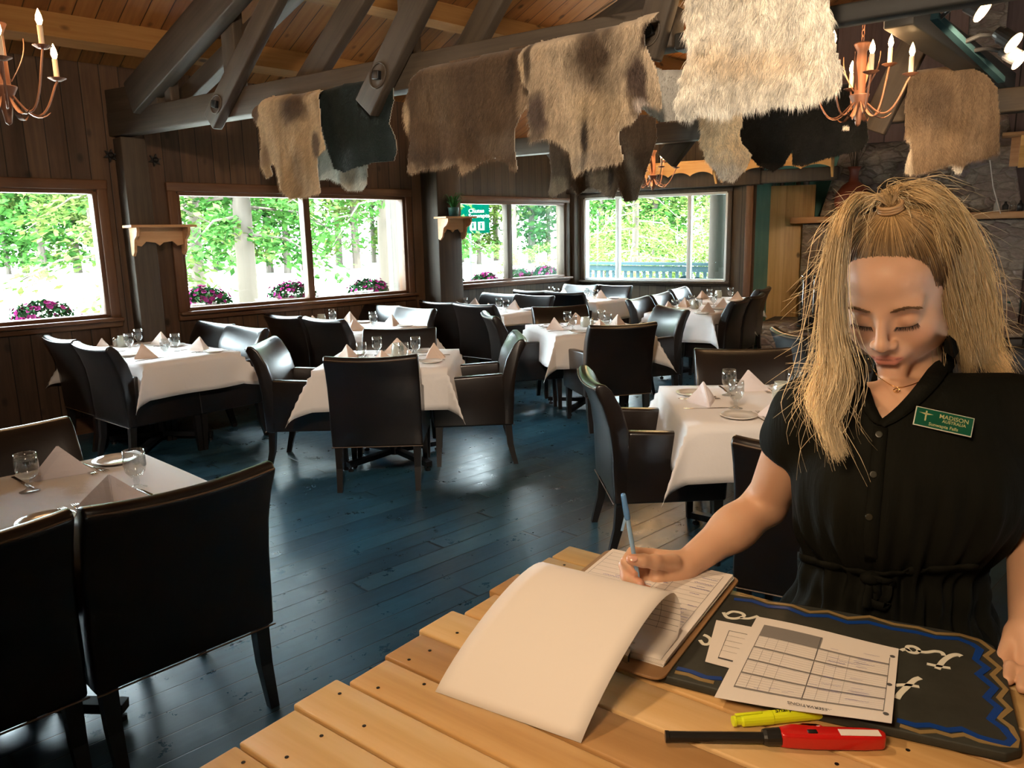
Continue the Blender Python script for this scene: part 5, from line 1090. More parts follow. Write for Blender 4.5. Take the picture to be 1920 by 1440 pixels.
for v in (0.32, 0.44, 0.56, 0.68): hline(mb, at2, 0.3, 0.9, v, v+0.004)
mb.build('printed_box', 'print_dark', s2)
# ---------------------------------------------------------------- clipboard
simple('masonite', (0.30, 0.17, 0.08), 0.5)
kc = Vector((0.542, 0.840, 0)).normalized(); kw = Vector((-kc.y, kc.x, 0)); K0 = Vector((0.190, 0.924, 1.0))
# local frame of the clipboard: x across toward its left edge, y from the clip end to the far end
RK = Matrix(((kw.x, kc.x, 0), (kw.y, kc.y, 0), (0, 0, 1)))       # left-handed pair is avoided below by using -kw
def kp(w_, l, z): return K0 + kw*w_ + kc*l + Vector((0, 0, z))
cb = thing('clipboard', 'brown clipboard with a thick stack of forms under the womans writing hand', 'clipboard', kp(0.125, 0.18, 0.001))
lo = cb.location.copy()
def loc_(mb): mb.v = [tuple(Vector(v)-lo) for v in mb.v]; return mb
def rr_poly(x0, x1, y0, y1, r):
    pts = []
    for cx, cy, a0 in ((x1-r, y1-r, 0), (x0+r, y1-r, PI/2), (x0+r, y0+r, PI), (x1-r, y0+r, 3*PI/2)):
        pts += [(cx+r*math.cos(a0+PI/2*k_/5), cy+r*math.sin(a0+PI/2*k_/5)) for k_ in range(6)]
    return pts
bd = [kp(x, y, 0) for x, y in rr_poly(0, 0.250, 0, 0.358, 0.018)]
loc_(MB().prism([(p.x, p.y) for p in bd], 0.004, (0, 0, 1.0145), (1, 0, 0), (0, 1, 0))).build('board', 'masonite', cb, bevel=0.001)
BZ = 0.0165
for i in range(7):
    j = rr.uniform(-0.003, 0.003); a_ = rr.uniform(-0.010, 0.010); c_ = kp(0.122+j, 0.182+j, BZ+0.0006+i*0.0013); mb = MB(); q = []
    for x, y in ((-0.112, -0.150), (0.112, -0.150), (0.112, 0.163), (-0.112, 0.163)):
        x2, y2 = x*math.cos(a_)-y*math.sin(a_), x*math.sin(a_)+y*math.cos(a_); p = c_+kw*x2+kc*y2; q.append((p.x, p.y))
    loc_(mb.prism(q, 0.0011, (0, 0, c_.z), (1, 0, 0), (0, 1, 0))).build('form_sheets', 'paper', cb)
PZ = 1.0+BZ+0.0006+6*0.0013+0.0007                                # top of the stack
def atk(u, v, dz=0.0):                                           # u across the sheet, v from clip to far end
    p = kp(0.012+0.222*u, 0.034+0.305*v, 0); p.z = PZ+0.0002+dz; return p
mb = MB()
for v in [0.08+i*0.052 for i in range(18)]: hline(mb, atk, 0.04, 0.96, v, v+0.0028, 2, 0)
for u in (0.04, 0.34, 0.44, 0.54, 0.96): vline(mb, atk, 0.08, 0.96, u, u+0.004, 2, 0)
loc_(mb).build('ruled_lines', 'print_line', cb)
mb = MB()
for i in range(60): scrawl(mb, atk, rr.choice([0.05, 0.1, 0.36, 0.46, 0.6, 0.7]), 0.1+rr.random()*0.8, rr.uniform(0.05, 0.18), 0.005, rr, 0.0002, 0.004)
tag(loc_(mb).build('handwriting', 'ink_blue', cb), kind='stuff')
mb = MB(); pr = [(-0.004, 0.0), (-0.004, 0.012), (0.006, 0.017), (0.024, 0.008), (0.034, 0.010), (0.034, 0.008), (0.022, 0.004), (0.004, 0.012), (0.0, 0.0)]
vs = []
for w_ in (0.055, 0.065, 0.175, 0.185):
    for y, z in pr: vs.append(kp(w_, 0.018+y, BZ+z-0.001+(0.003 if 0.06 < w_ < 0.18 else 0)))
n_ = len(pr); fs = [(i*n_+j, (i+1)*n_+j, (i+1)*n_+(j+1) % n_, i*n_+(j+1) % n_) for i in range(3) for j in range(n_)]
loc_(mb.add(vs, fs)).build('clip', 'steel', cb, smooth=False)
mb = MB().tube([kp(0.09, 0.012, BZ+0.004), kp(0.09, 0.012, BZ+0.014), kp(0.12, 0.004, BZ+0.020), kp(0.15, 0.012, BZ+0.014), kp(0.15, 0.012, BZ+0.004)], 0.0022, 8); loc_(mb).build('clip_spring', 'steel', cb, smooth=True)
# the top form, turned back over the clip in a high curl that ends on the counter
def page_profile():
    pts = []; z0 = PZ-1.0+0.0006
    for i in range(5): pts.append((0.030+0.055*i/4, z0+0.0005*i))
    R_ = 0.034; cy = 0.085
    for i in range(1, 13): a = -PI/2+PI*0.80*i/12; pts.append((cy+R_*math.cos(a)*1.05, z0+0.002+R_*(1+math.sin(a))))
    ty, tz = pts[-1]; ex, ez = -0.150, 0.0012
    for i in range(1, 17):
        t = i/16.0; h0 = (1-t)**3; h1 = 3*t*(1-t)**2; h2 = 3*t*t*(1-t); h3 = t**3
        pts.append((ty*h0+(ty-0.05)*h1+(ex+0.048)*h2+ex*h3, tz*h0+(tz+0.022)*h1+(0.052)*h2+ez*h3))
    return pts
pp = page_profile(); nw = 10; vs = []
for i, (y, z) in enumerate(pp):
    f = max(0, (i-5)/(len(pp)-6))
    for j in range(nw+1):
        w_ = 0.014+0.216*j/nw + 0.028*f; vs.append(kp(w_, y - 0.006*f*(j/nw), z))
m = len(vs); N_ = len(pp); fs = [(i*(nw+1)+j, i*(nw+1)+j+1, (i+1)*(nw+1)+j+1, (i+1)*(nw+1)+j) for i in range(N_-1) for j in range(nw)]
o = loc_(MB().add(vs, fs)).build('turned_page', 'paper', cb, smooth=True); md = o.modifiers.new('t', 'SOLIDIFY'); md.thickness = 0.0004; md.offset = 0
def atp(u, v, dz=0.0):                                           # printing on the face of the page that lies inside the curl
    k_ = v*15; i = int(k_); t = k_-i; y = pp[i][0]*(1-t)+pp[i+1][0]*t; z = pp[i][1]*(1-t)+pp[i+1][1]*t; dy, dz_ = pp[i+1][0]-pp[i][0], pp[i+1][1]-pp[i][1]; L = math.hypot(dy, dz_)
    p = kp(0.014+0.216*u, y-dz_/L*0.0006, z+dy/L*0.0006); return p
mb = MB()
for v in (0.42, 0.5, 0.58, 0.66, 0.74, 0.82): hline(mb, atp, 0.02, 0.95, v, v+0.006, 3)
vline(mb, atp, 0.4, 0.9, 0.16, 0.163)
loc_(mb).build('page_lines', 'print_grey', cb)
# ---------------------------------------------------------------- grill lighter, highlighter, pen
simple('red_plastic', (0.55, 0.012, 0.010), 0.25, coat=0.3); simple('yellow_plastic', (0.75, 0.85, 0.02), 0.3); simple('pen_blue', (0.10, 0.28, 0.62), 0.25, coat=0.3); simple('pen_pale', (0.30, 0.52, 0.80), 0.25)
L0, L1, L2 = Vector((0.174, 0.820, 1.0)), Vector((0.296, 0.814, 1.0)), Vector((0.432, 0.803, 1.0)); ld = (L2-L0).normalized()
lt = thing('grill_lighter', 'red and black utility lighter lying at the front of the counter', 'lighter', L0, math.atan2(ld.y, ld.x)); LL = (L2-L0).length
MB().tube([(0, 0, 0.0085), (0.004, 0, 0.0085), (0.005, 0, 0.0085), (0.118, 0, 0.0095)], [0.0068, 0.0068, 0.0062, 0.0066], 16).build('nozzle', 'black_plastic', lt, smooth=False)
MB().tube([(0.114, 0, 0.0105), (0.118, 0, 0.0105), (0.134, 0, 0.0115)], [0.0085, 0.0098, 0.0105], 16).build('collar', 'black_plastic', lt)
bd = [(0.132, 0.008), (0.150, 0.0145), (0.168, 0.0125), (0.176, 0.0110), (0.200, 0.0105), (0.235, 0.0095), (0.252, 0.007), (0.256, 0.0), (0.252, -0.009), (0.23, -0.0115), (0.17, -0.012), (0.140, -0.010), (0.132, -0.008)]
MB().prism(bd, 0.019, (0, 0, 0.0110), (1, 0, 0), (0, 1, 0)).build('handle', 'red_plastic', lt, bevel=0.005, seg=3)
MB().prism([(0.152, 0.015), (0.165, 0.0195), (0.185, 0.018), (0.190, 0.0125), (0.184, 0.0125), (0.180, 0.0155), (0.166, 0.0165), (0.157, 0.012)], 0.012, (0, 0, 0.0110), (1, 0, 0), (0, 1, 0)).build('trigger_guard', 'red_plastic', lt, bevel=0.002)
MB().box((0.170, -0.003, 0.0208), (0.011, 0.006, 0.003)).build('lock_switch', 'black_plastic', lt, bevel=0.001)
MB().box((0.224, -0.003, 0.0207), (0.046, 0.011, 0.0006)).build('sticker', 'paper', lt)
H0, H1 = Vector((0.262, 0.846, 1.0)), Vector((0.389, 0.861, 1.0)); hd_ = (H1-H0); hl = thing('highlighter', 'neon yellow highlighter pen beside the lighter', 'highlighter', H0, math.atan2(hd_.y, hd_.x))
MB().tube([(0, 0, 0.0085), (0.003, 0, 0.0085), (0.0032, 0, 0.0085), (0.010, 0, 0.0085), (0.012, 0, 0.0085), (0.050, 0, 0.0085)], [0.0062, 0.0066, 0.0050, 0.0054, 0.0076, 0.0086], 16).build('cap', 'yellow_plastic', hl)
MB().tube([(0.0505, 0, 0.0088), (0.115, 0, 0.0088), (0.127, 0, 0.0088)], [0.0082, 0.0080, 0.006], 16).build('barrel', 'yellow_plastic', hl)
MB().box((0.02, 0, 0.0170), (0.035, 0.004, 0.002)).build('pocket_clip', 'yellow_plastic', hl, bevel=0.0008)
text('logo_lettering', 'Sharpie', 0.010, (0.068, 0.0, 0.0171), Rflat(0), 'black_plastic', hl, 0.0002, shear=0.3)
tip = onz(1198, 1093, PZ+0.001); top = dep(1168, 924, 1.221); d = (top-tip).normalized(); PL = 0.170; pen = thing('ballpoint_pen', 'blue stick pen held in the womans right hand', 'pen', tip)
top = tip+d*PL
MB().tube([d*0, d*0.003, d*0.010], [0.0005, 0.0012, 0.0028], 8).build('point', 'steel', pen)
MB().tube([d*0.010, d*0.013, d*0.130], [0.0030, 0.0036, 0.0037], 8).build('barrel', 'pen_pale', pen)
MB().tube([d*0.124, d*0.126, d*0.135, d*0.166, d*0.170], [0.0045, 0.0050, 0.0050, 0.0042, 0.0036], 12).build('cap', 'pen_blue', pen, smooth=True)
sd = Vector((-1, 0.0, 0)); MB().beam(d*0.128+sd*0.003, d*0.102+sd*0.0125, 0.004, 0.0015).build('pocket_clip', 'pen_pale', pen)
# ================================================================ THE WOMAN
def V3(*a): return np.array(a, dtype=np.float64)
def dp(x, y, d): return np.array(dep(x, y, d))
class Field:
    """smooth union of simple solids on a grid, then turned into one continuous surface"""
    def __init__(s, lo, hi, h):
        s.lo = np.array(lo, float); s.h = h; s.n = np.ceil((np.array(hi)-s.lo)/h).astype(int)+1
        s.g = np.full(s.n, 0.06, np.float32)
    def region(s, lo, hi):
        a = np.clip(np.floor((np.array(lo)-s.lo)/s.h).astype(int), 0, s.n); b = np.clip(np.ceil((np.array(hi)-s.lo)/s.h).astype(int)+1, 0, s.n)
        if np.any(b <= a): return None
        ax = [s.lo[i]+s.h*np.arange(a[i], b[i]) for i in range(3)]
        return tuple(slice(a[i], b[i]) for i in range(3)), np.meshgrid(*ax, indexing='ij')
    def op(s, lo, hi, f, k, sub=False):
        m = k+0.02 if not sub else 0.01
        r = s.region(np.array(lo)-m, np.array(hi)+m)
        if r is None: return
        sl, (X, Y, Z) = r; d = f(X, Y, Z).astype(np.float32); g = s.g[sl]
        if sub: d = -d; h = np.clip(0.5-0.5*(d-g)/-k if False else 0.5+0.5*(d-g)/k, 0, 1); s.g[sl] = g*(1-h)+d*h+k*h*(1-h)
        else: h = np.clip(0.5+0.5*(d-g)/k, 0, 1); s.g[sl] = d*(1-h)+g*h-k*h*(1-h)
    def cone(s, a, b, ra, rb, k=0.01, sub=False):
        a, b = np.array(a, float), np.array(b, float); ba = b-a; L2 = ba@ba; R_ = max(ra, rb)
        def f(X, Y, Z):
            px, py, pz = X-a[0], Y-a[1], Z-a[2]; t = np.clip((px*ba[0]+py*ba[1]+pz*ba[2])/L2, 0, 1)
            return np.sqrt((px-ba[0]*t)**2+(py-ba[1]*t)**2+(pz-ba[2]*t)**2)-(ra+(rb-ra)*t)
        s.op(np.minimum(a, b)-R_, np.maximum(a, b)+R_, f, k, sub)
    def ell(s, c, r, R=None, k=0.01, sub=False):
        c = np.array(c, float); r = np.array(r, float); R = np.eye(3) if R is None else R   # columns = axes
        def f(X, Y, Z):
            d = [X-c[0], Y-c[1], Z-c[2]]; q = [(d[0]*R[0, i]+d[1]*R[1, i]+d[2]*R[2, i]) for i in range(3)]
            k0 = np.sqrt(sum((q[i]/r[i])**2 for i in range(3))); k1 = np.sqrt(sum((q[i]/r[i]**2)**2 for i in range(3)))+1e-9
            return k0*(k0-1)/k1
        e = np.sqrt(((R*r)**2).sum(1)); s.op(c-e, c+e, f, k, sub)
    def mesh(s):
        g = s.g; ids = []; P_ = []
        nx, ny, nz = g.shape; quads = []; cells = []; pts = []
        def cid(i, j, k_): return (i*ny+j)*nz+k_
        for ax in range(3):
            A = g[tuple(slice(0, -1) if i == ax else slice(None) for i in range(3))]; B = g[tuple(slice(1, None) if i == ax else slice(None) for i in range(3))]
            I = np.argwhere((A < 0) != (B < 0)); u, v = [i for i in range(3) if i != ax]
            I = I[(I[:, u] > 0) & (I[:, v] > 0) & (I[:, u] < g.shape[u]-1) & (I[:, v] < g.shape[v]-1)]
            a = A[tuple(I.T)]; b = B[tuple(I.T)]; t = a/(a-b); p = I.astype(float); p[:, ax] += t; sg = a < 0
            q = []
            for du, dv in ((0, 0), (1, 0), (1, 1), (0, 1)):
                c = I.copy(); c[:, u] -= du; c[:, v] -= dv; q.append(cid(c[:, 0], c[:, 1], c[:, 2]))
            q = np.stack(q, 1); flip = sg if ax != 1 else ~sg; q[flip] = q[flip][:, ::-1]
            quads.append(q[:, ::-1]); cells.append(q.ravel()); pts.append(np.repeat(p, 4, 0))
        q = np.concatenate(quads); c = np.concatenate(cells); p = np.concatenate(pts)
        uq, inv = np.unique(c, return_inverse=True); cnt = np.bincount(inv); Vv = np.stack([np.bincount(inv, p[:, i]) for i in range(3)], 1)/cnt[:, None]
        F = np.searchsorted(uq, q); return s.lo+Vv*s.h, F
def relax(Vv, F, it=2, lam=0.5):
    e = np.concatenate([F[:, [0, 1]], F[:, [1, 2]], F[:, [2, 3]], F[:, [3, 0]]]); n = len(Vv)
    for _ in range(it):
        acc = np.zeros_like(Vv); cn = np.zeros(n)
        for a, b in ((0, 1), (1, 0)):
            for i in range(3): acc[:, i] += np.bincount(e[:, a], Vv[e[:, b], i], n)
            cn += np.bincount(e[:, a], minlength=n)
        Vv = Vv*(1-lam)+lam*acc/np.maximum(cn, 1)[:, None]
    return Vv
# head frame: columns = her left (image right), forward, up
HCN = dp(1684, 546, 1.235)
cdir = np.array([-HCN[0], -HCN[1], 0]); cdir /= np.linalg.norm(cdir); lft = np.array([cdir[1], -cdir[0], 0])  # image left when seen from camera
if lft[0] > 0: lft = -lft
yaw, pit, rol = math.radians(13), math.radians(27), math.radians(3)
fh = cdir*math.cos(yaw)+lft*math.sin(yaw); Fh = fh*math.cos(pit)+np.array([0, 0, -math.sin(pit)]); Uh = fh*math.sin(pit)+np.array([0, 0, math.cos(pit)]); Lh = np.cross(Uh, Fh)
Lh, Uh = -Lh if Lh[0] < 0 else Lh, Uh
c_, s_ = math.cos(rol), math.sin(rol); Lh, Uh = Lh*c_+Uh*s_*0 + (-Uh*s_)*1.0, Uh*c_+Lh*s_*0 - (-Lh*s_)*-1.0 if False else Uh*c_ - Lh*s_
Lh = np.cross(Fh, Uh); Lh = Lh if Lh[0] > 0 else -Lh; Lh /= np.linalg.norm(Lh); Uh /= np.linalg.norm(Uh)
HR = np.stack([Lh, Fh, Uh], 1); HS = 1.05
def hw(p): return HCN + HR@(np.array(p, float)*HS)
fb = Field((0.10, 0.80, 0.985), (1.02, 1.50, 1.74), 0.0027)
def E_(c, r, k=0.012, sub=False): fb.ell(hw(c), np.array(r)*HS, HR, k, sub)
def K_(a, b, ra, rb, k=0.008, sub=False): fb.cone(hw(a), hw(b), ra*HS, rb*HS, k, sub)
E_((0, -0.020, 0.040), (0.073, 0.093, 0.080), 0.01)
E_((0, 0.020, -0.008), (0.063, 0.068, 0.082), 0.02); E_((0, 0.045, 0.052), (0.055, 0.046, 0.042), 0.02)
E_((0, 0.028, -0.060), (0.053, 0.054, 0.040), 0.02); E_((0, 0.070, -0.095), (0.022, 0.019, 0.017), 0.02)
for s in (-1, 1):
    E_((s*0.040, 0.052, -0.030), (0.023, 0.026, 0.026), 0.02); E_((s*0.050, 0.012, -0.056), (0.017, 0.036, 0.024), 0.02)
    E_((s*0.026, 0.074, 0.022), (0.026, 0.013, 0.009), 0.02)
    E_((s*0.031, 0.101, 0.001), (0.0165, 0.017, 0.0115), 0.012, True)
    E_((s*0.031, 0.0735, -0.002), (0.0165, 0.0135, 0.0115), 0.004)
    E_((s*0.0725, -0.010, -0.006), (0.007, 0.017, 0.028), 0.006); E_((s*0.077, -0.008, -0.002), (0.003, 0.009, 0.014), 0.004, True)
K_((0, 0.086, 0.014), (0, 0.104, -0.026), 0.0065, 0.0085, 0.012); E_((0, 0.1065, -0.031), (0.0098, 0.0095, 0.0088), 0.007)
for s in (-1, 1):
    E_((s*0.0125, 0.0955, -0.035), (0.0072, 0.0095, 0.0068), 0.006); E_((s*0.0060, 0.099, -0.0425), (0.0034, 0.0050, 0.0030), 0.003, True)
E_((0, 0.080, -0.058), (0.027, 0.0135, 0.016), 0.014)
for s in (-1, 1): K_((s*0.003, 0.0932, -0.0565), (s*0.0225, 0.0828, -0.0605), 0.0042, 0.0018, 0.004)
K_((-0.010, 0.0905, -0.0670), (0.010, 0.0905, -0.0670), 0.0060, 0.0060, 0.005); K_((0.010, 0.0905, -0.067), (0.0205, 0.0825, -0.0625), 0.0052, 0.002, 0.004); K_((-0.010, 0.0905, -0.067), (-0.0205, 0.0825, -0.0625), 0.0052, 0.002, 0.004)
K_((-0.020, 0.0900, -0.0622), (0.020, 0.0900, -0.0622), 0.0016, 0.0016, 0.003, True) if False else None
E_((0, 0.083, -0.0795), (0.014, 0.008, 0.004), 0.006, True)
# neck, upper chest, arms
NB = dp(1712, 752, 1.285); RS = dp(1507, 786, 1.26); LS = dp(1905, 786, 1.21)
fb.cone(hw((0.0, -0.034, -0.055)), NB, 0.047, 0.053, 0.015)
CX = (RS+LS)/2; lat = (LS-RS)/np.linalg.norm(LS-RS); up3 = np.array([0, 0, 1.0]); fw3 = np.cross(lat, up3); fw3 = fw3 if fw3[1] < 0 else -fw3; fw3 /= np.linalg.norm(fw3); TR = np.stack([lat, fw3, np.cross(lat, fw3)], 1)
TR[:, 2] = up3
TC = CX.copy(); TC += -fw3*0.0
fb.cone(RS+[0.02, 0, 0.015], LS+[-0.02, 0, 0.015], 0.045, 0.045, 0.02)
fb.ell(TC+fw3*0.015-up3*0.06, (0.14, 0.068, 0.11), TR, 0.03)
fb.ell(TC+fw3*0.028-up3*0.01, (0.085, 0.056, 0.055), TR, 0.03)
EL = dp(1437, 944, 1.385); WR = dp(1280, 1064, 1.315)
fb.cone(RS, EL, 0.047, 0.036, 0.02); fb.cone(EL+(WR-EL)*0.02, EL+(WR-EL)*0.42, 0.037, 0.036, 0.016); fb.cone(EL+(WR-EL)*0.38, WR, 0.036, 0.0235, 0.02)
EL2 = dp(1938, 1010, 1.23); WR2 = dp(1932, 1195, 1.085); PM2 = dp(1940, 1262, 1.045)
fb.cone(LS, EL2, 0.047, 0.038, 0.02); fb.cone(EL2, WR2, 0.038, 0.026, 0.02); fb.cone(WR2, PM2, 0.026, 0.020, 0.015)
hx = np.array([0.75, -0.62, 0.0])
for i, (o_, L_) in enumerate(((-0.026, 0.058), (-0.009, 0.068), (0.009, 0.064), (0.025, 0.050))):
    a = PM2+hx*o_+np.array([0, 0, -0.006]); dirf = np.array([-0.50, -0.62, 0])/0.8; b = a+dirf*L_*0.5+np.array([0, 0, 0.002]); c = a+dirf*L_; c[2] = 1.009; b[2] = max(b[2], 1.014)
    fb.cone(a, b, 0.0095, 0.0088, 0.006); fb.cone(b, c, 0.0088, 0.0072, 0.003)
fb.cone(WR2+hx*-0.02, PM2+hx*-0.045+np.array([-0.02, -0.03, -0.01]), 0.013, 0.009, 0.008)
DO = 0.03
def hp(x, y, d): return dp(x, y, d+DO)
fb.cone(WR, hp(1240, 1060, 1.285), 0.023, 0.024, 0.012); fb.cone(hp(1262, 1080, 1.275), hp(1232, 1085, 1.268), 0.019, 0.016, 0.012); fb.cone(hp(1262, 1058, 1.285), hp(1220, 1046, 1.295), 0.021, 0.014, 0.012)
fingers = [[(1225, 1040, 1.292, .0112), (1186, 1036, 1.268, .0098), (1173, 1053, 1.252, .0089), (1189, 1073, 1.244, .0080)],
           [(1214, 1052, 1.292, .0112), (1171, 1060, 1.266, .0100), (1176, 1084, 1.247, .0090), (1200, 1093, 1.240, .0080)],
           [(1212, 1068, 1.286, .0108), (1173, 1079, 1.262, .0096), (1186, 1101, 1.246, .0088), (1214, 1106, 1.240, .0078)],
           [(1220, 1082, 1.276, .0100), (1184, 1098, 1.258, .0088), (1200, 1112, 1.244, .0080), (1230, 1108, 1.237, .0072)]]
for fg in fingers:
    for (a, b) in zip(fg[:-1], fg[1:]): fb.cone(hp(*a[:3]), hp(*b[:3]), a[3], b[3], 0.0025)
th = [(1262, 1056, 1.262, .0150), (1228, 1054, 1.232, .0118), (1205, 1051, 1.221, .0106), (1184, 1049, 1.219, .0092)]
for a, b in zip(th[:-1], th[1:]): fb.cone(hp(*a[:3]), hp(*b[:3]), a[3], b[3], 0.006)
Vb, Fb = fb.mesh(); Vb = relax(Vb, Fb, 2, 0.4)
# skin tones and painted crease shade by place on the face and hands
Q = (Vb-HCN)@HR/HS; skin = np.tile(np.array([[0.62, 0.37, 0.245]]), (len(Vb), 1))
def blob(c, r, soft=1.0): d = np.sqrt((((Q-np.array(c))/np.array(r))**2).sum(1)); return np.clip((1.25-d)/(0.5*soft), 0, 1)
def tint(m, c): global skin; skin = skin*(1-m[:, None])+np.array(c)*m[:, None]
for s in (-1, 1):
    tint(blob((s*0.042, 0.062, -0.030), (0.022, 0.03, 0.018), 2.2)*0.35, (0.62, 0.24, 0.15)); tint(blob((s*0.031, 0.085, 0.004), (0.019, 0.02, 0.0095), 1.5)*0.35, (0.40, 0.20, 0.12))
    tint(blob((s*0.0062, 0.103, -0.0435), (0.0032, 0.006, 0.0026), 1.0)*0.8, (0.16, 0.06, 0.04))  # nostril hollows: their shade painted into the skin colour
tint(blob((0, 0.106, -0.033), (0.012, 0.01, 0.009), 2)*0.3, (0.64, 0.27, 0.17))
xx, zz = Q[:, 0], Q[:, 2]; bow = -0.0558-0.0012*np.cos(xx/0.0215*PI*0.5)*0+0.0016*np.exp(-((np.abs(xx)-0.005)/0.004)**2)
lipm = (np.abs(xx) < 0.0225) & (Q[:, 1] > 0.07); up_e = -0.0528-0.42*np.maximum(np.abs(xx)-0.004, 0)+0.0; lo_e = -0.0742+0.48*np.maximum(np.abs(xx)-0.007, 0)
lm = lipm*np.clip((up_e-zz)/0.0012, 0, 1)*np.clip((zz-lo_e)/0.0012, 0, 1); tint(lm*0.75, (0.52, 0.17, 0.14))
mline = lipm*np.exp(-((zz+0.0618)/0.0011)**2)*(np.abs(xx) < 0.021); tint(mline*0.85, (0.16, 0.04, 0.035))  # shade of the crease between the lips, painted as a dark line
for fg in fingers+[th]: 
    t3 = hp(*fg[-1][:3]); d = np.linalg.norm(Vb-t3, axis=1); tint(np.clip((0.016-d)/0.010, 0, 1)*0.55, (0.66, 0.27, 0.19))
k = NM('skin', rough=0.48, spec=0.4, sss=0.12); at = k.node('ShaderNodeVertexColor', {'layer_name': 'Col'}); k.set(base=at.outputs[0]); k.b.inputs['Subsurface Radius'].default_value = (0.012, 0.004, 0.002); k.b.inputs['Subsurface Scale'].default_value = 1.0
k.bump(k.noise(k.obj(), 260, 3), 0.05, 0.001); M['skin'] = k.m
person = bpy.data.objects.new('person', None); C.objects.link(person); person.location = (0.62, 1.2, 0); tag(person, 'blonde woman in a black short-sleeved blouse writing at the counter', 'person')
def own(o): o.parent = person; o.matrix_parent_inverse = Matrix.Translation(-Vector((0.62, 1.2, 0))); return o
body = own(np_mesh('body', Vb, Fb, 'skin', skin))
# thumbnail
def patch(name, c, n, a, ra, rb, mat, th_=0.0006):
    n = np.array(n)/np.linalg.norm(n); a = np.array(a)-n*(np.array(a)@n); a /= np.linalg.norm(a); b = np.cross(n, a); m = 14
    vs = [c+a*ra*math.cos(2*PI*i/m)+b*rb*math.sin(2*PI*i/m) for i in range(m)]+[c+n*th_+a*ra*0.8*math.cos(2*PI*i/m)+b*rb*0.8*math.sin(2*PI*i/m) for i in range(m)]
    fs = [tuple(range(m, 2*m))]+[(i, (i+1) % m, m+(i+1) % m, m+i) for i in range(m)]
    return own(MB().add(vs, fs).build(name, mat, smooth=True))
simple('nail', (0.66, 0.36, 0.29), 0.2, coat=0.5)
tt = hp(*th[-1][:3]); tcam = np.array(CAM)-tt; tcam /= np.linalg.norm(tcam); patch('nail', tt+tcam*0.0090+V3(0.003, 0, 0.001), tcam+V3(0, 0, 0.4), hp(*th[-1][:3])-hp(*th[-2][:3]), 0.0065, 0.0050, 'nail')
for fg in fingers[1:]:
    t3 = hp(*fg[-1][:3]); ax_ = t3-hp(*fg[-2][:3]); nn_ = np.cross(ax_, V3(0, 0, 1)); nn_ = nn_ if nn_@tcam > 0 else -nn_; nn_ = nn_/np.linalg.norm(nn_)*0.3+V3(0, 0, -0.2)+tcam*0.8
    nn_ /= np.linalg.norm(nn_); patch('nail', t3+nn_*0.0074, nn_, ax_, 0.0048, 0.0038, 'nail')
# -------- blouse
k = NM('blouse_cloth', rough=0.8, spec=0.12); k.set(base=k.ramp(k.noise(k.obj(), 5, 4), [(0.3, (0.005, 0.0055, 0.004)), (0.7, (0.010, 0.0098, 0.0065))])); w1 = k.noise(k.obj(scale=(22, 22, 3)), 1.0, 4, 0.6); k.bump(w1, 0.45, 0.012); M['blouse_cloth'] = k.m
simple('skirt_cloth', (0.005, 0.006, 0.005), 0.8, spec=0.1)
fs_ = Field((0.36, 0.92, 0.86), (1.04, 1.52, 1.46), 0.0045)
WC = TC.copy(); WC[2] = 1.05; WC += -fw3*0.02
fs_.cone(RS+V3(0.015, 0, 0.018), LS+V3(-0.015, 0, 0.018), 0.056, 0.056, 0.02)
fs_.ell(TC+fw3*0.012-up3*0.09, (0.178, 0.105, 0.15), TR, 0.03)
for s in (-1, 1): fs_.ell(TC+fw3*0.050+lat*s*0.072-up3*0.115, (0.075, 0.062, 0.080), TR, 0.045)
fs_.ell(WC+up3*0.06, (0.165, 0.112, 0.12), TR, 0.05); fs_.ell(WC-up3*0.03, (0.150, 0.105, 0.06), TR, 0.03); fs_.ell(WC-up3*0.15, (0.178, 0.122, 0.15), TR, 0.03)
SE = RS+(EL-RS)*0.22; fs_.cone(RS, SE, 0.056, 0.057, 0.02); SE2 = LS+(EL2-LS)*0.25; fs_.cone(LS, SE2, 0.057, 0.058, 0.02)
fs_.cone(NB-V3(0, -0.01, 0.0), hw((0, -0.06, -0.10)), 0.064, 0.056, 0.015)
# open the neck: the V ends low on the chest
Vp = dp(1650, 798, 1.0); axis_in = dp(1650, 798, 1.5)-Vp; axis_in /= np.linalg.norm(axis_in)
def wedge(X, Y, Z):
    # project on the chest: image-plane half planes written as planes through real points
    P0, P1, P2_ = dp(1651, 797, 1.16), dp(1560, 610, 1.2), dp(1792, 640, 1.2)
    c0 = np.array(CAM); n1 = np.cross(P1-c0, P0-c0); n2 = np.cross(P0-c0, P2_-c0); n1 /= np.linalg.norm(n1); n2 /= np.linalg.norm(n2)
    q = np.array(dep(1675, 720, 1.18)); n1 = n1 if (q-c0)@n1 < 0 else -n1; n2 = n2 if (q-c0)@n2 < 0 else -n2
    d1 = (X-c0[0])*n1[0]+(Y-c0[1])*n1[1]+(Z-c0[2])*n1[2]; d2 = (X-c0[0])*n2[0]+(Y-c0[1])*n2[1]+(Z-c0[2])*n2[2]
    back = (X-NB[0])*fw3[0]+(Y-NB[1])*fw3[1]+(Z-NB[2])*fw3[2]
    return np.maximum(np.maximum(d1, d2), -(back+0.03))
fs_.op((0.40, 0.92, 1.25), (0.90, 1.45, 1.46), wedge, 0.003, True)
# sleeve openings
for a_, b_, r_s in ((SE, EL, 0.052), (SE2, EL2, 0.052)):
    dd = (b_-a_)/np.linalg.norm(b_-a_); fs_.cone(a_+dd*0.055, a_+dd*0.16, r_s, r_s+0.03, 0.004, True)
Vs, Fs = fs_.mesh(); Vs = relax(Vs, Fs, 2, 0.5)
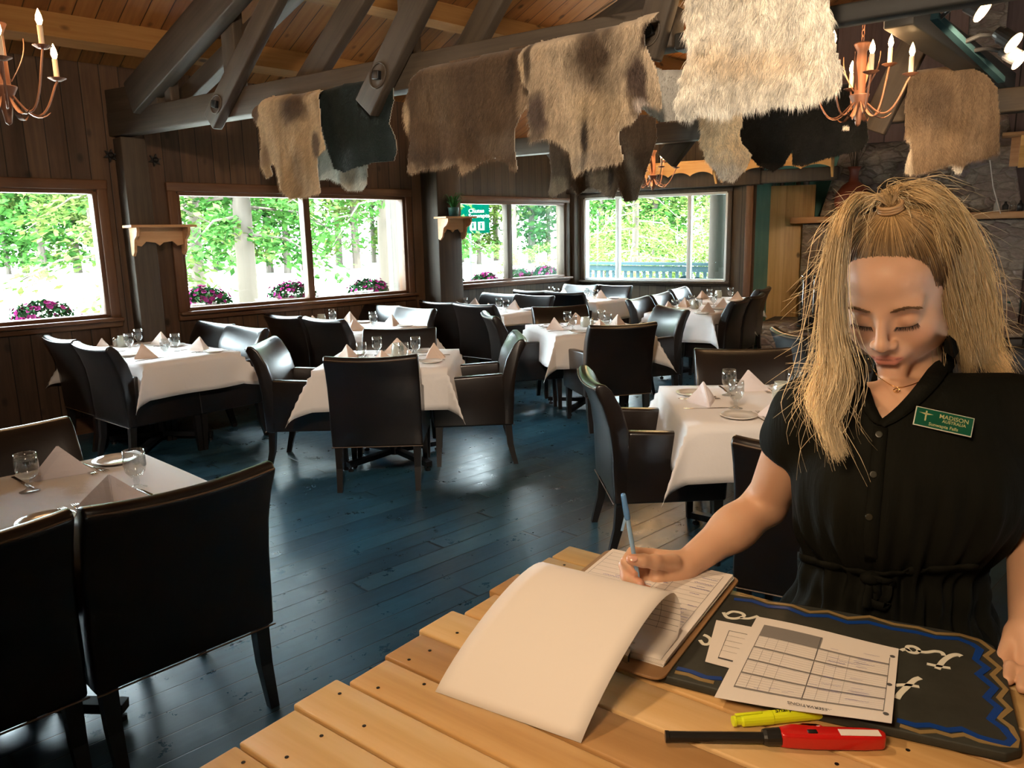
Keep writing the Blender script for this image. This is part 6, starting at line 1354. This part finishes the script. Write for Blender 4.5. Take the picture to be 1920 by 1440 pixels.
# soft folds falling from the bust to the tied waist
rel = Vs-WC; ang_ = np.arctan2(rel@fw3, rel@lat); zt = Vs[:, 2]; nrm = np.stack([rel@lat*0+0, rel@fw3*0, zt*0], 1)
rad = lat[None]*(np.cos(ang_))[:, None]+fw3[None]*(np.sin(ang_))[:, None]
gather = np.exp(-((zt-1.055)/0.035)**2); fall = np.clip((1.24-zt)/0.18, 0, 1)*np.clip((zt-0.90)/0.05, 0, 1)
Vs = Vs + rad*((0.0055*np.sin(ang_*17+2.5*np.sin(zt*9))+0.004*np.sin(ang_*31+zt*14))*fall - 0.010*gather*(0.6+0.4*np.sin(ang_*23)))[:, None]
blouse = own(np_mesh('blouse', Vs, Fs, 'blouse_cloth'))
from mathutils.bvhtree import BVHTree
bvS = BVHTree.FromPolygons([Vector(v) for v in Vs.tolist()], Fs.tolist()); bvB = BVHTree.FromPolygons([Vector(v) for v in Vb.tolist()], Fb.tolist())
def hit(x, y, off=0.0, tree=bvS):
    d = ray(x, y).normalized(); loc, nr, i, ds = tree.ray_cast(CAM, d)
    if loc is None: return np.array(dep(x, y, 1.15)), -np.array(d)
    nr = nr if nr.dot(d) < 0 else -nr
    return np.array(loc+nr*off), np.array(nr)
# placket seam, buttons, collar edges, waist tie
def strip(name, pts, w_, mat, off=0.0015, th_=0.0015, tree=bvS, sub_=4):
    pp_ = smooth_pts(pts, sub_); L = []
    for p in pp_: L.append(hit(p[0], p[1], off, tree))
    vs = []; n = len(L)
    for i, (p, nn) in enumerate(L):
        t = L[min(i+1, n-1)][0]-L[max(i-1, 0)][0]; t /= np.linalg.norm(t)+1e-9; sd = np.cross(nn, t); sd /= np.linalg.norm(sd)+1e-9; ww = w_[0]+(w_[1]-w_[0])*i/(n-1) if isinstance(w_, tuple) else w_
        vs += [p-sd*ww/2, p+sd*ww/2, p+sd*ww/2-nn*th_, p-sd*ww/2-nn*th_]
    fs = []
    for i in range(n-1): b = 4*i; fs += [(b+k_, b+4+k_, b+4+(k_+1) % 4, b+(k_+1) % 4) for k_ in range(4)]
    fs += [(0, 1, 2, 3), (4*n-1, 4*n-2, 4*n-3, 4*n-4)]
    return own(MB().add(vs, fs).build(name, mat, smooth=True))
strip('placket', [(1651, 802), (1646, 850), (1640, 920), (1634, 990), (1634, 1050)], 0.020, 'blouse_cloth', 0.003, 0.003)
simple('button', (0.030, 0.030, 0.022), 0.25)
for x, y in ((1648, 816), (1637, 890), (1628, 967)):
    p, nn = hit(x, y, 0.0045); nv = Vector(nn); a = nv.orthogonal().normalized(); mb = MB().tube([Vector(p)-nv*0.002, Vector(p), Vector(p)+nv*0.0012, Vector(p)+nv*0.0013], [0.0055, 0.0055, 0.0050, 0.0036], 14); own(mb.build('button', 'button'))
# collar leaves folded open along both sides of the V
def flap(name, px_list, mat, off):
    pts = [hit(x, y, o_)[0] for (x, y), o_ in zip(px_list, off)]; nrm_ = np.cross(pts[1]-pts[0], pts[2]-pts[0]); nrm_ /= np.linalg.norm(nrm_); m = len(pts)
    vs = [p for p in pts]+[p-nrm_*0.0018 for p in pts]; fs = [tuple(range(m)), tuple(range(2*m-1, m-1, -1))]+[(i, m+i, m+(i+1) % m, (i+1) % m) for i in range(m)]
    o = own(MB().add(vs, fs).build(name, mat)); return o
strip('collar', [(1651, 800), (1634, 776), (1617, 740), (1606, 700), (1598, 670)], (0.012, 0.034), 'blouse_cloth', 0.006, 0.002)
strip('collar', [(1652, 800), (1690, 772), (1730, 733), (1765, 690), (1785, 650)], (0.012, 0.036), 'blouse_cloth', 0.006, 0.002)
knot, kn = hit(1640, 1072, 0.012); mb = MB().ball(knot, 0.014, 12, 8, 0, (1.3, 0.8, 0.8)); own(mb.build('waist_knot', 'blouse_cloth', smooth=True))
def ribbon_px(name, pts, w_, off): return strip(name, pts, w_, 'blouse_cloth', off, 0.0022, bvS, 5)
ribbon_px('tie_loop', [(1642, 1072), (1660, 1078), (1672, 1098), (1668, 1122), (1652, 1130), (1640, 1118), (1636, 1095), (1640, 1076)], 0.013, 0.014)
ribbon_px('tie_tail', [(1640, 1076), (1626, 1100), (1618, 1135)], 0.020, 0.011)
ribbon_px('waist_band', [(1500, 1042), (1560, 1058), (1640, 1072), (1730, 1066), (1830, 1058)], 0.014, 0.006)
# -------- skirt and legs below the counter
ft = Field((0.40, 0.98, -0.01), (0.98, 1.52, 1.02), 0.011); HPc = WC.copy()
for s in (-1, 1):
    a = HPc+lat*s*0.085; a[2] = 0.88; b = HPc+lat*s*0.095; b[2] = 0.48; c = HPc+lat*s*0.10-fw3*0.02; c[2] = 0.09
    ft.cone(a, b, 0.095, 0.065, 0.03); ft.cone(b, c, 0.065, 0.048, 0.02)
ft.ell((HPc[0], HPc[1], 0.90), (0.175, 0.125, 0.12), TR, 0.03); Vt, Ft = ft.mesh(); own(np_mesh('trousers', relax(Vt, Ft, 2), Ft, 'skirt_cloth'))
for s in (-1, 1):
    c = HPc+lat*s*0.10-fw3*0.02; o = MB().ball((c[0]+fw3[0]*0.05, c[1]+fw3[1]*0.05, 0.042), 0.042, 14, 8, 0, (1.0, 2.6, 1.0)).box((c[0]+fw3[0]*0.05, c[1]+fw3[1]*0.05, 0.01), (0.08, 0.22, 0.02)).build('shoe', 'black_plastic', smooth=True); own(o)
# -------- name badge
bc, bn = hit(1764, 794, 0.006); rgt = dp(1809, 806, 1.17)-dp(1722, 779, 1.17); rgt /= np.linalg.norm(rgt); bn = bn*0.6+np.array((CAM-Vector(bc)).normalized())*0.4; bn /= np.linalg.norm(bn); rgt -= bn*(rgt@bn); rgt /= np.linalg.norm(rgt); bu = np.cross(bn, rgt)
bc = bc+bn*0.004
BM = Matrix(((rgt[0], bu[0], bn[0]), (rgt[1], bu[1], bn[1]), (rgt[2], bu[2], bn[2])))
simple('badge_green', (0.0, 0.09, 0.05), 0.3); simple('badge_gold', (0.50, 0.48, 0.24), 0.35); simple('badge_rim', (0.62, 0.64, 0.55), 0.3)
bd = MB().box((0, 0, 0), (0.0790, 0.0295, 0.0016)).build('name_badge', 'badge_rim', bevel=0.0006); bd.matrix_world = Matrix.LocRotScale(Vector(bc), BM.to_quaternion(), None); bd.parent = person; bd.matrix_parent_inverse = Matrix.Translation(-Vector((0.62, 1.2, 0)))
MB().box((0, 0, 0.0009), (0.0760, 0.0265, 0.0008)).build('badge_face', 'badge_green', bd)
I3 = Matrix.Identity(3)
for tx, sz_, x, y in (('MADISON', 0.0088, 0.013, 0.0062), ('AUSTRALIA', 0.0062, 0.014, -0.0005), ('Sunwapta Falls', 0.0068, 0.001, -0.0086)): text('badge_lettering', tx, sz_, (x, y, 0.00135), I3, 'badge_gold', bd, 0.0001, bold=0.0001)
mb = MB().box((-0.0245, 0.0025, 0.00142), (0.0022, 0.0155, 0.0002)).prism([(-0.010, 0.0), (0.0, -0.0022), (0.010, 0.0), (0.0, 0.0008)], 0.0002, (-0.0245, 0.0062, 0.00142), (1, 0, 0), (0, 1, 0)); mb.build('badge_emblem', 'badge_gold', bd)
# -------- necklace and earring
simple('gold', (0.75, 0.48, 0.20), 0.25, metal=1.0)
pts = [hit(x, y, 0.0012, bvB)[0] for x, y in smooth_pts([(1628, 672), (1636, 690), (1654, 712), (1680, 727), (1705, 724), (1730, 714)], 5)]
nk = MB().tube([Vector(p) for p in pts], 0.0007, 5).build('necklace', 'gold', smooth=True); own(nk)
p, nn = hit(1681, 734, 0.002, bvB); mb = MB(); ra = Vector(nn).orthogonal().normalized(); rb_ = Vector(nn).cross(ra); mb.tube([Vector(p)+ra*0.0045*math.cos(2*PI*i/14)+rb_*0.0045*math.sin(2*PI*i/14) for i in range(15)], 0.0007, 5, cap=False); mb.ball(p, 0.0018, 6, 5); o = own(mb.build('pendant', 'gold'))
o = own(MB().ball(hw((0.079, 0.002, -0.030)), 0.0045, 8, 6, 0, (1, 1, 1.8)).build('earring', 'chrome', smooth=True))
# -------- hair
k = NM('hair', rough=0.42, spec=0.35); at = k.node('ShaderNodeVertexColor', {'layer_name': 'Col'}); k.set(base=at.outputs[0]); M['hair'] = k.m
rs = np.random.RandomState(17)
def strands(name, paths, cols, r0, taper=0.35, jitter=None):
    """paths (n, m, 3): tapering round hairs in one mesh"""
    P = np.asarray(paths); n, m, _ = P.shape; T = np.gradient(P, axis=1); T /= np.linalg.norm(T, axis=2, keepdims=True)+1e-9
    ref = np.array([0.3, -0.9, 0.2]); X = np.cross(T, ref); X /= np.linalg.norm(X, axis=2, keepdims=True)+1e-9; Y = np.cross(T, X)
    r0 = np.asarray(r0).reshape(-1, 1, 1)*np.ones((n, 1, 1)); u = np.linspace(0, 1, m)[None, :, None]; R_ = r0*(1-(1-taper)*u**2)
    R_ = R_*np.where(u > 0.93, 0.4, 1.0)
    ring = [P+X*R_*math.cos(a)+Y*R_*math.sin(a) for a in (0, 2*PI/3, 4*PI/3)]; V = np.stack(ring, 2).reshape(-1, 3)
    b = (np.arange(n)*m*3)[:, None, None]+(np.arange(m-1)*3)[None, :, None]; F = []
    for j in range(3): F.append(np.stack([b+j, b+(j+1) % 3, b+3+(j+1) % 3, b+3+j], -1).reshape(-1, 4))
    cc = np.repeat(np.asarray(cols).reshape(n, -1, 3) if np.asarray(cols).ndim == 3 else np.repeat(np.asarray(cols)[:, None], m, 1), 1, 0).reshape(n, m, 3)
    return own(np_mesh(name, V, np.concatenate(F), 'hair', np.repeat(cc.reshape(-1, 3), 3, 0)))
def catmull(G, m):
    G = np.asarray(G, float); n = len(G)-1; t = np.linspace(0, n-1e-6, m); i = t.astype(int); f = (t-i)[:, None]; g = lambda q: G[np.clip(q, 0, n)]
    p0, p1, p2, p3 = g(i-1), g(i), g(i+1), g(i+2); return 0.5*(2*p1+(p2-p0)*f+(2*p0-5*p1+4*p2-p3)*f*f+(3*p1-p0-3*p2+p3)*f**3)
ROOT = np.array([0.085, 0.050, 0.024]); MIDC = np.array([0.30, 0.19, 0.085]); BLON = np.array([0.72, 0.53, 0.29]); PALE = np.array([0.95, 0.79, 0.53])
# scalp cap under the strands
fc = Field(HCN-0.16, HCN+0.17, 0.004)
fc.ell(hw((0, -0.022, 0.043)), np.array((0.0775, 0.0965, 0.0835)), HR, 0.01)
fpl = lambda X, Y, Z: ((X-hw((0, 0.052, 0.068))[0])*(-(HR@np.array([0, 0.80, -0.60])))[0]+(Y-hw((0, 0.052, 0.068))[1])*(-(HR@np.array([0, 0.80, -0.60])))[1]+(Z-hw((0, 0.052, 0.068))[2])*(-(HR@np.array([0, 0.80, -0.60])))[2])
fc.op(HCN-0.17, HCN+0.18, fpl, 0.004, True)
Vc, Fc = fc.mesh(); own(np_mesh('hair_cap', relax(Vc, Fc, 2), Fc, 'hair', np.tile(ROOT*0.8, (len(Vc), 1))))
TIE = np.array([0.0, -0.012, 0.132])
sc_c = np.array([0, -0.022, 0.043]); sc_r = np.array([0.079, 0.098, 0.085])
paths = []; cols = []
for i in range(2600):
    a = rs.uniform(-1, 1); s = np.sign(a); u = abs(a)
    # hairline from the middle of the brow round to behind the ear
    if u < 0.45: h = np.array([s*0.052*(u/0.45), 0.080-0.026*(u/0.45)**2, 0.072+0.004*math.cos(u*3)])
    elif u < 0.75: t = (u-0.45)/0.30; h = np.array([s*(0.052+0.022*t), 0.054-0.030*t, 0.072-0.050*t])
    else: t = (u-0.75)/0.25; h = np.array([s*(0.074+0.002*t), 0.024-0.070*t, 0.022-0.05*t])
    back = rs.rand()**1.6*0.55; h = h+np.array([0, rs.normal(0, 0.0025), -abs(rs.normal(0, 0.0065))])
    d0 = (h-sc_c)/sc_r; d1 = (TIE-sc_c)/sc_r; d0 = d0/np.linalg.norm(d0); d1 = d1/np.linalg.norm(d1); om = math.acos(np.clip(d0@d1, -1, 1)); pts = []
    jit = rs.normal(0, 0.012); lift = rs.uniform(0.0, 0.005)
    for k_ in range(10):
        t = back+(1-back)*k_/9.0; d = (math.sin((1-t)*om)*d0+math.sin(t*om)*d1)/math.sin(om); d[0] += jit*math.sin(PI*t); r_q = 1.0+0.05*lift/0.005*math.sin(PI*t*0.9)
        p = sc_c+d*sc_r*r_q; pts.append(p if k_ < 9 else TIE+rs.normal(0, 0.004, 3))
    paths.append([hw(p) for p in pts]); q = rs.rand(); t_ = np.linspace(back, 1, 10)[:, None]; base = ROOT*0.7*(1-t_**0.9)+MIDC*1.1*t_**0.9; cols.append(base*(0.65+0.9*q)+ (BLON*0.35*t_ if q > 0.75 else 0))
strands('scalp_hair', paths, np.array(cols), rs.uniform(0.0005, 0.0010, len(paths)), 0.8)
tw = hw(TIE); mb = MB(); a_ = Vector(hw((0, 0, 1))-hw((0, 0, 0))); a_.normalize(); b_ = a_.orthogonal().normalized(); c2_ = a_.cross(b_)
for dz_ in (-0.004, 0.0, 0.004): mb.tube([Vector(tw)+a_*(dz_+0.003)+(b_*math.cos(2*PI*i/18)+c2_*math.sin(2*PI*i/18))*0.017 for i in range(19)], 0.0028, 8, cap=False)
simple('hair_band', (0.42, 0.26, 0.13), 0.5); own(mb.build('hair_tie', 'hair_band', smooth=True))
twd = (Vector(tw)-CAM).dot(_fw)
tpx = lambda w_: (960+FPX*(Vector(w_)-CAM).dot(_rt)/(Vector(w_)-CAM).dot(_fw), 720-FPX*(Vector(w_)-CAM).dot(_up)/(Vector(w_)-CAM).dot(_fw))
def lock_group(name, guides, n, m, spread, cols_, rad, wav=0.006, seed=1, fly=0.0, pale=None):
    """guides: a fan of guide curves; hairs blend between neighbouring guides and stray around them"""
    r = np.random.RandomState(seed); G = np.array([catmull(g, m) for g in guides]); out = []; cc = []; t = np.linspace(0, 1, m)[:, None]
    for i in range(n):
        q = r.uniform(0, len(G)-1); a = int(min(q, len(G)-2)); f = q-a; p = G[a]*(1-f)+G[a+1]*f
        off = r.normal(0, 1, 3)*spread; kink = np.array([math.sin(r.uniform(0, 6)), 0.5, 0.3])
        sp = np.clip(t*3.0, 0, 1)*(0.6+0.5*t); w_ = wav*np.sin(t*r.uniform(9, 12)+q*2.0+r.normal(0, 0.5))*t
        p = p+off*sp+w_*kink; cut = 1-0.30*r.rand()**2.2; p = np.stack([np.interp(np.linspace(0, cut, m), t[:, 0], p[:, j_]) for j_ in range(3)], 1)
        if fly and r.rand() < fly: p = p+(r.normal(0, 1, 3)*np.array([1, 0.6, 0.8])*0.026)*(t**1.5)+0.008*np.sin(t*r.uniform(5, 16)+r.uniform(0, 6))*r.normal(0, 1, 3)*t
        out.append(p); z = r.rand(); sk = 0.5+0.5*math.sin(q*23.0)*math.sin(q*9.0+1.0); c = (cols_[0]*(1-t**0.7)+cols_[1]*t**0.7)*(0.55+0.50*z+0.45*sk)
        if pale is not None: k2 = (q/(len(G)-1)) if pale > 0 else 1-q/(len(G)-1); c = c*(0.62+0.75*k2**1.5)  # outer hairs paler, inner ones darker: window backlight painted into the colour
        cc.append(c)
    o = strands(name, out, np.array(cc), r.uniform(rad*0.6, rad*1.3, n), 0.45); return o
tdx, tdy = tpx(tw)
def gp(pl, d_off=0.0): return [tw, tw+(dp(pl[0][0], pl[0][1], twd+0.004)-tw)*0.55+(HR@V3(0, 0, 0.012))]+[dp(x, y, max(d, (twd+0.006) if i < 2 else d)+d_off) for i, (x, y, d) in enumerate(pl)]
left_g = [gp([(1625, 378, 1.13), (1582, 396, 1.13), (1562, 470, 1.14), (1554, 560, 1.15), (1548, 640, 1.15), (1538, 700, 1.15), (1518, 745, 1.15), (1540, 790, 1.14)]),
          gp([(1628, 376, 1.12), (1588, 402, 1.12), (1568, 470, 1.125), (1562, 560, 1.13), (1562, 640, 1.135), (1566, 710, 1.135), (1546, 770, 1.13), (1560, 815, 1.125), (1572, 860, 1.12)]),
          gp([(1632, 378, 1.11), (1594, 408, 1.11), (1576, 470, 1.115), (1570, 560, 1.12), (1576, 640, 1.13), (1592, 700, 1.13), (1578, 760, 1.125), (1556, 800, 1.12), (1580, 850, 1.115)])]
lock_group('left_hair', left_g, 2600, 24, 0.0040, (MIDC*1.1, PALE), 0.00065, 0.007, 5, 0.05, -1)
right_g = [gp([(1690, 372, 1.12), (1726, 395, 1.12), (1752, 455, 1.14), (1772, 530, 1.17), (1790, 610, 1.20), (1806, 670, 1.22), (1812, 700, 1.23)]),
           gp([(1692, 362, 1.13), (1745, 378, 1.14), (1782, 440, 1.17), (1806, 530, 1.20), (1822, 610, 1.22), (1825, 670, 1.23)]),
           gp([(1692, 355, 1.14), (1755, 362, 1.17), (1805, 430, 1.20), (1833, 520, 1.23), (1846, 600, 1.25), (1848, 668, 1.25), (1868, 700, 1.25)]),
           gp([(1690, 356, 1.16), (1752, 358, 1.20), (1812, 420, 1.24), (1843, 500, 1.27), (1856, 590, 1.28), (1866, 650, 1.27), (1896, 700, 1.25)])]
lock_group('right_hair', right_g, 4600, 22, 0.0052, (MIDC*1.2, BLON*1.05), 0.00078, 0.007, 6, 0.04, 1)
lock_group('crown_hair', [gp([(1640, 378, 1.13), (1612, 378, 1.125), (1586, 402, 1.12), (1572, 450, 1.13)]), gp([(1640, 370, 1.14), (1610, 366, 1.14), (1580, 396, 1.14), (1566, 450, 1.14)])], 350, 14, 0.003, (MIDC, BLON), 0.0007, 0.003, 9, 0.04)
lock_group('crown_hair', [gp([(1660, 362, 1.15), (1690, 352, 1.17), (1740, 356, 1.19), (1790, 392, 1.22)]), gp([(1665, 372, 1.12), (1700, 362, 1.13), (1740, 372, 1.15), (1775, 410, 1.17)])], 900, 14, 0.0045, (MIDC, BLON), 0.0007, 0.003, 7, 0.04)
# loose flyaway hairs catching the light round the silhouette
fly = []; fc_ = []
for i in range(330):
    if i < 150: g = left_g[0]; sx = -1
    else: g = right_g[3]; sx = 1
    P_ = catmull(g, 30); k_ = rs.randint(2, 26); p0 = P_[k_]; L_ = rs.uniform(0.03, 0.09); d = V3(sx*rs.uniform(0.3, 1.0), rs.normal(0, 0.3), rs.normal(-0.3, 0.5)); d /= np.linalg.norm(d); c2 = rs.normal(0, 0.4, 3); tt_ = np.linspace(0, 1, 10)[:, None]
    fly.append(p0+d*L_*tt_*0.75+c2*L_*tt_**2*0.6+V3(0, 0, -1)*L_*0.35*tt_**2); fc_.append(np.repeat((PALE*rs.uniform(0.8, 1.2))[None], 10, 0))
strands('flyaway_hair', fly, np.array(fc_), 0.00030, 0.7)
# brows and lashes follow the lids
def arc_hairs(name, fn, n, L_, r, col, dirf):
    out = []
    for i in range(n):
        u = (i+rs.rand())/n; p = fn(u)+rs.normal(0, 0.0005, 3); d = dirf(u); tt_ = np.linspace(0, 1, 5)[:, None]; out.append([hw(q) for q in (p+d*L_*rs.uniform(0.7, 1.1)*tt_)])
    strands(name, out, np.repeat(np.array(col)[None], n, 0), r, 0.5)
def onface(x, z):
    o = Vector(hw((x, 0.25, z))); d = Vector(HR@np.array([0, -1.0, 0])); loc, nr, i, ds = bvB.ray_cast(o, d); q = (np.array(loc)-HCN)@HR/HS if loc is not None else np.array([x, 0.08, z]); return q
for s in (-1, 1):
    arc_hairs('eyebrow', lambda u: onface(s*(0.013+0.036*u), 0.0185+0.0085*math.sin(PI*min(1, u*1.15)*0.62)-0.004*u*u+rs.uniform(-0.0016, 0.0016)*(1-0.6*u))+V3(0, 0.0006, 0), 260, 0.0075, 0.00034, (0.16, 0.09, 0.045), lambda u: V3(s*0.95, 0.10, 0.25-0.5*u))
    def lid(u): a = -1.15+2.3*u; return onface(s*0.031+s*0.0150*math.sin(a), -0.0075-0.0035*math.cos(a)+0.0015*math.sin(a))
    arc_hairs('eyelashes', lambda u: lid(u)+V3(0, 0.0004, 0), 90, 0.0075, 0.00024, (0.02, 0.012, 0.01), lambda u: V3(s*(-0.5+1.2*u), 0.75, -0.55))
    mbp = [Vector(hw(lid(i/12)+V3(0, 0.0003, 0))) for i in range(13)]; own(MB().tube(mbp, 0.00055, 5).build('lash_line', 'black_plastic'))
